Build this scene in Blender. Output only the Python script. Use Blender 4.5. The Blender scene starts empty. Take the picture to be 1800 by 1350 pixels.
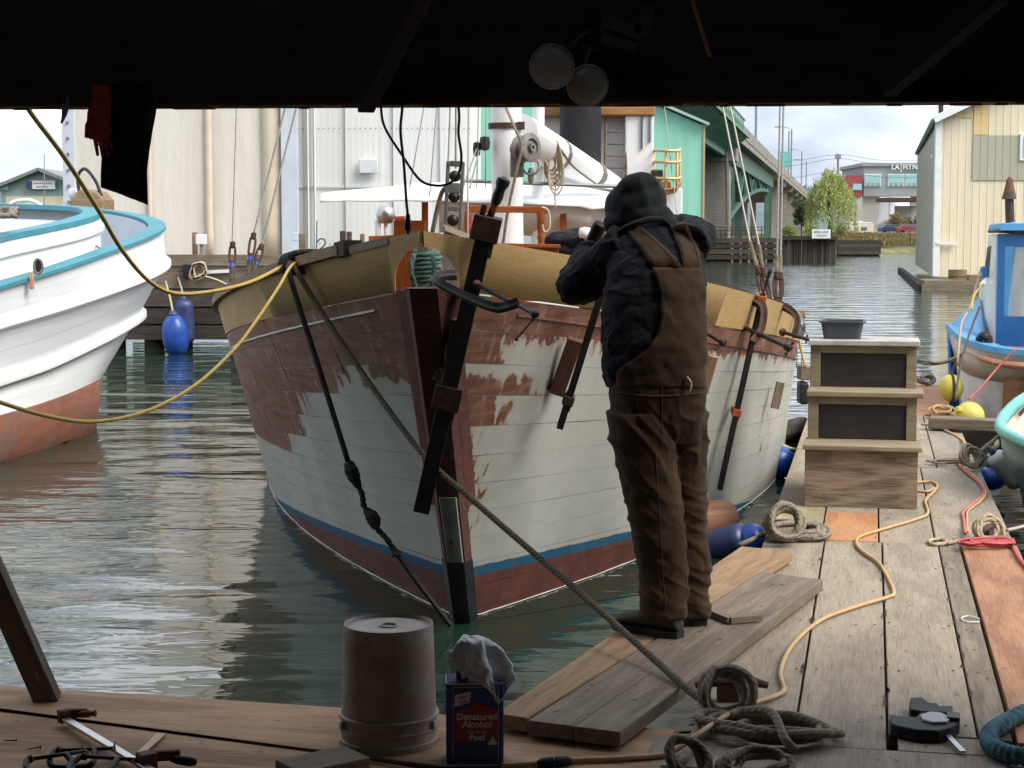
import bpy, bmesh, math, random
from mathutils import Vector, Matrix, noise
from mathutils.bvhtree import BVHTree
random.seed(7)
PI = math.pi
S = bpy.context.scene
COL = S.collection

# ------------------------------------------------------------------ camera, sky, sun, exposure
CAM_H = 1.5
FPX = 3000.0
PITCH = math.atan(265 / FPX)
cam_d = bpy.data.cameras.new('camera')
cam = bpy.data.objects.new('camera', cam_d)
COL.objects.link(cam)
cam.location = (0, 0, CAM_H)
cam.rotation_euler = (PI / 2 - PITCH, 0, 0)
cam_d.sensor_width = 36
cam_d.lens = 36 * FPX / 1800
cam_d.clip_start = 0.05
cam_d.clip_end = 6000
S.camera = cam

SUN_EL, SUN_AZ = math.radians(48), math.radians(122)      # azimuth clockwise from +Y (away from the camera)
world = bpy.data.worlds.new('World')
S.world = world
world.use_nodes = True
nt = world.node_tree
nt.nodes.clear()
w_out = nt.nodes.new('ShaderNodeOutputWorld')
bg_sky = nt.nodes.new('ShaderNodeBackground')
bg_sky.inputs['Strength'].default_value = 0.12
sky = nt.nodes.new('ShaderNodeTexSky')
sky.sky_type = 'NISHITA'
sky.sun_disc = False
sky.sun_elevation = SUN_EL
sky.sun_rotation = SUN_AZ
sky.air_density = 1.0
sky.dust_density = 2.0
nt.links.new(sky.outputs[0], bg_sky.inputs['Color'])
bg_cl = nt.nodes.new('ShaderNodeBackground')
bg_cl.inputs['Strength'].default_value = 1.0
tc = nt.nodes.new('ShaderNodeTexCoord')
mp = nt.nodes.new('ShaderNodeMapping')
mp.inputs['Scale'].default_value = (2.2, 2.2, 6.0)
mp.inputs['Location'].default_value = (0.35, 0.1, 0.25)
nz = nt.nodes.new('ShaderNodeTexNoise')
nz.inputs['Scale'].default_value = 2.2
nz.inputs['Detail'].default_value = 7
nz.inputs['Roughness'].default_value = 0.55
cr = nt.nodes.new('ShaderNodeValToRGB')
cr.color_ramp.elements[0].position = 0.36
cr.color_ramp.elements[0].color = (0.27, 0.31, 0.40, 1)
cr.color_ramp.elements[1].position = 0.62
cr.color_ramp.elements[1].color = (0.92, 0.93, 0.95, 1)
e = cr.color_ramp.elements.new(0.48)
e.color = (0.42, 0.46, 0.54, 1)
nt.links.new(tc.outputs['Generated'], mp.inputs[0])
nt.links.new(mp.outputs[0], nz.inputs['Vector'])
nt.links.new(nz.outputs['Fac'], cr.inputs[0])
nt.links.new(cr.outputs[0], bg_cl.inputs['Color'])
mx = nt.nodes.new('ShaderNodeMixShader')
mx.inputs[0].default_value = 0.9
nt.links.new(bg_sky.outputs[0], mx.inputs[1])
nt.links.new(bg_cl.outputs[0], mx.inputs[2])
nt.links.new(mx.outputs[0], w_out.inputs['Surface'])

sun_d = bpy.data.lights.new('sun', 'SUN')
sun_d.energy = 1.75
sun_d.angle = math.radians(35)
sun_d.color = (1.0, 0.95, 0.86)
sun = bpy.data.objects.new('sun', sun_d)
COL.objects.link(sun)
sun.location = (20, -20, 40)
_sd = Vector((math.sin(SUN_AZ) * math.cos(SUN_EL), math.cos(SUN_AZ) * math.cos(SUN_EL), math.sin(SUN_EL)))
sun.rotation_euler = _sd.to_track_quat('Z', 'Y').to_euler()

vs = S.view_settings
vs.view_transform = 'Standard'
vs.look = 'None'
vs.exposure = 1.25
vs.gamma = 1.0
S.cycles.max_bounces = 6
S.cycles.diffuse_bounces = 3
S.cycles.glossy_bounces = 3
S.cycles.transparent_max_bounces = 16
S.cycles.caustics_reflective = False
S.cycles.caustics_refractive = False
S.cycles.sample_clamp_indirect = 6

# ------------------------------------------------------------------ measuring helpers
def ray(px, py):
    return Vector((px - 900, FPX * math.cos(PITCH) + (675 - py) * math.sin(PITCH),
                   -FPX * math.sin(PITCH) + (675 - py) * math.cos(PITCH)))
def PZ(px, py, z=0.0):
    d = ray(px, py)
    return Vector((0, 0, CAM_H)) + d * ((z - CAM_H) / d.z)
def PD(px, py, D):
    d = ray(px, py)
    return Vector((0, 0, CAM_H)) + d * (D / d.y)
YAW = math.radians(11.9)
CU, SU = math.cos(YAW), math.sin(YAW)
def UV(u, v, z=0.0):                     # frame of the float: u across, v along
    return Vector((u * CU + v * SU, -u * SU + v * CU, z))
UX, VX, ZX = UV(1, 0), UV(0, 1), Vector((0, 0, 1))
R_DOCK = Matrix((UX, VX, ZX)).transposed()
R_DOCKV = Matrix((VX, -UX, ZX)).transposed()

# ------------------------------------------------------------------ mesh builder
WM = {}
def frame_of(d, up=ZX):
    x = Vector(d).normalized()
    u = Vector(up)
    if abs(x.dot(u)) > 0.985:
        u = Vector((0, 1, 0))
    y = u.cross(x).normalized()
    z = x.cross(y)
    return Matrix((x, y, z)).transposed()
def catmull(pts, n=6, closed=False):
    pts = [Vector(p) for p in pts]
    if len(pts) < 3:
        return pts
    out = []
    m = len(pts)
    rng = range(m if closed else m - 1)
    for i in rng:
        if closed:
            p0, p1, p2, p3 = pts[(i - 1) % m], pts[i], pts[(i + 1) % m], pts[(i + 2) % m]
        else:
            p1, p2 = pts[i], pts[i + 1]
            p0 = pts[i - 1] if i > 0 else p1 * 2 - p2
            p3 = pts[i + 2] if i + 2 < m else p2 * 2 - p1
        for k in range(n):
            t = k / n
            out.append(0.5 * ((2 * p1) + (p2 - p0) * t + (2 * p0 - 5 * p1 + 4 * p2 - p3) * t * t
                              + (3 * p1 - p0 - 3 * p2 + p3) * t ** 3))
    if not closed:
        out.append(pts[-1])
    return out
def resample(pts, n):
    pts = [Vector(p) for p in pts]
    L = [0]
    for a, b in zip(pts, pts[1:]):
        L.append(L[-1] + (b - a).length)
    out, j = [], 0
    for k in range(n):
        d = L[-1] * k / (n - 1)
        while j < len(pts) - 2 and L[j + 1] < d:
            j += 1
        t = (d - L[j]) / max(L[j + 1] - L[j], 1e-9)
        out.append(pts[j].lerp(pts[j + 1], min(max(t, 0), 1)))
    return out
class MB:
    def __init__(s):
        s.v, s.f, s.uv = [], [], []
    def add(s, vs, fs, uv=None):
        o = len(s.v)
        s.v += [Vector(p) for p in vs]
        s.uv += uv if uv else [(0, 0)] * len(vs)
        s.f += [tuple(i + o for i in f) for f in fs]
        return s
    def box(s, c, size, R=None, taper=1.0):
        R = R or Matrix.Identity(3)
        c = Vector(c)
        hx, hy, hz = size[0] / 2, size[1] / 2, size[2] / 2
        vs = []
        for z in (-1, 1):
            k = taper if z > 0 else 1.0
            for x, y in ((-1, -1), (1, -1), (1, 1), (-1, 1)):
                vs.append(c + R @ Vector((x * hx * k, y * hy * k, z * hz)))
        return s.add(vs, [(3, 2, 1, 0), (4, 5, 6, 7), (0, 1, 5, 4), (1, 2, 6, 5), (2, 3, 7, 6), (3, 0, 4, 7)])
    def beam(s, p0, p1, w, h, up=ZX):
        p0, p1 = Vector(p0), Vector(p1)
        return s.box((p0 + p1) / 2, ((p1 - p0).length, w, h), frame_of(p1 - p0, up))
    def tube(s, pts, r, n=8, caps=True, closed=False, flat=1.0):
        pts = [Vector(p) for p in pts]
        m = len(pts)
        rs = r if isinstance(r, (list, tuple)) else [r] * m
        if len(rs) != m:
            rs = [rs[min(int(i * (len(rs) - 1) / (m - 1)), len(rs) - 2)] * (1 - (i * (len(rs) - 1) / (m - 1)) % 1)
                  + rs[min(int(i * (len(rs) - 1) / (m - 1)) + 1, len(rs) - 1)] * ((i * (len(rs) - 1) / (m - 1)) % 1) for i in range(m)]
        vs, uv, L = [], [], 0
        prev = None
        for i, p in enumerate(pts):
            if closed:
                d = pts[(i + 1) % m] - pts[i - 1]
            else:
                d = pts[min(i + 1, m - 1)] - pts[max(i - 1, 0)]
            if d.length < 1e-9:
                d = Vector((0, 0, 1))
            d.normalize()
            if prev is None:
                a = d.cross(Vector((0, 0, 1)) if abs(d.z) < 0.9 else Vector((1, 0, 0))).normalized()
            else:
                a = (prev - d * prev.dot(d))
                a = a.normalized() if a.length > 1e-6 else d.orthogonal().normalized()
            prev = a
            b = d.cross(a)
            if i:
                L += (p - pts[i - 1]).length
            for k in range(n + 1):
                t = 2 * PI * k / n
                vs.append(p + (a * math.cos(t) + b * math.sin(t) * flat) * rs[i])
                uv.append((L / max(rs[0] * 2 * PI, 1e-5), k / n))
        fs = []
        M = n + 1
        for i in range(m if closed else m - 1):
            j = (i + 1) % m
            for k in range(n):
                fs.append((i * M + k, i * M + k + 1, j * M + k + 1, j * M + k))
        if caps and not closed:
            fs.append(tuple(range(n - 1, -1, -1)))
            fs.append(tuple((m - 1) * M + k for k in range(n)))
        return s.add(vs, fs, uv)
    def lathe(s, prof, c=(0, 0, 0), n=24, R=None, cap=True):
        R = R or Matrix.Identity(3)
        c = Vector(c)
        vs, fs = [], []
        for r, z in prof:
            for k in range(n):
                t = 2 * PI * k / n
                vs.append(c + R @ Vector((r * math.cos(t), r * math.sin(t), z)))
        for i in range(len(prof) - 1):
            for k in range(n):
                fs.append((i * n + k, i * n + (k + 1) % n, (i + 1) * n + (k + 1) % n, (i + 1) * n + k))
        if cap:
            if prof[0][0] > 1e-4:
                fs.append(tuple(range(n - 1, -1, -1)))
            if prof[-1][0] > 1e-4:
                fs.append(tuple((len(prof) - 1) * n + k for k in range(n)))
        return s.add(vs, fs)
    def prism(s, poly, depth, c=(0, 0, 0), R=None):          # polygon in local x,z, extruded along local y
        R = R or Matrix.Identity(3)
        c = Vector(c)
        n = len(poly)
        vs = [c + R @ Vector((x, -depth / 2, z)) for x, z in poly] + [c + R @ Vector((x, depth / 2, z)) for x, z in poly]
        fs = [tuple(range(n)), tuple(range(2 * n - 1, n - 1, -1))]
        fs += [(i, i + n, (i + 1) % n + n, (i + 1) % n) for i in range(n)]
        return s.add(vs, fs)
    def grid(s, rows, close_u=False, uv=None):
        m = len(rows[0])
        vs = [p for r in rows for p in r]
        fs = []
        for i in range(len(rows) - 1):
            for k in range(m if close_u else m - 1):
                j = (k + 1) % m
                fs.append((i * m + k, i * m + j, (i + 1) * m + j, (i + 1) * m + k))
        return s.add(vs, fs, uv)
    def build(s, name, mat, parent=None, smooth=False, R=None, bevel=0, origin=None, solid=0, fix=False, subsurf=0, auto=None, offset=0.0):
        R3 = R or Matrix.Identity(3)
        if origin is None:
            lo = Vector((min(p[i] for p in s.v) for i in range(3)))
            hi = Vector((max(p[i] for p in s.v) for i in range(3)))
            c = (lo + hi) / 2
        else:
            c = Vector(origin)
        Ri = R3.transposed()
        me = bpy.data.meshes.new(name)
        me.from_pydata([Ri @ (p - c) for p in s.v], [], s.f)
        ul = me.uv_layers.new(name='UVMap')
        for l in me.loops:
            ul.data[l.index].uv = s.uv[l.vertex_index]
        if fix:
            bm = bmesh.new()
            bm.from_mesh(me)
            bmesh.ops.recalc_face_normals(bm, faces=bm.faces)
            bm.to_mesh(me)
            bm.free()
        if smooth:
            for p in me.polygons:
                p.use_smooth = True
        if auto is not None:
            for p in me.polygons:
                p.use_smooth = True
            me.set_sharp_from_angle(angle=math.radians(auto))
        me.update()
        o = bpy.data.objects.new(name, me)
        COL.objects.link(o)
        me.materials.append(mat)
        place(o, Matrix.Translation(c) @ R3.to_4x4(), parent)
        if solid:
            m = o.modifiers.new('solid', 'SOLIDIFY')
            m.thickness = solid
            m.offset = offset
        if subsurf:
            m = o.modifiers.new('sub', 'SUBSURF')
            m.levels = m.render_levels = subsurf
        if bevel:
            m = o.modifiers.new('bevel', 'BEVEL')
            m.width = bevel
            m.segments = 2
            m.limit_method = 'ANGLE'
            m.angle_limit = math.radians(40)
        return o
def place(o, Mw, parent=None):
    WM[o.name] = Mw
    if parent is not None:
        o.parent = parent
        o.matrix_local = WM[parent.name].inverted() @ Mw
    else:
        o.matrix_world = Mw
def tag(o, label=None, cat=None, group=None, kind=None):
    if label: o['label'] = label
    if cat: o['category'] = cat
    if group: o['group'] = group
    if kind: o['kind'] = kind
    return o
def thing(name, loc, label, cat, group=None):
    o = bpy.data.objects.new(name, None)
    o.empty_display_size = 0.1
    COL.objects.link(o)
    place(o, Matrix.Translation(Vector(loc)))
    return tag(o, label, cat, group)
def struct(o):
    o['kind'] = 'structure'
    return o
def beam(name, p0, p1, w, h, mat, parent=None, up=ZX, bevel=0, jag=0):
    """a timber whose local X runs along its length"""
    p0, p1 = Vector(p0), Vector(p1)
    R = frame_of(p1 - p0, up)
    b = MB().box((p0 + p1) / 2, ((p1 - p0).length, w, h), R)
    return b.build(name, mat, parent, R=R, bevel=bevel)
def board(name, corners, zt, th, mat, parent, bevel=0.003, R=None, sub=0):
    """a flat board from four plan corners (near-left, near-right, far-right, far-left), top face at zt"""
    cs = [Vector((c[0], c[1], 0)) for c in corners]
    d = (cs[3] + cs[2] - cs[0] - cs[1])
    R = R or frame_of(d)
    top = [Vector((c.x, c.y, zt)) for c in cs]
    bot = [Vector((c.x, c.y, zt - th)) for c in cs]
    b = MB().add(bot + top, [(3, 2, 1, 0), (4, 5, 6, 7), (0, 1, 5, 4), (1, 2, 6, 5), (2, 3, 7, 6), (3, 0, 4, 7)])
    return b.build(name, mat, parent, R=R, bevel=bevel)
def dup(root, delta, label=None, parent=None, rz=0.0):
    """copy of a thing with its parts and sub-parts, moved by delta"""
    c = root.copy()
    COL.objects.link(c)
    if parent is None:
        Mw = Matrix.Translation(Vector(delta)) @ WM[root.name] @ Matrix.Rotation(rz, 4, 'Z')
        c.parent = None
        WM[c.name] = Mw
        c.matrix_world = Mw
        if label: c['label'] = label
    else:
        c.parent = parent
        WM[c.name] = WM[parent.name] @ root.matrix_local
    for ch in [o for o in COL.objects if o.parent == root]:
        dup(ch, delta, None, c)
    return c
def evaluated(o):
    """replace an object's mesh by its evaluated (modified) mesh"""
    dg = bpy.context.evaluated_depsgraph_get()
    dg.update()
    me = bpy.data.meshes.new_from_object(o.evaluated_get(dg))
    old = o.data
    o.modifiers.clear()
    o.data = me
    bpy.data.meshes.remove(old)
    return o

# ------------------------------------------------------------------ materials
def _n(nt, t, **kw):
    n = nt.nodes.new(t)
    for k, v in kw.items():
        if k in n.inputs:
            n.inputs[k].default_value = v
        else:
            setattr(n, k, v)
    return n
def newmat(name):
    m = bpy.data.materials.new(name)
    m.use_nodes = True
    nt = m.node_tree
    return m, nt, nt.nodes['Principled BSDF']
def coords(nt, scale=(1, 1, 1), rnd=True, kind='Object'):
    tc = _n(nt, 'ShaderNodeTexCoord')
    src = tc.outputs[kind]
    if rnd:
        oi = _n(nt, 'ShaderNodeObjectInfo')
        ml = _n(nt, 'ShaderNodeMath', operation='MULTIPLY')
        ml.inputs[1].default_value = 37.0
        nt.links.new(oi.outputs['Random'], ml.inputs[0])
        ad = _n(nt, 'ShaderNodeVectorMath', operation='ADD')
        nt.links.new(src, ad.inputs[0])
        nt.links.new(ml.outputs[0], ad.inputs[1])
        src = ad.outputs[0]
    mp = _n(nt, 'ShaderNodeMapping')
    mp.inputs['Scale'].default_value = scale
    nt.links.new(src, mp.inputs[0])
    return mp.outputs[0]
def noisy(nt, vec, scale=4, detail=6, rough=0.6, dist=0.0):
    n = _n(nt, 'ShaderNodeTexNoise')
    n.inputs['Scale'].default_value = scale
    n.inputs['Detail'].default_value = min(detail, 4.5)
    n.inputs['Roughness'].default_value = rough
    n.inputs['Distortion'].default_value = dist
    nt.links.new(vec, n.inputs['Vector'])
    return n.outputs['Fac']
def ramp(nt, fac, stops):
    r = _n(nt, 'ShaderNodeValToRGB')
    el = r.color_ramp.elements
    while len(el) < len(stops):
        el.new(0.5)
    for e_, (p, c) in zip(el, stops):
        e_.position = p
        e_.color = (*c, 1) if len(c) == 3 else c
    nt.links.new(fac, r.inputs[0])
    return r.outputs[0]
def mixc(nt, fac, a, b, mode='MIX'):
    m = _n(nt, 'ShaderNodeMix', data_type='RGBA', blend_type=mode)
    for s_, i in ((fac, 0), (a, 6), (b, 7)):
        if hasattr(s_, 'is_linked') or hasattr(s_, 'links'):
            nt.links.new(s_, m.inputs[i])
        else:
            m.inputs[i].default_value = (*s_, 1) if isinstance(s_, tuple) and len(s_) == 3 else s_
    return m.outputs[2]
def bump(nt, b, h, strength=0.3, dist=0.01):
    n = _n(nt, 'ShaderNodeBump')
    n.inputs['Strength'].default_value = strength
    n.inputs['Distance'].default_value = dist
    nt.links.new(h, n.inputs['Height'])
    nt.links.new(n.outputs[0], b.inputs['Normal'])
def mul(c, k):
    return tuple(min(x * k, 1) for x in c)
def M(name, c, c2=None, rough=0.6, scale=5, stretch=(1, 1, 1), lo=0.35, hi=0.65, metal=0.0, bmp=0.15, bdist=0.004,
      dirt=None, dirt_amt=0.5, dirt_scale=3, spots=None, spot_scale=25, spec=0.5, bscale=None, rvar=0.15, coat=0.0):
    m, nt, b = newmat(name)
    v = coords(nt, stretch)
    f = noisy(nt, v, scale)
    c2 = c2 or mul(c, 0.72)
    col = ramp(nt, f, [(lo, c2), (hi, c)])
    if dirt:
        v2 = coords(nt, (1, 1, 1))
        d = noisy(nt, v2, dirt_scale, 8, 0.65)
        msk = ramp(nt, d, [(1 - dirt_amt - 0.1, (0, 0, 0)), (1 - dirt_amt + 0.12, (1, 1, 1))])
        col = mixc(nt, msk, col, dirt)
    if spots:
        v3 = coords(nt, (1, 1, 1))
        d = noisy(nt, v3, spot_scale, 3, 0.5)
        msk = ramp(nt, d, [(0.66, (0, 0, 0)), (0.72, (1, 1, 1))])
        col = mixc(nt, msk, col, spots)
    nt.links.new(col, b.inputs['Base Color'])
    b.inputs['Metallic'].default_value = metal
    b.inputs['Specular IOR Level'].default_value = spec
    b.inputs['Coat Weight'].default_value = coat
    rr = _n(nt, 'ShaderNodeMapRange')
    rr.inputs['To Min'].default_value = max(rough - rvar, 0.03)
    rr.inputs['To Max'].default_value = min(rough + rvar, 1)
    nt.links.new(f, rr.inputs['Value'])
    nt.links.new(rr.outputs[0], b.inputs['Roughness'])
    if bmp:
        h = noisy(nt, v, bscale or scale * 3, 6, 0.65)
        bump(nt, b, h, bmp, bdist)
    return m
def wood(name, light, dark, rough=0.75, fine=1.0, bmp=0.5, stain=None, stain_amt=0.35, specks=None, grain=1.0):
    m, nt, b = newmat(name)
    v = coords(nt, (1.2, 11, 11))
    g = noisy(nt, v, 2.2 * fine, 8, 0.62, 0.6 * grain)
    col = ramp(nt, g, [(0.30, dark), (0.5, tuple((x + y) / 2 for x, y in zip(light, dark))), (0.68, light)])
    vf = coords(nt, (3, 90, 90))
    gf = noisy(nt, vf, 2.0 * fine, 4, 0.6)
    col = mixc(nt, 0.5, col, ramp(nt, gf, [(0.3, (0.45, 0.45, 0.45)), (0.7, (1.0, 1.0, 1.0))]), 'MULTIPLY')
    if stain:
        v2 = coords(nt, (1, 1.6, 1.6))
        d = noisy(nt, v2, 1.7, 7, 0.62)
        col = mixc(nt, ramp(nt, d, [(0.9 - stain_amt * 0.9, (0, 0, 0)), (1.12 - stain_amt * 0.9, (0.85,) * 3)]), col, stain)
    if specks:
        v3 = coords(nt, (0.7, 1.3, 1.3))
        d = noisy(nt, v3, 26, 3, 0.55)
        col = mixc(nt, ramp(nt, d, [(0.66, (0, 0, 0)), (0.71, (0.8,) * 3)]), col, specks)
    nt.links.new(col, b.inputs['Base Color'])
    b.inputs['Roughness'].default_value = rough
    b.inputs['Specular IOR Level'].default_value = 0.3
    ad = _n(nt, 'ShaderNodeMath', operation='ADD')
    nt.links.new(g, ad.inputs[0])
    nt.links.new(gf, ad.inputs[1])
    bump(nt, b, ad.outputs[0], bmp, 0.003)
    return m
def plywood(name, light, dark, rough=0.75, band=1.0, bmp=0.25, stain=None, stain_amt=0.3, contrast=1.0, rot=False, specks=None):
    """rotary cut veneer: wandering cathedral figure"""
    m, nt, b = newmat(name)
    v = coords(nt, (0.35, 1.5, 1.5) if not rot else (1.5, 0.35, 1.5))
    d = noisy(nt, v, 2.2 * band, 2, 0.4, 0.2)
    ml = _n(nt, 'ShaderNodeMath', operation='MULTIPLY')
    ml.inputs[1].default_value = 26.0
    nt.links.new(d, ml.inputs[0])
    sn = _n(nt, 'ShaderNodeMath', operation='SINE')
    nt.links.new(ml.outputs[0], sn.inputs[0])
    vf = coords(nt, (4, 60, 60) if not rot else (60, 4, 60))
    gf = noisy(nt, vf, 2.0, 4, 0.6)
    ad = _n(nt, 'ShaderNodeMath', operation='MULTIPLY_ADD')
    ad.inputs[1].default_value = 0.16 * contrast
    nt.links.new(sn.outputs[0], ad.inputs[0])
    nt.links.new(gf, ad.inputs[2])
    col = ramp(nt, ad.outputs[0], [(0.3, dark), (0.68, light)])
    if stain:
        v2 = coords(nt, (1, 1, 1))
        s_ = noisy(nt, v2, 2.3, 8, 0.66)
        col = mixc(nt, ramp(nt, s_, [(0.9 - stain_amt * 0.9, (0, 0, 0)), (1.15 - stain_amt * 0.9, (0.8,) * 3)]), col, stain)
    if specks:
        d3 = noisy(nt, coords(nt, (0.8, 1.3, 1.3)), 24, 3, 0.55)
        col = mixc(nt, ramp(nt, d3, [(0.665, (0, 0, 0)), (0.71, (0.8,) * 3)]), col, specks)
        d4 = noisy(nt, coords(nt, (1.5, 30, 30)), 2.0, 3, 0.55)
        col = mixc(nt, ramp(nt, d4, [(0.66, (0, 0, 0)), (0.72, (0.5,) * 3)]), col, specks)
    nt.links.new(col, b.inputs['Base Color'])
    b.inputs['Roughness'].default_value = rough
    b.inputs['Specular IOR Level'].default_value = 0.3
    bump(nt, b, ad.outputs[0], bmp, 0.002)
    return m
def ropemat(name, c, c2, twist=1.6, rough=0.9):
    m, nt, b = newmat(name)
    tc = _n(nt, 'ShaderNodeTexCoord')
    sp = _n(nt, 'ShaderNodeSeparateXYZ')
    nt.links.new(tc.outputs['UV'], sp.inputs[0])
    a = _n(nt, 'ShaderNodeMath', operation='MULTIPLY_ADD')
    a.inputs[1].default_value = twist
    nt.links.new(sp.outputs[0], a.inputs[0])
    k = _n(nt, 'ShaderNodeMath', operation='MULTIPLY')
    k.inputs[1].default_value = 3.0
    nt.links.new(sp.outputs[1], k.inputs[0])
    nt.links.new(k.outputs[0], a.inputs[2])
    w = _n(nt, 'ShaderNodeMath', operation='MULTIPLY')
    w.inputs[1].default_value = 2 * PI
    nt.links.new(a.outputs[0], w.inputs[0])
    sn = _n(nt, 'ShaderNodeMath', operation='SINE')
    nt.links.new(w.outputs[0], sn.inputs[0])
    f = noisy(nt, coords(nt), 40, 4, 0.6)
    ad = _n(nt, 'ShaderNodeMath', operation='MULTIPLY_ADD')
    ad.inputs[1].default_value = 0.10
    nt.links.new(sn.outputs[0], ad.inputs[0])
    nt.links.new(f, ad.inputs[2])
    col = ramp(nt, ad.outputs[0], [(0.25, c2), (0.62, c)])
    nt.links.new(col, b.inputs['Base Color'])
    b.inputs['Roughness'].default_value = rough
    b.inputs['Specular IOR Level'].default_value = 0.2
    bump(nt, b, sn.outputs[0], 0.4, 0.002)
    return m
MT = {}
# timber
MT['dock'] = plywood('dock_wood', (0.37, 0.305, 0.225), (0.235, 0.19, 0.14), 0.75, stain=(0.125, 0.11, 0.09), stain_amt=0.40, bmp=0.4, contrast=0.6, specks=(0.09, 0.07, 0.05))
MT['dock_b'] = plywood('dock_wood_grey', (0.33, 0.285, 0.215), (0.21, 0.18, 0.135), 0.75, stain=(0.11, 0.10, 0.085), stain_amt=0.40, bmp=0.4, contrast=0.6, specks=(0.08, 0.065, 0.05))
MT['dock_old'] = wood('dock_plank', (0.33, 0.27, 0.19), (0.15, 0.12, 0.085), stain=(0.10, 0.09, 0.075), specks=(0.05, 0.04, 0.03))
MT['fresh_ply'] = plywood('fresh_plywood', (0.50, 0.25, 0.115), (0.33, 0.155, 0.07), 0.7, contrast=0.7, bmp=0.15, stain=(0.25, 0.16, 0.1), stain_amt=0.2)
MT['deck_ply'] = plywood('deck_plywood', (0.50, 0.31, 0.175), (0.28, 0.16, 0.09), 0.75, band=1.3, bmp=0.4, stain=(0.20, 0.13, 0.09), stain_amt=0.3, specks=(0.13, 0.08, 0.055))
MT['red_ply'] = plywood('red_plywood', (0.41, 0.20, 0.10), (0.25, 0.11, 0.055), 0.65, contrast=0.9, bmp=0.3, stain=(0.46, 0.34, 0.275), stain_amt=0.36, specks=(0.14, 0.08, 0.05))
MT['patch_ply'] = plywood('patch_plywood', (0.42, 0.36, 0.20), (0.27, 0.23, 0.13), 0.8, bmp=0.2, stain=(0.45, 0.42, 0.27), stain_amt=0.4)
MT['plank_tan'] = wood('plank_tan', (0.44, 0.29, 0.165), (0.26, 0.16, 0.09), stain=(0.17, 0.12, 0.08), stain_amt=0.3, specks=(0.08, 0.05, 0.035), bmp=0.6)
MT['plank_grey'] = wood('plank_grey', (0.32, 0.25, 0.18), (0.17, 0.13, 0.095), stain=(0.13, 0.10, 0.08), stain_amt=0.4, specks=(0.04, 0.03, 0.025), bmp=0.8)
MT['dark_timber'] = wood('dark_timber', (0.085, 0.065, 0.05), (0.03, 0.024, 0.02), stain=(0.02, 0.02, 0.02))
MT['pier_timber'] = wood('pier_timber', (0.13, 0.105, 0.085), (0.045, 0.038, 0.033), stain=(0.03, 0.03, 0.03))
MT['old_timber'] = wood('old_timber', (0.30, 0.24, 0.17), (0.15, 0.115, 0.08), stain=(0.09, 0.075, 0.06), specks=(0.06, 0.045, 0.03))
MT['box_frame'] = wood('box_frame', (0.40, 0.32, 0.21), (0.22, 0.17, 0.11), stain=(0.09, 0.07, 0.05))
MT['box_ply'] = plywood('box_plywood', (0.33, 0.245, 0.17), (0.145, 0.10, 0.07), 0.75, band=2.6, bmp=0.6, contrast=0.8, stain=(0.15, 0.115, 0.085), stain_amt=0.08, specks=(0.09, 0.065, 0.05))
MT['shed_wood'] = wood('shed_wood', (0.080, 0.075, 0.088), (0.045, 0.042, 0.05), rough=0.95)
MT['shed_edge_lit'] = wood('shed_edge_lit', (0.30, 0.17, 0.08), (0.14, 0.08, 0.04))
MT['prop'] = wood('prop_timber', (0.19, 0.145, 0.115), (0.085, 0.065, 0.055), stain=(0.06, 0.05, 0.045), specks=(0.3, 0.28, 0.25))
MT['varnish'] = wood('varnished_wood', (0.42, 0.12, 0.035), (0.22, 0.05, 0.015), rough=0.25, bmp=0.1)
MT['varnish_pale'] = wood('varnished_fir', (0.46, 0.25, 0.09), (0.30, 0.14, 0.05), rough=0.35, bmp=0.1)
MT['bulwark'] = plywood('bulwark_plywood', (0.50, 0.335, 0.145), (0.39, 0.25, 0.10), 0.65, contrast=0.45, bmp=0.08, stain=(0.34, 0.22, 0.10), stain_amt=0.33)
MT['rail_cap'] = wood('rail_cap', (0.36, 0.25, 0.145), (0.2, 0.13, 0.075), stain=(0.12, 0.085, 0.06))
MT['stem_wood'] = wood('stem_wood', (0.15, 0.058, 0.044), (0.075, 0.031, 0.026), rough=0.7, stain=(0.03, 0.014, 0.014), stain_amt=0.35)
MT['stem_cheek'] = wood('stem_cheek', (0.20, 0.085, 0.06), (0.10, 0.042, 0.032), rough=0.7, stain=(0.07, 0.03, 0.03))
MT['black_ply'] = M('black_plywood', (0.028, 0.022, 0.020), (0.016, 0.013, 0.012), 0.55, 6, (1, 1, 4), bmp=0.2)
# paint and metal
MT['white'] = M('white_paint', (0.78, 0.79, 0.80), (0.66, 0.68, 0.70), 0.4, 2.5, bmp=0.05, dirt=(0.5, 0.48, 0.44), dirt_amt=0.28)
MT['white_clean'] = M('white_gloss', (0.80, 0.80, 0.79), (0.72, 0.72, 0.71), 0.3, 3, bmp=0.03)
MT['hull_white'] = M('hull_white', (0.80, 0.81, 0.82), (0.72, 0.735, 0.75), 0.65, 1.3, (0.5, 0.5, 9), bmp=0.06, dirt=(0.70, 0.69, 0.665), dirt_amt=0.22, dirt_scale=2.2, spec=0.3)
MT['deck_grey'] = M('deck_grey', (0.55, 0.60, 0.66), (0.47, 0.52, 0.58), 0.6, 3, bmp=0.05)
MT['turquoise'] = M('turquoise_paint', (0.055, 0.27, 0.33), (0.04, 0.21, 0.27), 0.55, 4, bmp=0.08, dirt=(0.13, 0.22, 0.24), dirt_amt=0.35)
MT['red_bottom'] = M('red_bottom', (0.23, 0.080, 0.042), (0.15, 0.052, 0.03), 0.7, 4, (1, 1, 3), bmp=0.2, dirt=(0.15, 0.10, 0.075), dirt_amt=0.45)
MT['black_metal'] = M('black_iron', (0.030, 0.029, 0.032), (0.016, 0.015, 0.017), 0.5, 12, bmp=0.2, metal=0.4)
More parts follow.
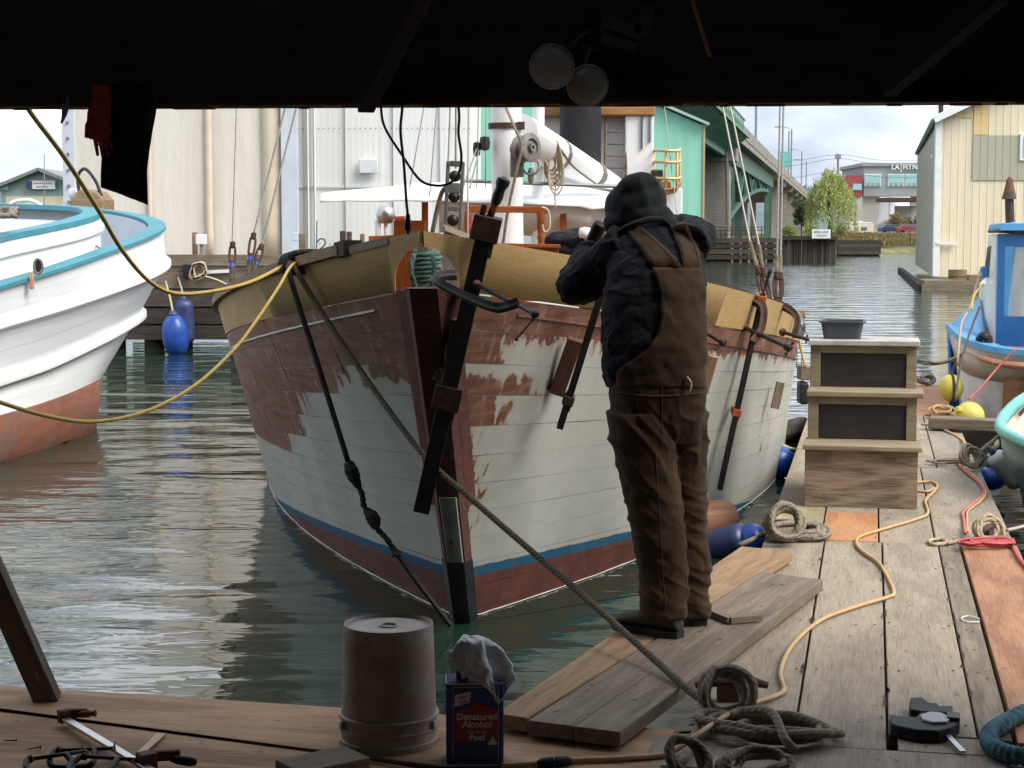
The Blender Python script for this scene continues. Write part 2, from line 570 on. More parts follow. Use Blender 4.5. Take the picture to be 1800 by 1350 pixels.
MT['dark_steel'] = M('dark_steel', (0.055, 0.048, 0.046), (0.025, 0.021, 0.021), 0.45, 14, metal=0.6, bmp=0.2)
MT['steel'] = M('bright_steel', (0.55, 0.54, 0.52), (0.33, 0.32, 0.30), 0.35, 9, metal=0.9, bmp=0.08)
MT['galv'] = M('galvanised', (0.30, 0.31, 0.30), (0.19, 0.20, 0.19), 0.5, 12, metal=0.6, bmp=0.1)
MT['grey_metal'] = M('grey_casting', (0.24, 0.225, 0.20), (0.13, 0.12, 0.105), 0.55, 12, metal=0.3, bmp=0.2)
MT['rust'] = M('rusty_iron', (0.20, 0.085, 0.045), (0.075, 0.035, 0.025), 0.8, 14, bmp=0.5)
MT['rust_dark'] = M('rusty_dark', (0.105, 0.05, 0.035), (0.04, 0.024, 0.02), 0.75, 14, bmp=0.5, metal=0.2)
MT['orange_paint'] = M('orange_clamp_paint', (0.52, 0.12, 0.025), (0.26, 0.06, 0.02), 0.55, 14, bmp=0.3)
MT['black_plastic'] = M('black_plastic', (0.020, 0.020, 0.023), (0.012, 0.012, 0.014), 0.6, 8, bmp=0.05, spec=0.3)
MT['grey_plastic'] = M('grey_plastic', (0.35, 0.34, 0.34), (0.26, 0.25, 0.25), 0.45, 8, bmp=0.05)
MT['tub'] = M('tub_plastic', (0.065, 0.075, 0.09), (0.045, 0.052, 0.064), 0.5, 6, bmp=0.08, dirt=(0.13, 0.13, 0.12), dirt_amt=0.25)
MT['blue_boat'] = M('blue_boat_paint', (0.025, 0.22, 0.58), (0.02, 0.17, 0.47), 0.4, 4, bmp=0.06, dirt=(0.07, 0.24, 0.48), dirt_amt=0.3)
MT['blue_light'] = M('light_blue_paint', (0.13, 0.42, 0.72), (0.09, 0.34, 0.62), 0.45, 4, bmp=0.06)
MT['peach'] = M('scraped_peach', (0.55, 0.28, 0.17), (0.38, 0.18, 0.10), 0.75, 6, bmp=0.2, dirt=(0.6, 0.55, 0.5), dirt_amt=0.35)
MT['scraped_white'] = M('scraped_white', (0.62, 0.59, 0.57), (0.45, 0.40, 0.37), 0.7, 5, bmp=0.2, dirt=(0.42, 0.26, 0.18), dirt_amt=0.3)
MT['fender_blue'] = M('fender_blue', (0.016, 0.075, 0.36), (0.010, 0.045, 0.24), 0.35, 6, bmp=0.1, dirt=(0.03, 0.05, 0.12), dirt_amt=0.35, dirt_scale=6)
MT['fender_navy'] = M('fender_navy', (0.035, 0.055, 0.17), (0.02, 0.03, 0.09), 0.4, 6, bmp=0.1, dirt=(0.06, 0.05, 0.07), dirt_amt=0.4)
MT['fender_white'] = M('fender_white', (0.68, 0.68, 0.68), (0.56, 0.56, 0.55), 0.45, 6, bmp=0.05, dirt=(0.4, 0.38, 0.34), dirt_amt=0.3)
MT['buoy_yellow'] = M('buoy_yellow', (0.62, 0.55, 0.10), (0.5, 0.44, 0.08), 0.45, 5, bmp=0.05, dirt=(0.35, 0.3, 0.12), dirt_amt=0.3)
MT['skiff_teal'] = M('skiff_teal', (0.16, 0.50, 0.42), (0.11, 0.40, 0.34), 0.4, 4, bmp=0.04)
MT['skiff_hull'] = M('skiff_hull', (0.16, 0.27, 0.29), (0.09, 0.17, 0.20), 0.3, 4, bmp=0.04)
MT['skiff_inside'] = M('skiff_inside', (0.66, 0.56, 0.44), (0.52, 0.43, 0.33), 0.5, 4, bmp=0.04)
MT['cord_yellow'] = M('yellow_cord', (0.62, 0.43, 0.08), (0.50, 0.33, 0.06), 0.45, 30, bmp=0.05)
MT['cord_tan'] = M('tan_cord', (0.58, 0.37, 0.17), (0.45, 0.28, 0.12), 0.5, 30, bmp=0.05, dirt=(0.3, 0.2, 0.12), dirt_amt=0.25)
MT['cord_red'] = M('red_cord', (0.46, 0.055, 0.06), (0.33, 0.035, 0.04), 0.45, 30, bmp=0.05)
MT['cord_black'] = M('black_cord', (0.014, 0.013, 0.013), (0.010, 0.009, 0.009), 0.5, 30, bmp=0.0)
MT['rope_grey'] = ropemat('rope_grey', (0.27, 0.23, 0.175), (0.15, 0.125, 0.095), twist=3.4)
MT['rope_dark'] = ropemat('rope_dark', (0.055, 0.048, 0.042), (0.02, 0.018, 0.017))
MT['rope_olive'] = ropemat('rope_olive', (0.125, 0.105, 0.072), (0.07, 0.058, 0.04), twist=3.2)
MT['rope_tan'] = ropemat('rope_tan', (0.52, 0.42, 0.29), (0.30, 0.23, 0.15))
MT['rope_green'] = ropemat('rope_green', (0.13, 0.23, 0.20), (0.05, 0.11, 0.10))
MT['rope_teal'] = ropemat('hose_teal', (0.09, 0.20, 0.24), (0.035, 0.07, 0.085), twist=0.6)
MT['rope_pink'] = ropemat('rope_pink', (0.55, 0.19, 0.16), (0.38, 0.11, 0.10))
MT['wire'] = M('wire_rope', (0.26, 0.25, 0.23), (0.16, 0.15, 0.14), 0.5, 40, metal=0.5, bmp=0)
MT['canvas'] = M('canvas', (0.80, 0.80, 0.80), (0.70, 0.70, 0.70), 0.85, 2.5, bmp=0.08, bdist=0.02)
MT['canvas_shade'] = M('canvas_curtain', (0.62, 0.59, 0.57), (0.50, 0.47, 0.45), 0.85, 3, bmp=0.08)  # darker copy of the awning canvas, shade put into the colour
MT['bottle_glass'] = M('frosted_lamp', (0.62, 0.62, 0.60), (0.50, 0.50, 0.49), 0.25, 6, bmp=0.02)
def glass(name, tint=(0.75, 0.82, 0.83), alpha=0.35, rough=0.04):
    m, nt, b = newmat(name)
    b.inputs['Base Color'].default_value = (*tint, 1)
    b.inputs['Roughness'].default_value = rough
    b.inputs['Alpha'].default_value = alpha
    b.inputs['Specular IOR Level'].default_value = 0.8
    f = noisy(nt, coords(nt), 4, 5)
    r = _n(nt, 'ShaderNodeMapRange')
    r.inputs['To Min'].default_value = alpha * 0.8
    r.inputs['To Max'].default_value = min(alpha * 1.25, 1)
    nt.links.new(f, r.inputs[0])
    nt.links.new(r.outputs[0], b.inputs['Alpha'])
    return m
MT['glass'] = glass('window_glass')
MT['glass_dark'] = glass('dark_glass', (0.10, 0.13, 0.14), 0.9)
MT['glass_teal'] = glass('teal_glass', (0.30, 0.55, 0.55), 0.97, 0.1)

# ------------------------------------------------------------------ water and land
WATER_Z = -0.30
def water_mat():
    m, nt, b = newmat('harbour_water')
    b.inputs['Base Color'].default_value = (0.014, 0.034, 0.022, 1)
    b.inputs['Roughness'].default_value = 0.055
    b.inputs['IOR'].default_value = 1.48
    v = coords(nt, (0.38, 1.0, 1), rnd=False)
    n1 = noisy(nt, v, 1.5, 2, 0.45, 0.5)
    v2 = coords(nt, (0.5, 1.2, 1), rnd=False)
    n2 = noisy(nt, v2, 6.0, 2, 0.5, 0.9)
    n3 = noisy(nt, v2, 15, 2, 0.5, 0.3)
    # wind patches: stretches that are smoother and rougher
    n4 = noisy(nt, coords(nt, (0.5, 1, 1), rnd=False), 0.35, 3, 0.5)
    k4 = _n(nt, 'ShaderNodeMapRange')
    k4.inputs['From Min'].default_value = 0.35
    k4.inputs['From Max'].default_value = 0.65
    k4.inputs['To Min'].default_value = 0.05
    k4.inputs['To Max'].default_value = 0.21
    nt.links.new(n4, k4.inputs[0])
    m2 = _n(nt, 'ShaderNodeMath', operation='MULTIPLY')
    nt.links.new(n2, m2.inputs[0])
    nt.links.new(k4.outputs[0], m2.inputs[1])
    m3 = _n(nt, 'ShaderNodeMath', operation='MULTIPLY_ADD')
    m3.inputs[1].default_value = 0.005
    nt.links.new(n3, m3.inputs[0])
    nt.links.new(m2.outputs[0], m3.inputs[2])
    a = _n(nt, 'ShaderNodeMath', operation='ADD')
    nt.links.new(n1, a.inputs[0])
    nt.links.new(m3.outputs[0], a.inputs[1])
    bump(nt, b, a.outputs[0], 1.0, 0.046)
    return m
MT['water'] = water_mat()
w = MB().add([(-2500, -200, WATER_Z), (2500, -200, WATER_Z), (2500, 3000, WATER_Z), (-2500, 3000, WATER_Z)], [(0, 1, 2, 3)])
struct(w.build('water', MT['water'], origin=(0, 0, WATER_Z)))

MT['bank'] = M('bank_ground', (0.20, 0.185, 0.085), (0.10, 0.105, 0.04), 0.9, 0.5, bmp=0.6, bdist=0.3, dirt=(0.16, 0.13, 0.09), dirt_amt=0.4, dirt_scale=0.3)
MT['asphalt_far'] = M('far_yard', (0.14, 0.14, 0.13), (0.10, 0.10, 0.095), 0.9, 0.3, bmp=0.1)
b = MB()
shore = [(1180, 148), (1380, 150), (1470, 152), (1530, 155), (1580, 158), (1620, 160), (1800, 168), (2300, 180), (4200, 190)]
left_far = [(-3000, 330), (-900, 300), (0, 260), (600, 230), (1000, 165)]
line = [PD(x, 447, D) for x, D in left_far + shore]
rows = []
for k, (dz, dy) in enumerate(((-0.6, -1.0), (0.15, 0.5), (0.8, 4), (1.25, 12), (1.4, 40), (1.6, 200), (3, 700), (4, 2000))):
    rows.append([Vector((p.x * (1 + dy / max(p.y, 1)), p.y + dy + noise.noise((i * 1.7, k, 0)) * 0.6, WATER_Z + dz)) for i, p in enumerate(resample(line, 60))])
b.grid(rows)
struct(b.build('shore_ground', MT['bank'], smooth=True))

MT['hill'] = M('far_hill', (0.13, 0.17, 0.17), (0.08, 0.115, 0.12), 0.95, 0.02, bmp=0.3, bdist=3, dirt=(0.19, 0.20, 0.21), dirt_amt=0.35, dirt_scale=0.03)
b = MB()
rows = []
for k in range(7):
    r = []
    for i in range(90):
        x = -700 + i * 22
        t = k / 6
        h = (34 + 16 * noise.noise((x * 0.004, 3.1, 0)) + 9 * noise.noise((x * 0.02, 1.7, 0)) + 3 * noise.noise((x * 0.11, 5, 0)))
        r.append(Vector((x * (1 + 0.2 * t), 900 + 420 * t, max(h * math.sin(t * PI * 0.5), 0.5) + 1 + 2 * noise.noise((x * 0.05, t * 9, 2)))))
    rows.append(r)
b.grid(rows)
struct(b.build('hill', MT['hill'], smooth=True))
# ------------------------------------------------------------------ the floating shed we stand in
V0 = 5.12
shed = thing('boat_shed', UV(-1.2, V0, 0), 'dark timber boat shed whose header crosses the top of the view', 'shed')
def ub(name, u0, u1, v0, v1, z0, z1, mat, parent, bevel=0, lengthwise='u'):
    c = UV((u0 + u1) / 2, (v0 + v1) / 2, (z0 + z1) / 2)
    if lengthwise == 'u':
        R, s_ = R_DOCK, (u1 - u0, v1 - v0, z1 - z0)
    else:
        R, s_ = R_DOCKV, (v1 - v0, u1 - u0, z1 - z0)
    return MB().box(c, s_, R).build(name, mat, parent, R=R, bevel=bevel)
# header boards, the lowest with a brighter brown edge, daylight put into its colour, dropping a little to the right
def on_v(px, py, v):
    d = ray(px, py)
    o_ = Vector((0, 0, CAM_H))
    return o_ + d * ((v - o_.dot(VX)) / d.dot(VX))
_hA, _hB = on_v(0, 188, V0 + 0.03), on_v(1800, 179, V0 + 0.03)
_hd = (_hB - _hA).normalized()
hl, hr = _hA - _hd * 2.6 + VX * 0.02, _hB + _hd * 1.15 + VX * 0.02
hd = (hr - hl).normalized()
nb = frame_of(hd)
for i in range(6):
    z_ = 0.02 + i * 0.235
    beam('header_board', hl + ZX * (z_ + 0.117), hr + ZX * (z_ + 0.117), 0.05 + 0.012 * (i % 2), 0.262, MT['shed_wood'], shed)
beam('edge_trim', hl + ZX * 0.009 + VX * 0.04, hr + ZX * 0.009 + VX * 0.04, 0.13, 0.018, MT['shed_edge_lit'], shed)
m = MB()
_rn = random.Random(11)
for k in range(60):                       # ragged lower lip of the old trim
    q = _rn.random()
    c = hl.lerp(hr, 0.36 + 0.5 * q) + VX * _rn.uniform(-0.02, 0.05)
    L = _rn.uniform(0.02, 0.14)
    m.box(c - ZX * _rn.uniform(0.0, 0.0025), (L, _rn.uniform(0.01, 0.03), _rn.uniform(0.003, 0.009)), frame_of(hd))
tag(m.build('trim_splinters', MT['shed_edge_lit'], shed), kind='stuff')
for k in range(5):                        # rafters and a strut in the gloom
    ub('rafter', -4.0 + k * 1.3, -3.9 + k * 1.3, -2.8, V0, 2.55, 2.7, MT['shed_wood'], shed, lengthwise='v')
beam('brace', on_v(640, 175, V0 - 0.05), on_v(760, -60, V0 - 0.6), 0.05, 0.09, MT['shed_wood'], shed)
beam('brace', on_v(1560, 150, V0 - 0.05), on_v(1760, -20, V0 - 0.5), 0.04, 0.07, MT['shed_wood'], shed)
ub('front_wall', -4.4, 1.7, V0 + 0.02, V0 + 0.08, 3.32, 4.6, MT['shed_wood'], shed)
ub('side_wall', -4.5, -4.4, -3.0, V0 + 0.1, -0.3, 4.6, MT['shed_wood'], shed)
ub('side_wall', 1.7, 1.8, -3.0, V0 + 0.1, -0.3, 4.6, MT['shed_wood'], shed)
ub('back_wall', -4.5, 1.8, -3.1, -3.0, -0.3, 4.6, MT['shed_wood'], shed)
rf = MB().prism([(-3.5, 0), (0, 1.3), (3.5, 0), (3.5, 0.1), (0, 1.42), (-3.5, 0.1)], 8.9, UV(-1.35, 1.05, 4.6), R_DOCK)
rf.build('roof', MT['shed_wood'], shed, R=R_DOCK)
MB().prism([(-3.2, 0), (0, 1.25), (3.2, 0)], 0.06, UV(-1.35, V0 + 0.02, 4.6), R_DOCK).build('gable', MT['shed_wood'], shed, R=R_DOCK)

# ------------------------------------------------------------------ floats: the deck inside the door and the long finger float
deck = struct(ub('shed_deck', -4.4, -0.57, -3.0, 5.06, -0.22, -0.03, MT['dark_timber'], None))
def seam_v(u):
    return 4.84 + (u + 2.67) * (-0.1875)
P2 = lambda u, v: UV(u, v)[:2]
board('plywood_sheet', [P2(-4.4, seam_v(-4.4) + 0.006), P2(-0.56, seam_v(-0.56) + 0.006), P2(-0.56, 5.06), P2(-4.4, 5.14)], 0.0, 0.02, MT['deck_ply'], deck, R=R_DOCK)
board('plywood_sheet', [P2(-2.9, 2.4), P2(-0.585, 2.4), P2(-0.585, seam_v(-0.585) - 0.006), P2(-2.9, seam_v(-2.9) - 0.006)], -0.004, 0.02, MT['deck_ply'], deck, R=R_DOCK)
board('plywood_sheet', [P2(-4.4, 2.4), P2(-2.91, 2.4), P2(-2.91, seam_v(-2.91) - 0.006), P2(-4.4, seam_v(-4.4) - 0.006)], -0.006, 0.02, MT['deck_ply'], deck, R=R_DOCK)
board('plywood_sheet', [P2(-4.4, -3.0), P2(-0.585, -3.0), P2(-0.585, 2.39), P2(-4.4, 2.39)], -0.005, 0.02, MT['deck_ply'], deck, R=R_DOCK)

dock = struct(ub('finger_float', -0.46, 0.66, 4.4, 17.4, -0.26, -0.05, MT['dark_timber'], None, lengthwise='v'))
def lane(u0, u1, v0, v1, mat, z=0.0, g=0.004):
    dz = random.uniform(-0.003, 0.003)
    return ub('deck_board', u0 + g, u1 - g, v0 + g, v1 - g, z - 0.045 + dz, z + dz, MT[mat], dock, bevel=0.004, lengthwise='v')
lane(-0.50, -0.205, 4.985, 8.42, 'dock')
lane(-0.205, 0.07, 4.985, 8.42, 'dock')
lane(0.07, 0.335, 5.155, 8.42, 'dock')
lane(0.335, 0.437, 5.155, 8.42, 'dock_old')
lane(0.437, 0.71, 5.1, 8.42, 'red_ply', 0.008, 0.007)
lane(0.095, 0.40, 4.985, 5.155, 'dock', 0, 0.005)
lane(0.41, 0.71, 4.6, 5.1, 'dock_b')
lane(-0.62, 0.40, 4.70, 4.985, 'dock_b')
lane(-0.62, 0.40, 4.44, 4.70, 'dock_old')
lane(-0.50, -0.225, 8.42, 9.02, 'dock_b')
lane(-0.50, -0.225, 9.02, 9.42, 'patch_ply')
lane(-0.225, 0.055, 8.42, 9.30, 'fresh_ply', 0.003)
lane(0.055, 0.325, 8.42, 11.2, 'dock')
lane(0.325, 0.70, 8.42, 9.6, 'dock')
lane(0.325, 0.70, 9.6, 11.2, 'dock_b')
lane(-0.50, -0.225, 9.42, 12.0, 'dock')
lane(-0.225, 0.055, 9.30, 12.0, 'dock_b')
lane(-0.50, 0.055, 12.0, 15.0, 'dock')
lane(0.055, 0.43, 11.2, 14.4, 'dock')
lane(0.43, 0.69, 11.2, 14.4, 'dock_b')
lane(0.055, 0.69, 14.4, 17.4, 'fresh_ply')
lane(-0.50, 0.055, 15.0, 17.4, 'dock_b')
for u in (-0.48, 0.68):                         # rubbing strakes along the float
    ub('side_timber', u - 0.025, u + 0.025, 4.4, 17.4, -0.24, -0.052, MT['pier_timber'], dock, lengthwise='v')
ub('cross_timber', 0.66, 1.7, 4.3, 4.55, -0.2, -0.05, MT['pier_timber'], dock)

# nail heads along the boards of the float
m = MB()
rn = random.Random(5)
for v in (5.3, 5.9, 6.6, 7.2, 7.8, 8.3, 8.55, 9.15, 9.7, 10.4, 11.1, 11.9, 12.7, 13.5):
    for u in (-0.46, -0.235, -0.175, 0.04, 0.10, 0.305, 0.365, 0.41):
        if rn.random() < 0.82:
            c = UV(u + rn.uniform(-0.015, 0.015), v + rn.uniform(-0.05, 0.05), 0.0026)
            m.lathe([(0.005, 0.0), (0.0046, 0.0014), (0.0015, 0.002)], c, 7)
tag(m.build('nail_heads', MT['rust_dark'], dock), kind='stuff')
m = MB()
for u, v0_, v1_ in ((-0.205, 5.0, 8.4), (0.07, 5.16, 8.4), (0.335, 5.16, 8.4)):   # splinters torn out along the seams
    for k in range(14):
        v = rn.uniform(v0_, v1_)
        L = rn.uniform(0.03, 0.16)
        sd = rn.choice((-1, 1))
        w_ = rn.uniform(0.003, 0.009)
        z = 0.0042
        m.add([UV(u, v, z), UV(u + sd * (0.004 + w_), v + L * 0.35, z), UV(u + sd * 0.005, v + L, z)], [(0, 1, 2) if sd > 0 else (2, 1, 0)])
tag(m.build('splinter_gaps', MT['dark_timber'], dock), kind='stuff')

# ------------------------------------------------------------------ the wooden boat under repair
PHI = math.radians(3.5)
LOA = 12.6
def stem_s(z):
    q = (1.3 - z) / 1.6
    return 1.15 * q if q > 0 else 0.35 * q
def rail_z(s):
    if s > 8:
        return 1.51 - 1.0 + 0.0035 * 64 + (s - 8) * 0.02
    return 1.51 - 0.125 * s + 0.0035 * s * s
def half_b(s, z):
    q = min(max((1.3 - z) / 1.6, 0), 1)
    B, L = 2.15 - 0.06 * q, 6.5 + 0.4 * q
    x = (s - stem_s(z)) / L
    h = B * (1 - (1 - min(max(x, 0), 1)) ** 2)
    if s > 8:
        h *= 1 - 0.42 * ((s - 8) / 4.6) ** 2
    if z < -0.3:
        k = min((-0.3 - z) / 0.8, 1)
        h *= math.sqrt(max(1 - k * k * 0.97, 0.02))
    return h
def hull(s, t, z):
    return Vector((-0.345 + s * math.sin(PHI) + t * math.cos(PHI) - 0.03 * (z - 1.3),
                   6.7 + s * math.cos(PHI) - t * math.sin(PHI), z))
def bul_h(s):
    return 0.225 - 0.006 * s if s < 8 else 0.18
boat = thing('fishing_boat', hull(6, 0, WATER_Z), 'old wooden fishing boat under repair, bow bare and half scraped to brown wood', 'boat')

def hull_paint():
    m, nt, b = newmat('scraped_hull_paint')
    at = lambda n: _n(nt, 'ShaderNodeAttribute', attribute_name=n).outputs['Fac']
    v = coords(nt, (1, 1, 1), rnd=False)
    vd = coords(nt, (3.2, 3.2, 1.0))
    # paint
    n1 = noisy(nt, v, 1.6, 7, 0.6)
    white = ramp(nt, n1, [(0.32, (0.33, 0.33, 0.29)), (0.6, (0.46, 0.455, 0.405))])
    n2 = noisy(nt, vd, 2.4, 7, 0.7)
    white = mixc(nt, ramp(nt, n2, [(0.58, (0, 0, 0)), (0.75, (0.55,) * 3)]), white, (0.38, 0.33, 0.26))
    n2b = noisy(nt, coords(nt, (1, 1, 1)), 16, 4, 0.6)
    white = mixc(nt, ramp(nt, n2b, [(0.69, (0, 0, 0)), (0.74, (0.6,) * 3)]), white, (0.24, 0.17, 0.12))
    # bottom paint and boot stripe
    zz = at('zz')
    ad = _n(nt, 'ShaderNodeMath', operation='MULTIPLY_ADD')
    ad.inputs[1].default_value = 0.02
    nt.links.new(noisy(nt, v, 14, 5, 0.7), ad.inputs[0])
    nt.links.new(zz, ad.inputs[2])
    red = ramp(nt, noisy(nt, vd, 3, 6, 0.65), [(0.3, (0.075, 0.030, 0.026)), (0.65, (0.15, 0.052, 0.040))])
    blue = ramp(nt, noisy(nt, v, 9, 6, 0.65), [(0.34, (0.05, 0.09, 0.12)), (0.5, (0.018, 0.095, 0.17))])
    st = ramp(nt, ad.outputs[0], [(0.008, (1, 1, 1)), (0.012, (0, 0, 0))])
    col = mixc(nt, st, white, blue)
    sub = _n(nt, 'ShaderNodeMath', operation='ADD')
    sub.inputs[1].default_value = 0.048
    nt.links.new(ad.outputs[0], sub.inputs[0])
    rm = ramp(nt, sub.outputs[0], [(0.008, (1, 1, 1)), (0.012, (0, 0, 0))])
    col = mixc(nt, rm, col, red)
    # bare wood where the paint has been taken off
    g = noisy(nt, coords(nt, (1.0, 1.0, 14)), 3.0, 7, 0.6)
    bare = ramp(nt, g, [(0.3, (0.095, 0.037, 0.023)), (0.52, (0.165, 0.068, 0.040)), (0.72, (0.25, 0.12, 0.075))])
    n5 = noisy(nt, vd, 1.5, 6, 0.65)
    bare = mixc(nt, ramp(nt, n5, [(0.5, (0, 0, 0)), (0.68, (0.5,) * 3)]), bare, (0.27, 0.155, 0.10))
    n6 = noisy(nt, coords(nt, (5, 5, 0.8)), 2.2, 6, 0.7)
    bare = mixc(nt, ramp(nt, n6, [(0.56, (0, 0, 0)), (0.66, (0.5,) * 3)]), bare, (0.40, 0.36, 0.33))
    rg = noisy(nt, coords(nt, (2.6, 2.6, 1.2)), 4.5, 6, 0.62)
    ma = _n(nt, 'ShaderNodeMath', operation='MULTIPLY_ADD')
    ma.inputs[1].default_value = 0.75
    nt.links.new(rg, ma.inputs[0])
    nt.links.new(at('bare'), ma.inputs[2])
    prm = ramp(nt, ma.outputs[0], [(0.29, (0, 0, 0)), (0.368, (0.7,) * 3)])
    col = mixc(nt, prm, col, (0.36, 0.30, 0.235))
    msk = ramp(nt, ma.outputs[0], [(0.372, (0, 0, 0)), (0.395, (1, 1, 1))])
    col = mixc(nt, msk, col, bare)
    nt.links.new(col, b.inputs['Base Color'])
    b.inputs['Roughness'].default_value = 0.55
    b.inputs['Specular IOR Level'].default_value = 0.35
    a2 = _n(nt, 'ShaderNodeMath', operation='ADD')
    nt.links.new(noisy(nt, v, 22, 6, 0.7), a2.inputs[0])
    nt.links.new(msk, a2.inputs[1])
    bump(nt, b, a2.outputs[0], 0.35, 0.003)
    return m
MT['hull'] = hull_paint()
NST = 12
BARE = {  # side: list of (first strake, last strake, from s, to s behind the stem)
    -1: [(0, 1, -1, 20), (2, 2, 1.0, 20), (3, 3, 1.55, 20), (4, 4, 1.7, 20), (5, 5, 2.1, 20), (3, 6, -1, 0.09)],
    1: [(0, 0, -1, 20), (1, 1, -1, 0.45), (3, 3, -1, 0.40), (4, 4, -1, 0.17), (5, 5, -1, 0.18), (6, 6, -1, 0.14), (7, 7, -1, 0.07)]}
def strake_z(s, k):
    zt = rail_z(s) - bul_h(s)
    t = k / NST
    zb = -0.36 - 0.02 * s
    return zt + (zb - zt) * (t + 0.04 * t * (1 - t))
def stripe_z(s):
    return max(-0.02 * s - 0.0085 * s * s, -0.30)
def hull_attr(o, bare, zz):
    for n, d in (('bare', bare), ('zz', zz)):
        a = o.data.attributes.new(n, 'FLOAT', 'POINT')
        a.data.foreach_set('value', d)
NS = 70
def strake(side, k):
    qs = [0.0, 0.25, 0.5, 0.75, 1.0]
    rows, bare, zzs = [], [], []
    proud = random.uniform(-0.0012, 0.0012)
    gap = 0.0014
    for qi, q in enumerate([0] + qs + [1]):
        row = []
        inner = qi in (0, len(qs) + 1)
        for i in range(NS):
            sg = (i / (NS - 1)) ** 1.7
            z0 = strake_z(0.5, k)
            s = 0
            for _ in range(4):
                z_ = strake_z(s, k) * (1 - q) + strake_z(s, k + 1) * q
                st = stem_s(z_) + 0.035
                s = st + sg * (LOA - st)
            g0 = max(0.0003, 0.0011 + 0.0022 * noise.noise((s * 1.3, k * 7.1, side)))
            g1 = max(0.0003, 0.0011 + 0.0022 * noise.noise((s * 1.3, (k + 1) * 7.1, side)))
            zt, zb = strake_z(s, k) - g0, strake_z(s, k + 1) + g1
            z_ = zt + (zb - zt) * q
            off = -0.03 if inner else proud
            row.append(hull(s, side * (half_b(s, z_) + off), z_))
            rel = s - stem_s(z_)
            val = -1.0
            for (k0, k1, s0, s1) in BARE[side]:
                if k0 <= k <= k1:
                    val = max(val, min(rel - s0, s1 - rel, 1.0))
            if side == 1 and k == 2:
                val = max(val, min(0.66 - rel, (q - 0.38) * 0.5))
            if side == -1 and k == 2:
                val = max(val, min(0.62 - rel, (0.55 - q) * 0.5), min(rel - 0.8, (0.3 - q) * 0.4))
            if side == -1 and k == 6 and 1.8 < rel < 2.6:
                val = max(val, -0.07 - 0.1 * q)
            if side == 1 and k == 1:
                val = max(val, (0.22 - q) * 0.3)
            if side == 1 and k == 2 and rel > 3.4:
                val = max(val, -0.06 - 0.2 * q)
            if side == 1 and k in (3, 4, 5, 6) and 3.5 < rel < 9:
                val = max(val, -0.115)
            if side == 1 and 3.3 < rel and k in (0,):
                val = max(val, 0.3)
            bare.append(val)
            zzs.append(z_ - stripe_z(s))
        rows.append(row)
    m = MB().grid(rows)
    o = m.build('strake', MT['hull'], boat, smooth=False, fix=False, auto=35)
    hull_attr(o, bare, zzs)
    return o
for side in (-1, 1):
    for k in range(NST):
        strake(side, k)
# caulked seams showing between the strakes
MT['seam_caulk'] = M('seam_caulk', (0.50, 0.48, 0.43), (0.09, 0.075, 0.06), 0.9, 2.2, (1, 1, 3), bmp=0.2, lo=0.42, hi=0.6)
for side in (-1, 1):
    rows = []
    for k in range(NST + 1):
        row = []
        for i in range(NS):
            s = 0
            for _ in range(4):
                z_ = strake_z(s, k)
                s = stem_s(z_) + 0.036 + (i / (NS - 1)) ** 1.7 * (LOA - stem_s(z_) - 0.04)
            z_ = strake_z(s, k)
            row.append(hull(s, side * (half_b(s, z_) - 0.0042), z_))
        rows.append(row)
    MB().grid(rows).build('seam_caulking', MT['seam_caulk'], boat, smooth=True)
# the bottom below the water
m = MB()
rows = []
bare, zz = [], []
for i in range(40):
    s = 1.0 + (LOA - 1.0) * (i / 39)
    r = []
    for zq, sd in [(-0.33 - 0.02 * s, -1), (-0.5, -1), (-0.75, -1), (-0.98, -1), (-1.1, -1), (-1.1, 1), (-0.98, 1), (-0.75, 1), (-0.5, 1), (-0.33 - 0.02 * s, 1)]:
        ss = max(s, stem_s(zq))
        r.append(hull(ss, sd * max(half_b(ss, zq) - 0.025, 0.0), zq))
        bare.append(-1.0)
        zz.append(-0.5)
    rows.append(r)
m.grid(rows)
hull_attr(m.build('bottom', MT['hull'], boat, smooth=True), bare, zz)
# transom
tr = [hull(LOA, -(half_b(LOA, z) - 0.01), z) for z in (0.78, 0.4, 0, -0.3, -0.6, -0.9, -1.05)]
tr += [hull(LOA, half_b(LOA, z) - 0.01, z) for z in (-1.05, -0.9, -0.6, -0.3, 0, 0.4, 0.78)]
MB().add(tr, [tuple(range(len(tr)))]).build('transom', MT['hull_white'], boat, solid=0.04)

MT['shoe_paint'] = M('shoe_paint', (0.34, 0.335, 0.30), (0.24, 0.235, 0.21), 0.8, 9, bmp=0.2)
# stem timber: dark facing piece with paler cheeks
def stem_piece(name, z0, z1, prof, mat, fwd=0.0, n=24, bevel=0.004):
    """prof: list of (forward offset, lateral) across the piece"""
    rows = []
    for i in range(n):
        z = z0 + (z1 - z0) * i / (n - 1)
        k = 0.72 + 0.28 * (z + 0.3) / 1.6
        rows.append([hull(stem_s(z) - f - fwd, t * k, z) for f, t in prof])
    m = MB().grid(rows, close_u=True)
    N = len(prof)
    m.f.append(tuple(range(N - 1, -1, -1)))
    m.f.append(tuple((n - 1) * N + j for j in range(N)))
    return m.build(name, mat, boat, auto=30, fix=True)
stem_piece('stem', -0.9, 1.285, [(0.045, -0.056), (0.055, 0.0), (0.045, 0.056), (-0.045, 0.086), (-0.2, 0.05), (-0.2, -0.05), (-0.045, -0.086)], MT['stem_wood'])
stem_piece('stem_cheek', 0.30, 1.275, [(-0.046, -0.084), (-0.05, -0.079), (-0.15, -0.098), (-0.115, -0.128)], MT['stem_cheek'], 0.01)
stem_piece('stem_cheek', 0.30, 1.275, [(-0.046, 0.084), (-0.115, 0.128), (-0.15, 0.098), (-0.05, 0.079)], MT['stem_cheek'], 0.01)
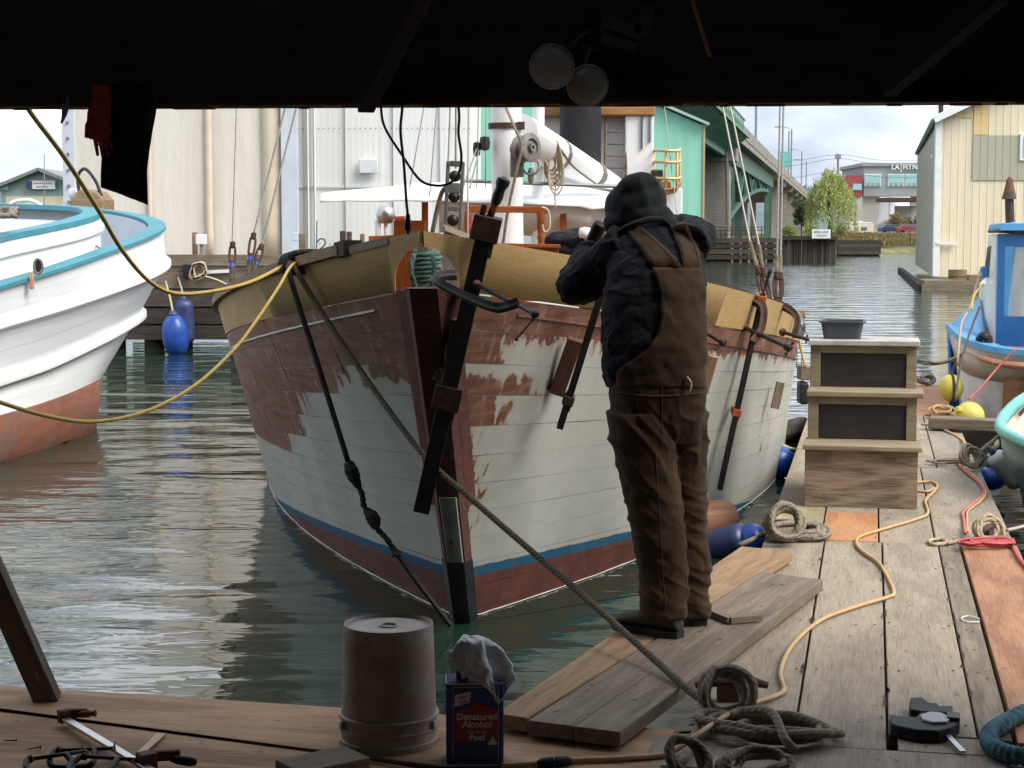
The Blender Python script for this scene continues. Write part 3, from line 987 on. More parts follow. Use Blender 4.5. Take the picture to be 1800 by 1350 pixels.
stem_piece('stem_shoe', 0.02, 0.36, [(0.062, -0.042), (0.07, 0.0), (0.062, 0.042), (0.03, 0.052), (0.03, -0.052)], MT['shoe_paint'], 0.0, 8)
sp = stem_piece('stem_iron', -0.62, 0.03, [(0.066, -0.052), (0.078, 0.0), (0.066, 0.052), (-0.03, 0.092), (-0.06, 0.07), (-0.06, -0.07), (-0.03, -0.092)], MT['black_metal'], 0.002, 12)
MB().lathe([(0, 0.0), (0.011, 0.0), (0.011, 0.012), (0, 0.014)], hull(stem_s(0.14) - 0.068, 0.0, 0.14), 10, frame_of((0, 0, -1)).transposed() @ Matrix.Identity(3)).build('bolt', MT['black_metal'], boat)

# bulwark sheets, bow pair with the arched opening cut through
def bulwark(side, s0, s1, n, name='bulwark_panel', tk=0.018, rise=0.0):
    rows_o, rows_i = [], []
    for q in (0.0, 1.0):
        ro, ri = [], []
        for i in range(n):
            s = s0 + (s1 - s0) * i / (n - 1)
            z = rail_z(s) - bul_h(s) * (1 - q) + (0.004 if q == 0 else 0) + (rise if q == 1 else 0)
            sb = s + (stem_s(z) + 0.001) * max(0, 1 - (s - s0) / 1.2) if s0 < 0.1 else s
            ro.append(hull(sb, side * (half_b(sb, z) + 0.006), z))
            ri.append(hull(sb + 0.004, side * max(half_b(sb, z) + 0.006 - tk, 0.0015), z))
        rows_o.append(ro)
        rows_i.append(ri)
    loop = rows_o + rows_i[::-1] + [rows_o[0]]
    m = MB().grid(loop)
    k = n
    R_ = len(loop)
    m.f.append(tuple(r * k for r in range(R_ - 1)))
    m.f.append(tuple(r * k + k - 1 for r in range(R_ - 2, -1, -1)))
    R = frame_of(rows_o[0][-1] - rows_o[0][0])
    return m.build(name, MT['bulwark'], boat, R=R, fix=True, auto=40)
bow_panels = [bulwark(-1, 0.004, 1.9, 24), bulwark(1, 0.004, 2.6, 30)]
bulwark(-1, 1.905, 5.2, 24)
bulwark(-1, 5.205, 12.5, 40)
bulwark(1, 2.605, 5.0, 20)
bulwark(1, 5.005, 12.5, 40)
hc = PD(750, 497, 6.95)
cut = MB()
prof = [(0.128 * math.cos(t), 0.148 * math.sin(t)) for t in [PI * i / 24 for i in range(25)]] + [(-0.128, -0.035), (0.128, -0.035)]
cut.prism(prof, 1.2, hc)
co = cut.build('cutter', MT['bulwark'], None, fix=True)
for p in bow_panels:
    bo = p.modifiers.new('b', 'BOOLEAN')
    bo.object = co
    bo.operation = 'DIFFERENCE'
    bo.solver = 'EXACT'
for p in bow_panels:
    evaluated(p)
bpy.data.objects.remove(co)
# rail cap (starboard from a little aft of the bow), doubler and batten
def along(side, ss, dz, dt):
    return [hull(s, side * (half_b(s, rail_z(s)) + dt), rail_z(s) + dz) for s in ss]
def strip(name, side, s0, s1, z0f, z1f, t0, t1, mat, n=40, ends=True):
    rows = []
    for i in range(n):
        s = s0 + (s1 - s0) * i / (n - 1)
        z0, z1 = z0f(s), z1f(s)
        b_ = half_b(s, (z0 + z1) / 2)
        rows.append([hull(s, side * (b_ + t0), z0), hull(s, side * (b_ + t1), z0), hull(s, side * (b_ + t1), z1), hull(s, side * (b_ + t0), z1)])
    m = MB().grid(rows, close_u=True)
    m.f += [(3, 2, 1, 0), tuple((n - 1) * 4 + j for j in range(4))]
    return m.build(name, mat, boat, fix=True, auto=30)
strip('rail_cap', -1, 0.62, 12.5, lambda s: rail_z(s) - 0.028, lambda s: rail_z(s) + 0.018, -0.075, 0.036, MT['rail_cap'], 60)
strip('rail_cap', 1, 5.3, 12.5, lambda s: rail_z(s) - 0.02, lambda s: rail_z(s) + 0.018, -0.075, 0.03, MT['rail_cap'], 40)
strip('rail_block', -1, 0.56, 0.66, lambda s: rail_z(s) - 0.035, lambda s: rail_z(s) + 0.03, -0.05, 0.03, MT['dark_timber'], 4)
strip('doubler', -1, 0.2, 0.56, lambda s: rail_z(s) - 0.03, lambda s: rail_z(s) + 0.004, -0.05, 0.0085, MT['plank_grey'], 8)
def bat_z(s):
    return rail_z(s) - bul_h(s) - 0.05 - 0.012 * s
strip('batten', -1, 0.50, 6.0, bat_z, lambda s: bat_z(s) + 0.009, 0.0, 0.012, MT['scraped_white'], 40)
strip('batten', 1, 0.62, 6.0, lambda s: bat_z(s) - 0.01, lambda s: bat_z(s) + 0.001, 0.0, 0.008, MT['stem_cheek'], 40)
# deck and bulwark stanchions
m = MB()
rows = []
for i in range(30):
    s = 0.55 + (LOA - 0.6) * i / 29
    z = rail_z(s) - 0.5
    bb = max(half_b(s, z) - 0.04, 0.01)
    rows.append([hull(s, -bb, z), hull(s, 0, z + 0.04), hull(s, bb, z)])
m.grid(rows)
m.build('deck', MT['plank_tan'], boat)
for side in (-1, 1):
    for s in (1.2, 2.2, 3.2, 4.2, 5.2, 6.2):
        z = rail_z(s)
        MB().beam(hull(s, side * (half_b(s, z - 0.45) - 0.06), z - 0.5), hull(s, side * (half_b(s, z) - 0.045), z - 0.02), 0.06, 0.05, (0, 1, 0)).build('stanchion', MT['varnish_pale'], boat)

m = MB()
for side in (-1, 1):
    pts = []
    for i in range(60):
        s = stem_s(WATER_Z) + 0.06 + (LOA - 1.4) * (i / 59) ** 1.5
        pts.append(hull(s, side * (half_b(s, WATER_Z) + 0.003), WATER_Z + 0.004 + 0.004 * noise.noise((i * 0.8, side, 0))))
    m.tube(pts, [0.0035 + 0.002 * noise.noise((i * 1.1, side * 5, 3)) for i in range(60)], 5)
m.build('waterline_growth', MT['scraped_white'], boat, smooth=True)
# --- gear seen through the bow opening
MB().lathe([(0.045, -0.5), (0.045, 0.02), (0.052, 0.03), (0.052, 0.06), (0, 0.065)], PD(748, 455, 7.35), 14).build('bollard', MT['galv'], boat)
m = MB()
pts = []
c = PD(748, 478, 7.35)
for i in range(140):
    t = i / 139
    a = t * 2 * PI * 9
    pts.append(c + Vector((math.cos(a) * (0.055 + 0.008 * (i // 16 % 2)), math.sin(a) * 0.055, -0.09 + 0.17 * t)))
m.tube(pts, 0.011, 6)
for dx in (-0.045, 0.03):
    m.tube(catmull([PD(748, 447, 7.3) + Vector((dx, -0.06, 0)), PD(748, 475, 7.25) + Vector((dx * 1.3, -0.04, 0)), PD(748, 508, 7.25) + Vector((dx * 0.8, -0.02, 0))], 6), 0.011, 6)
m.build('green_rope', MT['rope_green'], boat, smooth=True)
beam('breasthook', PD(700, 447, 7.22), PD(712, 525, 7.22), 0.06, 0.05, MT['varnish'], boat, (0, 1, 0))
MB().beam(PD(693, 452, 7.5), PD(748, 452, 7.5), 0.05, 0.32, ZX).build('bow_bulkhead', MT['varnish'], boat)
MB().beam(PD(762, 440, 7.7), PD(775, 510, 7.7), 0.05, 0.06, (0, 1, 0)).build('pale_post', MT['varnish_pale'], boat)
MB().box(PD(790, 470, 7.9), (0.12, 0.1, 0.2)).build('windlass_box', MT['grey_metal'], boat, bevel=0.01)
MB().tube([PD(785, 500, 7.6), PD(786, 470, 7.6), PD(789, 462, 7.6)], 0.008, 8).build('pin', MT['galv'], boat)

# --- mast, posts, boom and winch
def cyl(name, p0, p1, r0, r1, mat, parent=None, n=16, smooth=True):
    return MB().tube([Vector(p0), (Vector(p0) + Vector(p1)) / 2, Vector(p1)], [r0, (r0 + r1) / 2, r1], n).build(name, mat, parent or boat, auto=40)
mastb = PD(893, 520, 11.4)
mastt = PD(886, -300, 11.4)
cyl('mast', mastb, mastt, 0.108, 0.095, MT['white_clean'], n=24)
c = PD(889, 222, 11.4)
MB().lathe([(0.102, -0.018), (0.115, -0.018), (0.117, 0.018), (0.103, 0.02)], c, 24, cap=False).build('mast_band', MT['rust_dark'], boat)
MB().box(c + Vector((0.10, -0.06, 0)), (0.05, 0.05, 0.05)).build('band_lug', MT['rust_dark'], boat)
cyl('samson_post', PD(943, 520, 12.4), PD(948, 100, 12.4), 0.044, 0.042, MT['white_clean'])
# winch (reel on a bracket) on the mast
wc = PD(917, 262, 11.15)
Rw = frame_of(Vector((0.75, -0.65, 0.08)))
wr = MB()
wr.lathe([(0.02, -0.06), (0.05, -0.06), (0.05, -0.02), (0.088, -0.015), (0.09, 0.005), (0.05, 0.012), (0.045, 0.055), (0.092, 0.062), (0.096, 0.085), (0.06, 0.092), (0.055, 0.075), (0.03, 0.075), (0.028, 0.10), (0.012, 0.10), (0.012, 0.08)], wc, 22, Rw @ Matrix(((0, 0, 1), (0, 1, 0), (-1, 0, 0))))
wro = wr.build('winch', MT['grey_metal'], boat, auto=35)
MB().box(wc + Vector((-0.03, 0.05, -0.10)), (0.09, 0.1, 0.16)).build('winch_bracket', MT['grey_metal'], boat, bevel=0.012)
m = MB()
cc = wc + Vector((0.06, 0.02, -0.11))
m.tube([cc + Vector((0.055 * math.cos(t), 0.02 * math.sin(t), 0.055 * math.sin(t))) for t in [2 * PI * i / 14 for i in range(14)]], 0.008, 6, closed=True)
m.lathe([(0.012, -0.05), (0.02, -0.03), (0.02, 0.03), (0.012, 0.05)], cc + Vector((0, 0, -0.06)), 10)
m.build('winch_gear', MT['grey_metal'], boat, auto=35)
MB().tube(catmull([PD(890, 190, 11.2), PD(905, 225, 11.0), PD(917, 258, 10.98), PD(908, 300, 11.0), PD(893, 370, 11.05), PD(884, 430, 11.1)], 8), 0.010, 8).build('winch_line', MT['rope_grey'], boat, smooth=True)
# boom: big tapered white box spar running aft to starboard of the winch
bp = [PD(912, 235, 11.6), PD(975, 270, 12.3), PD(1035, 302, 13.0), PD(1082, 322, 13.6)]
MB().tube(bp, [0.14, 0.125, 0.10, 0.055], 14).build('boom', MT['white_clean'], boat, auto=40)
for px, py, D, r in ((975, 270, 12.3, 0.128), (1045, 306, 13.1, 0.098)):
    MB().tube([PD(px - 3, py - 1.5, D - 0.03), PD(px + 3, py + 1.5, D + 0.03)], r, 14).build('boom_band', MT['grey_metal'], boat, auto=40)
cyl('spreader_pole', PD(815, 318, 11.9), PD(1092, 328, 12.1), 0.013, 0.013, MT['galv'])
# coil of line hung from the boom
m = MB()
top = PD(972, 246, 12.0)
for k in range(7):
    w_, h_ = 0.03 + 0.007 * (k % 4), 0.21 + 0.028 * k
    ox, oy = (k - 3) * 0.006, -0.012 * k + 0.02
    m.tube(catmull([top + Vector((ox, oy, 0)), top + Vector((ox + w_, oy, -h_ * 0.35)), top + Vector((ox + w_ * 1.2, oy, -h_ * 0.8)),
                    top + Vector((ox + 0.004, oy, -h_)), top + Vector((ox - w_ * 1.1, oy, -h_ * 0.78)), top + Vector((ox - w_ * 0.9, oy, -h_ * 0.3))], 6, True), 0.007, 6, closed=True)
m.tube(catmull([top, top + Vector((0.02, 0, -0.25)), top + Vector((0.015, 0, -0.40)), top + Vector((0.02, 0, -0.47))], 6), 0.006, 6)
m.tube(catmull([top + Vector((-0.03, 0, -0.06)), top + Vector((0.0, -0.03, -0.09)), top + Vector((0.035, 0, -0.07))], 6), 0.012, 6)
m.build('line_coil', MT['rope_tan'], boat, smooth=True)
MB().tube(catmull([PD(985, 262, 12.0), PD(1010, 295, 12.4), PD(1050, 325, 12.9)], 6), 0.006, 6).build('boom_line', MT['rope_olive'], boat, smooth=True)
MB().tube(catmull([PD(1044, 270, 13.2), PD(1052, 283, 13.1), PD(1048, 312, 13.0)], 6), 0.008, 6).build('boom_strop', MT['rope_dark'], boat, smooth=True)

# --- awning over the house, its posts, varnished gallows and hatch
aw = []
NX, NY = 26, 8
for j in range(NY):
    r = []
    for i in range(NX):
        fx, fy = i / (NX - 1), j / (NY - 1)
        front = catmull([PD(562, 351, 11.9), PD(700, 349, 12.0), PD(850, 352, 12.1), PD(1000, 358, 12.2), PD(1062, 362, 12.3), PD(1120, 372, 12.4)], 5)
        back = catmull([PD(566, 343, 14.6), PD(700, 327, 14.8), PD(850, 318, 15.0), PD(1000, 326, 15.2), PD(1062, 337, 15.3), PD(1120, 345, 15.4)], 5)
        a_ = resample(front, NX)[i]
        b_ = resample(back, NX)[i]
        p = a_.lerp(b_, fy)
        p.z += 0.03 * math.sin(fy * PI) + 0.006 * noise.noise((fx * 9, fy * 4, 0))
        r.append(p)
    aw.append(r)
lip = [p + Vector((0, -0.01, -0.018 - 0.008 * noise.noise((i * 0.7, 4, 0)) - (0.018 if i > 18 and i % 3 == 0 else 0))) for i, p in enumerate(aw[0])]
MB().grid([lip] + aw).build('awning', MT['canvas'], boat, smooth=True, solid=0.006)
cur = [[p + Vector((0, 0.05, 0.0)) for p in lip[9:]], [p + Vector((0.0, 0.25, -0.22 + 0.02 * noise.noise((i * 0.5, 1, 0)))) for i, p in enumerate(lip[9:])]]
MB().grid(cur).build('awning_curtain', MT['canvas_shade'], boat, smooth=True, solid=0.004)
for px, py0, D in ((747, 352, 12.2), (990, 358, 12.3), (962, 356, 12.9)):
    beam('awning_post', PD(px, py0, D), PD(px, 470, D), 0.045, 0.045, MT['varnish'], boat, (0, 1, 0))
beam('gallows_rail', PD(818, 367, 10.9), PD(962, 369, 10.9), 0.045, 0.042, MT['varnish'], boat, bevel=0.006)
for px in (823, 951):
    m = MB().lathe([(0.03, 0.0), (0.03, 0.06), (0.022, 0.075), (0.022, 0.16), (0.028, 0.175), (0.024, 0.19), (0.024, 0.22), (0.03, 0.23), (0.03, 0.34)], PD(px, 372, 10.9) - Vector((0, 0, 0.34)), 12)
    m.build('gallows_post', MT['varnish'], boat, auto=40)
MB().tube(catmull([PD(952, 364, 10.8), PD(964, 372, 10.8), PD(966, 400, 10.8), PD(957, 408, 10.8), PD(953, 395, 10.8)], 6), 0.009, 6).build('looped_line', MT['rope_tan'], boat, smooth=True)
ht = thing  # (shorthand not reused)
hb0 = PD(868, 430, 9.3)
def panel_box(name, pl, pr, h, depth, mat, parent, th=0.03):
    d = (Vector(pr) - Vector(pl))
    R = frame_of(d)
    L = d.length
    m = MB()
    mid = (Vector(pl) + Vector(pr)) / 2
    m.box(mid + R @ Vector((0, 0, -h / 2)), (L, th, h), R)
    m.box(mid + R @ Vector((0, depth, -h / 2)), (L, th, h), R)
    for sx in (-1, 1):
        m.box(mid + R @ Vector((sx * (L / 2 - th / 2), depth / 2, -h / 2)), (th, depth - th, h - 0.004), R)
    m.box(mid + R @ Vector((0, depth / 2, -0.06)), (L - 2 * th, depth - th, 0.02), R)
    return m.build(name, mat, parent, R=R, bevel=0.004)
panel_box('hatch_coaming', PD(866, 431, 9.35), PD(982, 434, 9.35), 0.30, 0.7, MT['varnish'], boat)
beam('hatch_trim', PD(862, 430, 9.33), PD(985, 433, 9.33), 0.06, 0.02, MT['varnish'], boat, bevel=0.004)
panel_box('skylight', PD(648, 415, 9.6), PD(722, 411, 9.6), 0.16, 0.4, MT['varnish'], boat)
for px0, px1, py0, py1 in ((694, 712, 380, 415), (706, 722, 384, 415)):
    MB().box(PD((px0 + px1) / 2, (py0 + py1) / 2, 9.8), ((px1 - px0) * 9.8 / 3000, 0.03, (py1 - py0) * 9.8 / 3000)).build('hatch_board', MT['varnish'], boat, bevel=0.004)
# chromed lamp on the port bow
lc = PD(678, 377, 9.9)
m = MB().lathe([(0.0, -0.055), (0.035, -0.05), (0.052, -0.025), (0.056, 0.0), (0.05, 0.028), (0.03, 0.048), (0, 0.055)], lc, 18)
m.build('searchlight', MT['steel'], boat, smooth=True)
MB().lathe([(0.012, -0.2), (0.012, -0.05), (0.03, -0.05), (0.03, -0.04)], lc, 10).build('lamp_stalk', MT['white_clean'], boat)
MB().box(lc + Vector((-0.045, 0, -0.10)), (0.03, 0.05, 0.14)).build('lamp_bracket', MT['white_clean'], boat, bevel=0.008)
# steel block frame of the forestay
def block_frame():
    p0, p1 = PD(795, 413, 7.75), PD(801, 284, 7.75)
    R = frame_of(p1 - p0, (0, 1, 0))
    L = (p1 - p0).length
    mid = (p0 + p1) / 2
    cs, sn = math.cos, math.sin
    m = MB()
    wdt = 0.083
    for off in (-0.022, 0.022):
        # plate with two windows: build it as a ladder of bars and rounded shoulders
        for y in (-1, 1):
            m.box(mid + R @ Vector((0, y * wdt * 0.40, off)), (L, wdt * 0.2, 0.006), R)
        for t, hh in ((-0.46, 0.08), (-0.14, 0.05), (0.14, 0.11), (0.47, 0.06)):
            m.box(mid + R @ Vector((t * L, 0, off)), (hh * L * 1.3, wdt * 0.6 - 0.001, 0.005), R)
    o = m.build('stay_block', MT['galv'], boat, bevel=0.003)
    for t in (-0.30, 0.02, 0.30):
        MB().lathe([(0.008, -0.03), (0.026, -0.016), (0.018, 0), (0.026, 0.016), (0.008, 0.03)], mid + R @ Vector((t * L, 0, 0)), 14, R).build('sheave', MT['dark_steel'] if t else MT['galv'], o, auto=40)
    cyl('forestay', p1 - Vector((0, 0, 0.03)), PD(806, -400, 8.3), 0.006, 0.006, MT['wire'], n=6)
    MB().tube(catmull([PD(757, 425, 7.9), PD(768, 370, 7.9), PD(778, 336, 7.9), PD(792, 326, 7.85)], 6), 0.011, 8).build('hoop', MT['old_timber'], boat, smooth=True)
block_frame()
for a in (((783, 410, 7.9), (793, 150, 8.1)), ((822, 412, 8.3), (824, 150, 8.6)), ((838, 330, 11.8), (842, 150, 12.0)), ((853, 330, 11.8), (855, 150, 12.0)), ((720, 330, 11.9), (752, 150, 12.5)), ((755, 345, 11.9), (771, 150, 12.5)), ((812, 335, 8.0), (838, 262, 11.0)), ((826, 330, 8.4), (842, 265, 11.0))):
    cyl('stay_wire', PD(*a[0]), PD(*a[1]), 0.0045, 0.0045, MT['wire'], n=6)
# small blocks near the mast
for px, py, r in ((852, 252, 0.03), (838, 262, 0.022)):
    MB().lathe([(0, -0.05), (r, -0.04), (r * 1.2, 0), (r, 0.04), (0, 0.05)], PD(px, py, 11.3), 12).build('rigging_block', MT['dark_steel'], boat, auto=40)
# loose timber on the bow and toggles
beam('loose_board', PD(780, 403, 7.15), PD(842, 428, 7.2), 0.07, 0.018, MT['plank_grey'], boat, (0.3, -0.4, 1))

# --- shrouds with turnbuckles on both sides
def turnbuckle(name, p0, p1, r=0.016, mat='rust_dark'):
    p0, p1 = Vector(p0), Vector(p1)
    d = (p1 - p0)
    L = d.length
    R = frame_of(d, (0, 1, 0))
    m = MB()
    m.tube([p0, p0.lerp(p1, 0.16)], r * 0.65, 8)
    m.tube([p0.lerp(p1, 0.84), p1], r * 0.65, 8)
    for sgn in (-1, 1):
        m.tube(catmull([p0.lerp(p1, 0.12), p0.lerp(p1, 0.22) + R @ Vector((0, sgn * r, 0)), p0.lerp(p1, 0.78) + R @ Vector((0, sgn * r, 0)), p0.lerp(p1, 0.88)], 5), r * 0.5, 7)
    for t in (0.0, 0.12, 0.88, 1.0):
        m.lathe([(0, -r * 1.1), (r * 1.1, -r * 0.5), (r * 1.1, r * 0.5), (0, r * 1.1)], p0.lerp(p1, t), 10)
    return m.build(name, MT[mat], boat, auto=45)
for (bx, by), (mx_, my), (tx, ty) in (((1352, 545), (1318, 424), (1263, 150)), ((1352, 545), (1334, 430), (1276, 150)), ((1366, 534), (1366, 448), (1372, 150)), ((1369, 534), (1372, 450), (1378, 150))):
    D = 11.2
    a_, b_ = PD(bx, by, D), PD(mx_, my, D + 0.1)
    turnbuckle('turnbuckle', a_.lerp(b_, 0.05), a_.lerp(b_, 0.62), 0.020)
    cyl('shroud', a_.lerp(b_, 0.60), b_, 0.013, 0.013, MT['old_timber'], n=8)
    cyl('shroud', b_, PD(tx, ty, D + 0.6), 0.0075, 0.0075, MT['wire'], n=6)
for (bx, by), (mx_, my), (tx, ty) in (((407, 512), (409, 428), (418, 150)), ((433, 505), (446, 412), (511, 150)), ((440, 500), (460, 432), (531, 150))):
    D = 11.3
    a_, b_ = PD(bx, by, D), PD(mx_, my, D + 0.1)
    turnbuckle('turnbuckle', a_.lerp(b_, 0.55), b_, 0.017)
    cyl('shroud', a_, a_.lerp(b_, 0.56), 0.019, 0.019, MT['pier_timber'], n=8)
    cyl('seizing', a_.lerp(b_, 0.50), a_.lerp(b_, 0.58), 0.021, 0.021, MT['fender_blue'], n=8)
    cyl('shroud', b_, PD(tx, ty, D + 0.6), 0.0085, 0.0085, MT['wire'], n=6)

# ------------------------------------------------------------------ the white boat to the left
def PXC(lst, n):
    return resample(catmull([PD(*p) for p in lst], 8), n)
lb_rail = [(-260, 600, 10.6), (-120, 548, 12.0), (0, 508, 13.2), (100, 478, 14.1), (200, 443, 15.2), (258, 421, 16.0), (285, 405, 16.7), (279, 393, 17.2), (240, 381, 17.7), (175, 372, 18.2), (90, 367, 18.6), (-60, 362, 19.0), (-260, 360, 19.4)]
lb_r1 = [(-260, 660, 10.7), (-120, 610, 12.05), (0, 570, 13.25), (100, 541, 14.15), (200, 508, 15.2), (262, 484, 16.0), (291, 466, 16.75), (286, 455, 17.3), (250, 442, 17.8), (180, 432, 18.3), (90, 427, 18.7), (-60, 420, 19.0), (-260, 420, 19.4)]
lb_r2 = [(-260, 742, 10.9), (-120, 706, 12.2), (0, 667, 13.4), (80, 640, 14.2), (160, 603, 15.1), (210, 577, 15.8), (243, 555, 16.6), (238, 545, 17.2), (205, 535, 17.7), (150, 525, 18.1), (80, 520, 18.5), (-60, 515, 18.8), (-260, 515, 19.2)]
lb_pt = [(-260, 806, 10.85), (-120, 768, 12.1), (0, 730, 13.25), (60, 713, 13.9), (120, 692, 14.6), (165, 672, 15.3), (178, 665, 16.1), (172, 655, 16.8), (150, 645, 17.3), (100, 635, 17.7), (40, 630, 18.0), (-60, 625, 18.3), (-260, 620, 18.7)]
NQ = 64
lr, l1, l2, lp = PXC(lb_rail, NQ), PXC(lb_r1, NQ), PXC(lb_r2, NQ), PXC(lb_pt, NQ)
lw = [Vector((p.x - 0.12 if i < NQ * 0.55 else p.x - 0.25, p.y + (0.12 if i < NQ * 0.5 else -0.25), WATER_Z - 0.35)) for i, p in enumerate(lp)]
lboat = thing('moored_boat', l1[NQ // 3] * 1.0, 'big white boat with turquoise rails and two rubbing strakes at left edge', 'boat')
def mids(a, b, t):
    return [p.lerp(q, t) for p, q in zip(a, b)]
def outward(curve, i):
    d = curve[min(i + 1, len(curve) - 1)] - curve[max(i - 1, 0)]
    n_ = Vector((d.y, -d.x, 0))
    return n_.normalized() if n_.length > 1e-6 else Vector((1, 0, 0))
def inset(c, k):
    return [p - outward(c, i) * k for i, p in enumerate(c)]
MB().grid([inset(c_, 0.008) for c_ in (lr, mids(lr, l1, 0.5), l1, mids(l1, l2, 0.5), l2, mids(l2, lp, 0.5), lp)]).build('hull_lining', MT['scraped_white'], lboat, smooth=True)
for ca, cb, n_ in ((lr, l1, 3), (l1, l2, 4), (l2, lp, 3)):
    for k in range(n_):
        g_ = 0.006
        o_ = random.uniform(0, 0.0012)
        t0, t1 = (k + (g_ if k else 0)) / n_, (k + 1 - g_) / n_
        MB().grid([inset(mids(ca, cb, t_), o_) for t_ in (t0, (t0 + t1) / 2, t1)]).build('hull_plank', MT['hull_white'], lboat, smooth=True)
wk_ = [p.lerp(q, (p.z - WATER_Z - 0.01) / (p.z - q.z)) for p, q in zip(lp, lw)]
MB().tube(wk_, [0.02 + 0.01 * noise.noise((i * 0.9, 0, 0)) for i in range(NQ)], 6).build('weed_line', MT['dark_timber'], lboat, smooth=True)
MB().grid([lp, mids(lp, lw, 0.5), lw]).build('bottom', MT['red_bottom'], lboat, smooth=True, solid=0.02, offset=-1)
def outward(curve, i):
    d = curve[min(i + 1, len(curve) - 1)] - curve[max(i - 1, 0)]
    n_ = Vector((d.y, -d.x, 0))
    return n_.normalized() if n_.length > 1e-6 else Vector((1, 0, 0))
def band(name, c, h, out_, mat, parent, drop=0.0, inn=0.02):
    rows = []
    for i, p in enumerate(c):
        o = outward(c, i)
        rows.append([p - o * inn + ZX * (h / 2 + 0.01), p + o * out_ * 0.75 + ZX * (h / 2), p + o * out_ + ZX * (h / 3), p + o * out_ - ZX * (h / 3), p - o * inn - ZX * (h / 2 + drop)])
    m = MB().grid(rows, close_u=True)
    k = 5
    m.f += [tuple(range(k)), tuple((len(c) - 1) * k + j for j in range(k - 1, -1, -1))]
    return m.build(name, mat, parent, fix=True, auto=50)
band('rubbing_strake', l1[:44], 0.075, 0.045, MT['white_clean'], lboat, 0.03)
band('rubbing_strake', l2[:38], 0.09, 0.07, MT['white_clean'], lboat, 0.03)
def cap(name, c, w, th, mat, parent):
    rows = []
    for i, p in enumerate(c):
        o = outward(c, i)
        rows.append([p + o * 0.03 + ZX * th, p + o * 0.03, p - o * w, p - o * w + ZX * th])
    m = MB().grid(rows, close_u=True)
    m.f += [(0, 1, 2, 3), tuple((len(c) - 1) * 4 + j for j in (3, 2, 1, 0))]
    return m.build(name, mat, parent, fix=True, auto=30)
cap('rail_cap', lr, 0.14, 0.03, MT['turquoise'], lboat)
inn0 = [p - outward(lr, i) * 0.15 for i, p in enumerate(lr)]
inn1 = [p - outward(lr, i) * 0.19 - ZX * 0.62 for i, p in enumerate(lr)]
MB().grid([inn0, inn1]).build('bulwark_lining', MT['deck_grey'], lboat, smooth=True)
h_ = NQ // 2
m = MB().grid([inn1[:h_], [inn1[NQ - 1 - i] for i in range(h_)]])
m.build('main_deck', MT['deck_grey'], lboat)
# raised after deck with its own rail
ub_rail = [(-260, 450, 12.2), (-120, 417, 13.2), (0, 391, 14.0), (80, 379, 14.6), (140, 376, 15.2), (172, 381, 15.7), (178, 379, 16.1), (160, 371, 16.6), (110, 367, 17.0), (40, 366, 17.3), (-60, 362, 17.6), (-260, 355, 18)]
ub_rail = [(-260, 462, 12.0), (-120, 426, 13.0), (0, 391, 13.9), (80, 384 - 4, 14.5), (140, 378, 15.2), (168, 379, 15.8), (172, 376, 16.3), (150, 370, 16.8), (100, 367, 17.2), (40, 366, 17.5), (-60, 363, 17.8), (-260, 358, 18.2)]
ur = PXC([(-260, 502, 12.0), (-120, 459, 13.0), (0, 425, 13.9), (70, 410, 14.5), (130, 397, 15.1), (163, 387, 15.7), (174, 380, 16.2), (160, 373, 16.7), (110, 369, 17.1), (40, 367, 17.4), (-60, 363, 17.8), (-260, 358, 18.2)], NQ)
ulo = [p - outward(ur, i) * 0.02 - ZX * 0.75 for i, p in enumerate(ur)]
MB().grid([ur, ulo]).build('raised_side', MT['white_clean'], lboat, smooth=True, solid=0.02, offset=-1)
cap('raised_rail', ur, 0.15, 0.045, MT['turquoise'], lboat)
band('raised_lip', [p - ZX * 0.10 for p in ur[:36]], 0.06, 0.05, MT['white_clean'], lboat, 0.04)
dk = [p - outward(ur, i) * 0.14 - ZX * 0.10 for i, p in enumerate(ur)]
m = MB().grid([dk[:h_], [dk[NQ - 1 - i] for i in range(h_)]])
m.build('raised_deck', MT['deck_grey'], lboat)
# hawse oval and cleat
pc = PD(67, 468, 13.62)
MB().tube([pc + Vector((0.030 * math.cos(t), 0.012 * math.cos(t), 0.058 * math.sin(t))) for t in [2 * PI * i / 20 for i in range(20)]], 0.011, 8, closed=True).build('hawse_ring', MT['grey_metal'], lboat, smooth=True)
MB().add([pc + Vector((0.028 * math.cos(t), 0.012 * math.cos(t) - 0.004, 0.056 * math.sin(t))) for t in [2 * PI * i / 20 for i in range(20)]], [tuple(range(20))]).build('hawse_hole', MT['black_metal'], lboat)
pc = PD(56, 497, 13.6)
MB().beam(pc + ZX * 0.09, pc - ZX * 0.05, 0.03, 0.05, (0, 1, 0)).build('rail_lashing', MT['peach'], lboat, bevel=0.006)
m = MB()
m.tube(catmull([PD(205, 432, 15.6), PD(180, 438, 15.6), PD(160, 425, 15.9)], 5), 0.008, 6)
m.tube(catmull([PD(205, 436, 15.5), PD(175, 448, 15.4), PD(155, 445, 15.7)], 5), 0.008, 6)
m.build('dock_line', MT['rope_grey'], lboat, smooth=True)
m = MB()
for k in range(7):
    a = k * 1.3
    m.tube(catmull([PD(-20 + 8 * k, 380 - 3 * (k % 3), 14.0 + 0.05 * k), PD(5 + 4 * k, 366 + 4 * (k % 2), 14.1), PD(28 - 2 * k, 372 + 2 * k % 5, 14.0), PD(8 + 3 * k, 379, 13.9)], 6, True), 0.02, 7, closed=True)
m.build('rope_heap', MT['rope_grey'], lboat, smooth=True)
MB().tube(catmull([PD(15, 372, 17.4), PD(22, 356, 17.4), PD(50, 352, 17.4), PD(70, 360, 17.4), PD(75, 372, 17.4)], 6), 0.02, 8).build('grab_rail', MT['white_clean'], lboat, smooth=True)
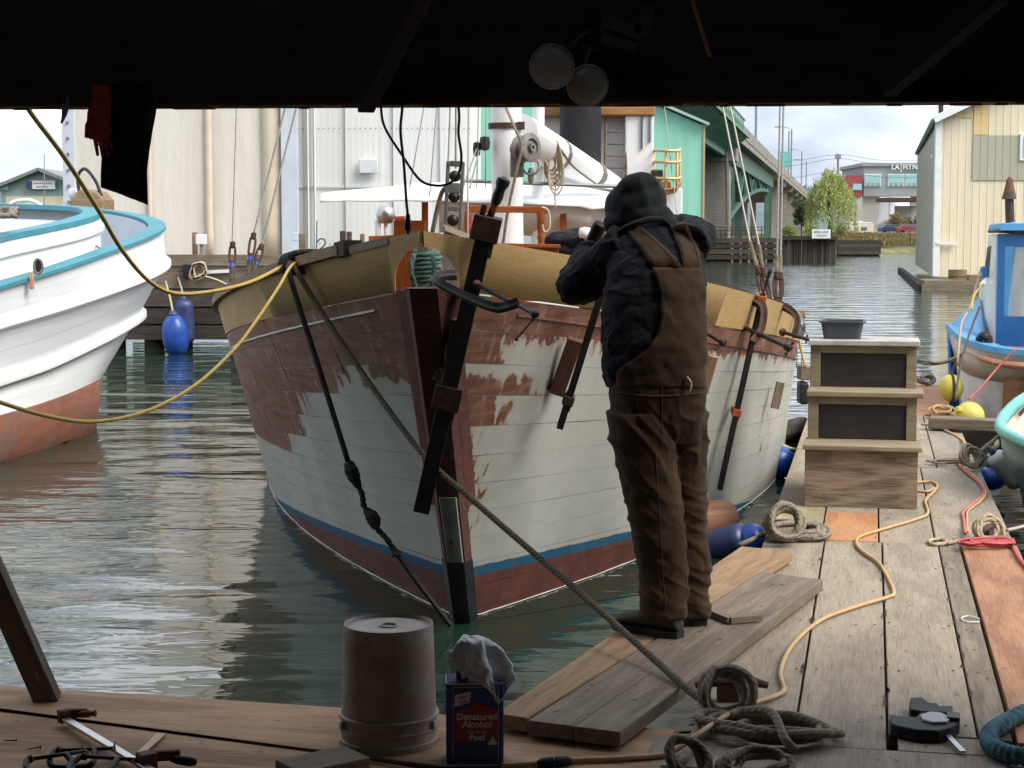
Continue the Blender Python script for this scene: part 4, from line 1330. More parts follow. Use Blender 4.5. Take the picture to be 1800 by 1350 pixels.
pg = PD(160, 352, 18.6)
m = MB().prism([(-0.2, -0.15), (0.2, -0.15), (0.2, 0.0), (0.12, 0.1), (-0.05, 0.12), (-0.16, 0.02)], 0.5, pg)
m.build('net_roller', MT['rail_cap'], lboat, bevel=0.03)
MB().tube(catmull([PD(140, 345, 18.4), PD(137, 310, 18.4), PD(150, 297, 18.4), PD(168, 318, 18.4), PD(178, 345, 18.4)], 6), 0.018, 8).build('hydraulic_hose', MT['dark_steel'], lboat, smooth=True)
MB().lathe([(0.0, -0.06), (0.05, -0.05), (0.06, 0), (0.05, 0.05), (0, 0.06)], PD(130, 340, 18.5), 12).build('float_ball', MT['white_clean'], lboat, smooth=True)
cyl('whip_aerial', PD(78, 372, 18.0), PD(78, 272, 18.0), 0.008, 0.004, MT['galv'], lboat, 6)

# ------------------------------------------------------------------ timber pier on the left, with fenders
pier = thing('timber_pier', PD(370, 605, 27), 'weathered timber pier behind the white boat, dark underneath', 'pier')
zt = PD(400, 466, 27).z
x0, x1 = PD(150, 500, 26).x, PD(820, 500, 27).x
yb = 26.6
for i in range(9):
    beam('deck_plank', (x0, yb + 0.15 + i * 0.3, zt - 0.04), (x1, yb + 0.15 + i * 0.3, zt - 0.04), 0.28, 0.08, MT['old_timber'], pier)
beam('kerb_timber', (x0, yb + 0.05, zt + 0.09), (x1, yb + 0.05, zt + 0.09), 0.16, 0.16, MT['old_timber'], pier)
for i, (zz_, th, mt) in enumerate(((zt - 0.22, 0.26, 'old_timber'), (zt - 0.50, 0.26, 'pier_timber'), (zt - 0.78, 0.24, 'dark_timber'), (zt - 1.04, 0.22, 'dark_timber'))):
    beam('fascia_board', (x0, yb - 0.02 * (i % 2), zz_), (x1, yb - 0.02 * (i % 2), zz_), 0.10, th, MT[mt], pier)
for px in (200, 268, 318, 420, 520, 640, 760):
    p = PD(px, 560, yb + 0.25)
    MB().tube([Vector((p.x, yb + 0.3, WATER_Z - 1.5)), Vector((p.x + 0.02, yb + 0.3, zt - 0.5))], 0.16, 12).build('pile', MT['dark_timber'], pier, smooth=True)
MB().box((x0 + (x1 - x0) / 2, yb + 2.6, zt - 0.65), (x1 - x0, 0.1, 1.1)).build('back_bracing', MT['dark_timber'], pier)
beam('white_pipe', (PD(360, 480, yb).x, yb - 0.10, zt - 0.10), (PD(408, 480, yb).x, yb - 0.10, zt - 0.08), 0.04, 0.05, MT['white'], pier)
# posts and boxes along the pier
def pier_post(px, py0, py1, wpx, D, mat, label, box=None):
    p0, p1 = PD(px, py1, D), PD(px, py0, D)
    t = thing('dock_post', p0, label, 'post')
    w_ = wpx * D / 3000
    MB().box((p0 + p1) / 2, (w_, w_, (p1 - p0).length)).build('post', mat, t, bevel=0.01)
    return t
t = pier_post(343, 408, 468, 9, 27.4, MT['rail_cap'], 'short wooden post carrying a white power box on the pier')
bx = PD(354, 421, 27.2)
MB().box(bx, (0.16, 0.14, 0.16)).build('power_box', MT['white_clean'], t, bevel=0.01)
MB().tube(catmull([bx - ZX * 0.08, bx + Vector((0.0, 0, -0.3)), bx + Vector((0.04, 0, -0.42)), bx + Vector((-0.1, 0, -0.5))], 6), 0.03, 8).build('conduit', MT['galv'], t, smooth=True)
t = pier_post(532, 410, 470, 12, 27.6, MT['old_timber'], 'grey wooden post with a small white box beside the white siding')
MB().box(PD(519, 416, 27.5), (0.09, 0.1, 0.13)).build('meter_box', MT['deck_grey'], t, bevel=0.01)
pier_post(603, 406, 470, 10, 27.6, MT['dark_timber'], 'left one of two dark posts standing side by side')
pier_post(614, 407, 470, 9, 27.8, MT['pier_timber'], 'right one of two dark posts standing side by side')
pier_post(637, 411, 470, 8, 28.2, MT['old_timber'], 'pale thin post just right of the two dark posts')
t = thing('hose_stand', PD(556, 470, 27.5), 'thin iron rod with a looped hose in front of the siding', 'rod')
MB().tube([PD(556, 470, 27.5), PD(557, 388, 27.5)], 0.012, 6).build('rod', MT['grey_metal'], t)
MB().tube(catmull([PD(557, 440, 27.4), PD(562, 438, 27.4), PD(571, 430, 27.4), PD(570, 421, 27.4), PD(563, 420, 27.4), PD(557, 426, 27.4)], 6), 0.012, 6).build('hose_loop', MT['dark_steel'], t, smooth=True)
# pile of line on the pier
t = thing('rope_pile', PD(345, 485, 26.4), 'heap of pale hose and line on the pier edge', 'rope')
m = MB()
for k in range(5):
    m.tube(catmull([PD(335 + k * 2, 488, 26.4), PD(340, 470 - k, 26.4), PD(356, 462 + k, 26.4), PD(362, 480, 26.4), PD(350, 490 - k, 26.4)], 6, True), 0.028, 7, closed=True)
m.tube(catmull([PD(360, 486, 26.4), PD(380, 492, 26.4), PD(402, 502, 26.4)], 5), 0.02, 7)
m.build('hose', MT['rope_tan'], t, smooth=True)
MB().box(PD(330, 476, 26.5), (0.13, 0.15, 0.2)).build('black_box', MT['black_plastic'], t, bevel=0.01)
def fender(name, p0, p1, r, mat, label, rope_to=None, cat='fender', group=None, cone=0.25):
    p0, p1 = Vector(p0), Vector(p1)
    d = p1 - p0
    L = d.length
    R = frame_of(d, (0, 1, 0)) @ Matrix(((0, 0, 1), (0, 1, 0), (-1, 0, 0)))
    t = thing(name, p0, label, cat, group)
    prof = []
    for i in range(17):
        q = i / 16
        e_ = min(q, 1 - q) / cone
        rr = r * (math.sqrt(max(1 - (1 - min(e_, 1)) ** 2, 0)) if e_ < 1 else 1)
        prof.append((max(rr, 0.001), q * L))
    MB().lathe(prof, p0, 20, R).build('body', mat, t, smooth=True)
    MB().lathe([(r * 0.42, -0.01), (r * 0.34, 0.03), (r * 0.2, 0.07), (0.001, 0.07)], p1 - d.normalized() * 0.03, 14, R).build('cap', MT['fender_navy'], t, smooth=True)
    if rope_to is not None:
        MB().tube(catmull([p1 + d.normalized() * 0.03, (p1 + Vector(rope_to)) / 2 + Vector((0.01, 0, 0)), Vector(rope_to)], 5), 0.016, 6).build('lanyard', MT['rope_tan'], t, smooth=True)
    return t
fender('fender', PD(313, 629, 25.6), PD(304, 551, 25.6), 0.20, MT['fender_blue'], 'bright blue oval fender hanging off the pier at left', PD(291, 495, 26.3), cone=0.45)
fender('fender', PD(326, 606, 26.3), PD(322, 524, 26.3), 0.155, MT['fender_navy'], 'dull navy cylinder fender hanging behind the bright blue one', PD(313, 488, 26.5), cone=0.16)

# ------------------------------------------------------------------ canvas boat tent and metal sheds behind
def canvas_mat():
    m, nt, b = newmat('tent_canvas')
    v = coords(nt, (1, 1, 0.25), rnd=False)
    col = ramp(nt, noisy(nt, v, 0.9, 7, 0.6), [(0.3, (0.56, 0.51, 0.435)), (0.65, (0.70, 0.655, 0.58))])
    nt.links.new(col, b.inputs['Base Color'])
    b.inputs['Roughness'].default_value = 0.9
    bump(nt, b, noisy(nt, v, 2.2, 5, 0.6), 0.5, 0.06)
    return m
MT['tent'] = canvas_mat()
MT['tent_seam'] = M('tent_seam', (0.68, 0.585, 0.445), (0.60, 0.50, 0.37), 0.9, 3, bmp=0.2)
tent = thing('boat_tent', PD(310, 470, 30), 'tall beige canvas boat shelter with stitched vertical seams', 'shelter')
TD = 29.6
xa, xb = PD(128, 400, TD).x, PD(500, 400, TD).x
rows = []
NXX = 60
for j in range(12):
    r = []
    for i in range(NXX):
        fx = i / (NXX - 1)
        z = zt - 0.02 + (3.95 + 4.6 * fx - zt) * j / 11
        x = xa + (xb - xa) * fx
        r.append(Vector((x, TD + 0.015 * noise.noise((fx * 9, z * 0.35, 0)) + 0.012 * noise.noise((fx * 30 + z * 0.6, z * 0.9, 3)), z)))
    rows.append(r)
MB().grid(rows).build('canvas_front', MT['tent'], tent, smooth=True)
MB().grid([[Vector((xa, TD, zt)), Vector((xa, TD + 9, zt))], [Vector((xa, TD, 3.95)), Vector((xa, TD + 9, 3.95))]]).build('canvas_side', MT['tent'], tent)
MB().grid([[Vector((xa - 0.1, TD - 0.1, 3.95)), Vector((xb + 0.1, TD - 0.1, 8.6))], [Vector((xa - 0.1, TD + 9, 3.95)), Vector((xb + 0.1, TD + 9, 8.6))]]).build('canvas_roof', MT['tent'], tent)
for px, wp in ((265, 9), (369, 13), (478, 30)):
    x = PD(px, 400, TD).x
    w_ = wp * TD / 3000
    rr = []
    for j in range(14):
        z = zt + (3.85 + 4.5 * (x - xa) / (xb - xa) - zt) * j / 13
        k = 0.012 * noise.noise((px, z * 1.7, 0))
        rr.append([Vector((x - w_ / 2 + k, TD - 0.045, z)), Vector((x + k * 0.5, TD - 0.055, z)), Vector((x + w_ / 2 + k, TD - 0.045, z))])
    MB().grid(rr).build('seam_strip', MT['tent_seam'], tent, smooth=True, solid=0.01)
for px in (126, 511):
    x = PD(px, 400, TD).x
    wd = 0.20 if px < 200 else 0.27
    hp = 3.95 if px < 200 else 8.6
    MB().box((x, TD - 0.02, (zt + hp) / 2), (wd, 0.2, hp - zt)).build('corner_post', MT['deck_grey'], tent)
    if px < 200:
        for k in range(9):
            MB().lathe([(0.0, -0.02), (0.025, -0.02), (0.025, 0.0)], (x, TD - 0.13, zt + 0.5 + 0.27 * k), 8, frame_of((1, 0, 0)) @ Matrix(((1, 0, 0), (0, 0, 1), (0, -1, 0)))).build('bolt', MT['grey_metal'], tent)
def siding_mat(name, c, c2, streak=(0.5, 0.5, 0.45)):
    m, nt, b = newmat(name)
    v = coords(nt, (1.5, 1.5, 0.12), rnd=False)
    col = ramp(nt, noisy(nt, v, 0.8, 7, 0.62), [(0.3, c2), (0.62, c)])
    col = mixc(nt, ramp(nt, noisy(nt, coords(nt, (4, 4, 0.3), rnd=False), 1.2, 6, 0.7), [(0.58, (0, 0, 0)), (0.74, (0.7,) * 3)]), col, streak)
    nt.links.new(col, b.inputs['Base Color'])
    b.inputs['Roughness'].default_value = 0.5
    return m
MT['siding_white'] = siding_mat('white_siding', (0.80, 0.805, 0.77), (0.72, 0.73, 0.69))
MT['siding_green'] = siding_mat('mint_siding', (0.28, 0.62, 0.47), (0.235, 0.54, 0.41), (0.33, 0.58, 0.46))
MT['siding_cream'] = siding_mat('cream_siding', (0.76, 0.66, 0.475), (0.67, 0.575, 0.41), (0.6, 0.53, 0.4))
MT['siding_ochre'] = siding_mat('ochre_siding', (0.74, 0.53, 0.27), (0.66, 0.46, 0.23))
MT['siding_olive_shaded'] = siding_mat('olive_and_shaded_siding', (0.43, 0.40, 0.31), (0.36, 0.335, 0.255), (0.30, 0.29, 0.23))
MT['siding_sage'] = siding_mat('sage_siding', (0.36, 0.46, 0.42), (0.30, 0.40, 0.37))
def ribbed(p0, p1, z0, ztop, pitch, depth, prof=(0, 0.35, 0.5, 0.85)):
    """ribbed sheet between plan points; ztop(f) is the top edge"""
    p0, p1 = Vector((p0[0], p0[1], 0)), Vector((p1[0], p1[1], 0))
    d = p1 - p0
    L = d.length
    nrm = Vector((d.y, -d.x, 0)).normalized()
    n = max(int(L / pitch), 1)
    lo, hi = [], []
    for i in range(n):
        for q, o in zip(prof, (0, 0, depth, depth)):
            f = (i + q) / n
            p = p0.lerp(p1, f) + nrm * o
            lo.append(p + ZX * z0)
            hi.append(p + ZX * ztop(f))
    lo.append(p1 + ZX * z0)
    hi.append(p1 + ZX * ztop(1))
    return MB().grid([lo, hi])
wb = thing('metal_shed', PD(680, 470, 32), 'large white ribbed metal shed behind the awning', 'shed')
a_, b_ = PD(520, 400, 31.5), PD(829, 400, 31.5)
ribbed(a_, b_, zt, lambda f: 9.0, 0.105, 0.0012).build('siding', MT['siding_white'], wb)
MB().box(((a_.x + b_.x) / 2, 36.6, (zt + 9) / 2), (b_.x - a_.x - 0.02, 10, 9 - zt - 0.02)).build('walls', MT['siding_white'], wb)
MB().prism([((a_.x - b_.x) / 2 - 0.3, 0), (0, 2.0), ((b_.x - a_.x) / 2 + 0.3, 0)], 10.5, ((a_.x + b_.x) / 2, 36.5, 9.02)).build('roof', MT['siding_white'], wb)
for px in (541, 553):
    p = PD(px, 300, 31.42)
    MB().tube([Vector((p.x, p.y, zt)), Vector((p.x, p.y, 8.9))], 0.025, 6).build('downpipe', MT['white'], wb)
for zq in (2.35, 4.4):
    MB().box(((a_.x + b_.x) / 2, 31.47, zq), (b_.x - a_.x, 0.012, 0.03)).build('lap_joint', MT['siding_white'], wb)
for px in (606, 690, 772):
    p = PD(px, 300, 31.47)
    MB().box((p.x, p.y, (zt + 9) / 2), (0.018, 0.014, 9 - zt)).build('sheet_joint', MT['galv'], wb)
m = MB()
for zq in (1.3, 2.35, 3.4, 4.4):
    for k in range(34):
        m.lathe([(0.011, -0.004), (0.008, 0.004)], (a_.x + 0.06 + k * 0.095, 31.478, zq + 0.01), 6, Matrix.Rotation(PI / 2, 3, 'X'))
tag(m.build('screws', MT['rust_dark'], wb), kind='stuff')
MB().box(PD(648, 292, 31.4), (0.34, 0.06, 0.26)).build('wall_vent', MT['white'], wb, bevel=0.01)
gb = thing('green_shed', PD(1000, 440, 48), 'mint green metal shed with sloping eave beside the bridge', 'shed')
GD = 48.0
a_, b_ = PD(700, 400, GD), PD(1236, 400, GD)
zr_, zl_ = PD(1236, 221, GD).z, PD(700, 221, GD).z
sl = (PD(1150, 184, GD).z - zr_) / (PD(1236, 184, GD).x - PD(1150, 184, GD).x)
ztop = lambda f: zr_ + sl * (b_.x - (a_.x + (b_.x - a_.x) * f))
ribbed(a_, b_, WATER_Z, ztop, 0.30, 0.004).build('siding', MT['siding_green'], gb)
m = MB().add([Vector((a_.x, GD + 0.05, WATER_Z)), Vector((b_.x - 0.02, GD + 0.05, WATER_Z)), Vector((b_.x - 0.02, GD + 0.05, zr_)), Vector((a_.x, GD + 0.05, ztop(0))),
              Vector((a_.x, GD + 14, WATER_Z)), Vector((b_.x - 0.02, GD + 14, WATER_Z)), Vector((b_.x - 0.02, GD + 14, zr_)), Vector((a_.x, GD + 14, ztop(0)))],
             [(0, 1, 2, 3), (1, 5, 6, 2), (5, 4, 7, 6), (4, 0, 3, 7)])
m.build('walls', MT['siding_green'], gb)
MB().beam(Vector((a_.x, GD + 6.9, ztop(0) + 0.05)), Vector((b_.x + 0.12, GD + 6.9, zr_ + 0.03)), 14.3, 0.07).build('roof', MT['siding_sage'], gb)
MB().beam(Vector((b_.x + 0.0, GD - 0.03, WATER_Z + 0.2)), Vector((b_.x, GD - 0.03, zr_)), 0.05, 0.05, (0, 1, 0)).build('corner_trim', MT['cord_tan'], gb)
# small gabled building far left, with a name board
fb = thing('gabled_building', PD(65, 365, 75), 'pale green gabled building with a white name board, far left', 'building')
FD = 75
pl, pr, pk, pb = PD(2, 340, FD), PD(122, 340, FD), PD(72, 300, FD), PD(60, 420, FD)
ez = PD(0, 326, FD).z
prof = [(pl.x, pb.z - 1.5), (pr.x + 1.2, pb.z - 1.5), (pr.x + 1.2, ez - 0.2), (pk.x, pk.z), (pl.x, ez)]
m = MB().add([(x, FD, z) for x, z in prof] + [(x, FD + 15, z) for x, z in prof], [(0, 1, 2, 3, 4), (9, 8, 7, 6, 5), (1, 6, 7, 2), (0, 4, 9, 5)])
m.build('walls', MT['siding_sage'], fb, fix=True)
for (xA, zA), (xB, zB) in (((pl.x - 0.4, ez - 0.18), (pk.x, pk.z + 0.05)), ((pk.x, pk.z + 0.05), (pr.x + 1.6, ez - 0.4))):
    MB().beam((xA, FD + 7.2, zA), (xB, FD + 7.2, zB), 15.4, 0.14).build('roof', MT['galv'], fb)
ribbed((pl.x + 0.2, FD - 0.03), (pr.x + 1.0, FD - 0.03), pb.z - 1.2, lambda f: PD(60, 345, FD).z, 0.5, 0.02).build('lower_siding', MT['siding_cream'], fb)
sg = PD(72, 325, FD - 0.2)
MB().box(sg, (1.25, 0.08, 0.36)).build('name_board', MT['white_clean'], fb)
MB().box(sg + Vector((-0.50, -0.05, 0)), (0.25, 0.03, 0.35)).build('logo_panel', MT['fender_navy'], fb)
for j, n_ in enumerate((9, 6)):
    for i in range(n_):
        MB().box(sg + Vector((-0.28 + i * 0.09 + (0.12 if j else 0), -0.05, 0.07 - 0.15 * j)), (0.06, 0.02, 0.05)).build('lettering', MT['galv'], fb)
MB().box(PD(8, 330, FD - 0.1), (0.35, 0.05, 0.22)).build('window', MT['glass_teal'], fb)

# ------------------------------------------------------------------ work vessel moored behind the boat
wv = thing('work_vessel', PD(1050, 450, 20), 'white superstructure of a work vessel with black funnel and ladder', 'vessel')
VD = 20.5
def wbox(name, x0, x1, y0, y1, D, dep, mat, bevel=0.02):
    p, q = PD(x0, y1, D), PD(x1, y0, D)
    return MB().box(((p.x + q.x) / 2, D + dep / 2, (p.z + q.z) / 2), (q.x - p.x, dep, q.z - p.z)).build(name, mat, wv, bevel=bevel)
wbox('deckhouse', 950, 1112, 205, 420, VD, 3.0, MT['white'])
wbox('upper_deck', 940, 1152, 186, 203, VD - 0.3, 3.6, MT['varnish_pale'])
wbox('upper_house', 960, 1145, 60, 185, VD, 3.0, MT['white'])
wbox('pilot_column', 1098, 1150, 203, 340, VD - 0.25, 2.2, MT['white'])
wbox('lower_hull', 900, 1200, 330, 520, VD + 0.1, 4.0, MT['white'])
wbox('wood_coaming', 1080, 1180, 318, 342, VD - 0.6, 2.0, MT['varnish_pale'])
for px, y0, y1 in ((1128, 205, 262), (1142, 204, 250)):
    wbox('slot_window', px - 2, px + 2, y0, y1, VD - 0.28, 0.06, MT['glass_dark'], 0)
cyl('funnel', PD(1020, 300, VD - 0.5), PD(1021, 60, VD - 0.5), 0.24, 0.24, MT['black_plastic'], wv, 24)
for px in (1066, 1103):
    cyl('ladder_rail', PD(px - 3, 325, VD - 0.25), PD(px, 165, VD - 0.2), 0.018, 0.018, MT['old_timber'], wv, 6)
for k in range(7):
    y = 190 + k * 21
    cyl('ladder_rung', PD(1065, y, VD - 0.22), PD(1102, y, VD - 0.22), 0.012, 0.012, MT['old_timber'], wv, 6)
# yellow railed platform
yl = MT['rope_tan']
MT['yellow_paint'] = M('yellow_paint', (0.66, 0.47, 0.20), (0.52, 0.36, 0.15), 0.5, 6, bmp=0.1)
m = MB()
for zpx, wob in ((263, 0), (283, 0), (312, 0)):
    m.tube(catmull([PD(1147, zpx + 1, VD - 0.1), PD(1170, zpx + 2, VD - 0.9), PD(1190, zpx + 2, VD - 0.7), PD(1196, zpx - 1, VD + 0.4)], 5), 0.018, 7)
for px, D in ((1150, VD - 0.2), (1170, VD - 0.9), (1190, VD - 0.7), (1195, VD + 0.2)):
    m.tube([PD(px, 263, D), PD(px, 330, D)], 0.016, 6)
m.build('platform_rail', MT['yellow_paint'], wv, smooth=True)
rows = [[PD(1140, 328, VD), PD(1165, 333, VD - 0.9), PD(1188, 330, VD - 0.8), PD(1197, 318, VD + 0.3)], [PD(1140, 338, VD), PD(1165, 344, VD - 0.85), PD(1186, 338, VD - 0.75), PD(1195, 324, VD + 0.3)]]
MB().grid(rows).build('platform_edge', MT['varnish_pale'], wv, solid=0.03)
wbox('deck_machinery', 1145, 1166, 298, 318, VD - 0.3, 0.5, MT['dark_steel'])
cyl('whip_line', PD(1160, 120, VD), PD(1190, 375, VD - 1), 0.006, 0.006, MT['wire'], wv, 5)

# ------------------------------------------------------------------ cream boathouse on the right
bh = thing('boathouse', PD(1647, 488, 56), 'tall cream boathouse with white corner trim at the right edge', 'boathouse')
BD, BB = 56.0, 79.0
zb_ = PD(1647, 487, BD).z
ze = PD(1647, 206, BD).z
xl, xr = PD(1646, 300, BD).x, PD(2150, 300, BD).x
xk = PD(1612, 300, BB).x
rslope = (PD(1720, 172, BD).z - ze) / (PD(1720, 172, BD).x - xl)
ztop = lambda f: ze + rslope * (xr - xl) * f if f < 0.6 else ze + rslope * (xr - xl) * (1.2 - f)
ribbed((xl, BD), (xr, BD), zb_, ztop, 0.235, -0.012, (0, 0.08, 0.12, 0.97)).build('front_siding', MT['siding_cream'], bh)
def panel(x0, x1, y0, y1, mat, off):
    p, q = PD(x0, y1, BD), PD(x1, y0, BD)
    ribbed((p.x, BD - off), (q.x, BD - off), p.z, lambda f: q.z, 0.235, -0.012, (0, 0.08, 0.12, 0.97)).build('patch_panel', mat, bh)
panel(1711, 1739, 176, 237, MT['siding_ochre'], 0.03)
panel(1662, 1711, 196, 207, MT['siding_ochre'], 0.03)
panel(1709, 1830, 238, 317, MT['siding_olive_shaded'], 0.035)
m = MB().add([(xl, BD, zb_), (xk, BB, zb_), (xk, BB, ze), (xl, BD, ze)], [(0, 1, 2, 3)])
m.build('side_siding', MT['siding_olive_shaded'], bh)  # cream house's side wall, its shade put into a darker colour
m = MB().add([(xl, BD + 0.1, zb_), (xr, BD + 0.1, zb_), (xr, BD + 0.1, ztop(1)), (xl + (xr - xl) * 0.6, BD + 0.1, ztop(0.6)), (xl, BD + 0.1, ze), (xr, BB, zb_), (xr, BB, ze), (xk, BB, zb_), (xk, BB, ze)], [(0, 1, 2, 3, 4), (1, 5, 6, 2), (5, 7, 8, 6)])
m.build('frame', MT['siding_cream'], bh)
rk = xl + (xr - xl) * 0.6
m = MB().add([(xl - 0.25, BD - 0.3, ze - 0.14), (rk, BD - 0.3, ztop(0.6) + 0.05), (xr + 0.3, BD - 0.3, ztop(1) - 0.1), (xk - 0.1, BB, ze - 0.14), (rk + xk - xl, BB, ztop(0.6) + 0.05), (xr + 0.3, BB, ze)], [(0, 1, 4, 3), (1, 2, 5, 4)])
m.build('roof', MT['galv'], bh, solid=0.12)
MB().beam((xl - 0.2, BD - 0.36, ze - 0.1), (rk, BD - 0.36, ztop(0.6) + 0.02), 0.1, 0.22).build('barge_board', MT['white_clean'], bh)
MB().box((xl + 0.03, BD - 0.05, (zb_ + ze) / 2), (0.20, 0.16, ze - zb_ - 0.05)).build('corner_trim', MT['white_clean'], bh)
p = PD(1665, 428, BD - 0.1)
MB().beam(PD(1645, 427, BD - 0.12), PD(1682, 428, BD - 0.12), 0.08, 0.09).build('white_batten', MT['white_clean'], bh)
p0, p1 = PD(1792, 282, BD - 0.05), PD(1840, 235, BD - 0.05)
MB().box(((p0.x + p1.x) / 2, BD - 0.04, (p0.z + p1.z) / 2), (p1.x - p0.x, 0.08, p1.z - p0.z)).build('window_frame', MT['white_clean'], bh)
wf = [o for o in COL.objects if o.name.startswith('window_frame')][-1]
MB().box(((p0.x + p1.x) / 2, BD - 0.085, (p0.z + p1.z) / 2), (p1.x - p0.x - 0.2, 0.02, p1.z - p0.z - 0.2)).build('pane', MT['glass_teal'], wf)
MB().tube([PD(1654, 210, BD + 2), PD(1654, 178, BD + 2)], 0.09, 8).build('flue', MT['rust_dark'], bh)
MB().lathe([(0, -0.1), (0.07, -0.05), (0.07, 0.05), (0, 0.1)], PD(1639, 276, 60), 8).build('yard_lamp', MT['white_clean'], bh)
# its float
ft = thing('boathouse_float', PD(1700, 500, 54.5), 'low timber float along the front of the cream boathouse', 'float')
pA, pB = PD(1616, 489, BD - 1.6), PD(1900, 497, BD - 3.0)
zf = PD(1640, 491, BD - 1.0).z
for i in range(4):
    a_ = Vector((xl - 0.9 + 0.1 * i, BD - 2.2 + i * 0.55, zf - 0.05))
    beam('float_plank', a_, a_ + Vector((16, -0.6, 0)), 0.5, 0.1, MT['old_timber'], ft)
beam('float_side', Vector((xl - 1.0, BD - 2.5, zf - 0.3)), Vector((xl + 15, BD - 3.1, zf - 0.3)), 0.1, 0.40, MT['old_timber'], ft)
beam('float_log', Vector((xl - 0.6, BD - 2.3, zf - 0.62)), Vector((xl + 15, BD - 2.9, zf - 0.62)), 0.5, 0.35, MT['dark_timber'], ft)
beam('float_side', Vector((xl - 1.0, BD - 2.4, zf - 0.25)), Vector((xk - 0.7, BB, zf - 0.25)), 0.2, 0.3, MT['dark_timber'], ft)
for k, px in enumerate((1660, 1662)):
    pass
t = thing('half_barrel', PD(1683, 492, BD - 1.5), 'brown half barrel on the float before the cream boathouse', 'barrel')
bc = PD(1683, 490, BD - 1.4)
for k in range(16):
    a = 2 * PI * k / 16
    MB().box(bc + Vector((0.27 * math.cos(a), 0.27 * math.sin(a), 0.14)), (0.03, 0.108, 0.30), Matrix.Rotation(a, 3, 'Z')).build('stave', MT['rail_cap'], t)
MB().lathe([(0.29, 0.05), (0.292, 0.05), (0.292, 0.09), (0.29, 0.09)], bc, 20, cap=False).build('hoop', MT['rust_dark'], t)
t = thing('wooden_crate', PD(1722, 492, BD - 2.0), 'brown low crate on the float right of the half barrel', 'crate')
for k in range(3):
    MB().box(PD(1718, 495 - k * 5, BD - 2), (0.6, 0.4, 0.075)).build('slat', MT['rail_cap'], t)

# ------------------------------------------------------------------ green steel bridge
MT['bridge_green'] = M('bridge_green', (0.125, 0.275, 0.165), (0.08, 0.19, 0.12), 0.6, 0.6, bmp=0.05, dirt=(0.10, 0.16, 0.11), dirt_amt=0.3, dirt_scale=0.5)
MT['bridge_dark'] = M('bridge_dark_green', (0.07, 0.155, 0.12), (0.04, 0.10, 0.08), 0.6, 0.6, bmp=0.05)
MT['concrete'] = M('old_concrete', (0.29, 0.27, 0.23), (0.19, 0.175, 0.15), 0.85, 0.5, (1, 1, 0.4), bmp=0.2, dirt=(0.15, 0.14, 0.12), dirt_amt=0.35, dirt_scale=0.35)
br = thing('road_bridge', PD(1265, 410, 108), 'green steel road bridge on concrete piers running away to the right', 'bridge')
def bd(D, off=0.0):                         # axis of the deck edge nearest us
    x = 14.0 + (D - 110) * 0.196
    return Vector((x + off, D, 0))
DZ = 8.0                                    # roadway level
bdir = (bd(200) - bd(100)).normalized()
bn = Vector((-bdir.y, bdir.x, 0))           # to the far left side of the road
def bpt(D, off, z):
    p = bd(D) + bn * off
    return Vector((p.x, p.y, z))
D0, D1 = 66, 330
beam('road_slab', bpt(D0, 5, DZ - 0.25), bpt(D1, 5, DZ - 0.25), 10.6, 0.4, MT['concrete'], br)
for off in (-0.2, 10.2):
    beam('parapet', bpt(D0, off, DZ + 0.42), bpt(112, off, DZ + 0.42), 0.25, 0.85, MT['bridge_green'], br)
    beam('parapet', bpt(112.1, off, DZ + 0.42), bpt(D1, off, DZ + 0.42), 0.25, 0.85, MT['concrete'], br)
for off in (0.5, 9.5):
    beam('girder', bpt(D0, off, DZ - 1.0), bpt(112, off, DZ - 1.0), 0.25, 1.1, MT['bridge_green'], br)
    beam('girder', bpt(112, off, DZ - 1.1), bpt(180, off, DZ - 1.1), 0.3, 1.3, MT['bridge_dark'], br)
for k in range(30):                          # brackets under the walkway
    D = D0 + 1.5 * k + 0.7
    if D > 111: break
    MB().prism([(0, 0), (0, -0.9), (1.2, -0.12), (1.2, 0)], 0.14, bpt(D, 0.3, DZ - 0.42), Matrix((-bn, bdir, ZX)).transposed()).build('bracket', MT['bridge_green'], br)
    beam('rail_post', bpt(D, -0.75, DZ + 0.0), bpt(D, -0.75, DZ + 0.8), 0.06, 0.06, MT['bridge_green'], br, (0, 1, 0))
beam('walkway', bpt(D0, -0.5, DZ - 0.3), bpt(112, -0.5, DZ - 0.3), 1.1, 0.14, MT['bridge_green'], br)
beam('hand_rail', bpt(D0, -0.75, DZ + 0.8), bpt(112, -0.75, DZ + 0.8), 0.08, 0.10, MT['bridge_green'], br)
# main concrete pier with stepped cap
for off in (1.2, 8.8):
    p = bpt(112.5, off, 0)
    MB().box((p.x, p.y, 3.2), (1.95, 2.2, 7.2), Matrix.Rotation(-math.atan(0.196), 3, 'Z')).build('pier_shaft', MT['concrete'], br, bevel=0.05)
p = bpt(112.5, 5, 0)
MB().box((p.x, p.y, 6.6), (10.5, 2.5, 0.9), Matrix.Rotation(math.atan2(bn.y, bn.x), 3, 'Z')).build('pier_cap', MT['concrete'], br, bevel=0.05)
MB().box((p.x, p.y + 3.6, 0.5), (9.5, 2.6, 1.6), Matrix.Rotation(math.atan2(bn.y, bn.x), 3, 'Z')).build('pier_base', MT['concrete'], br, bevel=0.05)
q = PD(1263, 400, 110.8)
for k in range(9):                           # ladder up the pier face
    beam('rung', PD(1258, 402 - k * 6, 110.6), PD(1270, 402 - k * 6, 110.6), 0.05, 0.06, MT['galv'], br)
beam('yellow_pipe', PD(1277, 405, 110.5), PD(1276, 260, 110.5), 0.10, 0.10, MT['yellow_paint'], br, (0, 1, 0))
beam('grey_pipe', PD(1281, 408, 110.4), PD(1278, 262, 110.4), 0.14, 0.14, MT['galv'], br, (0, 1, 0))
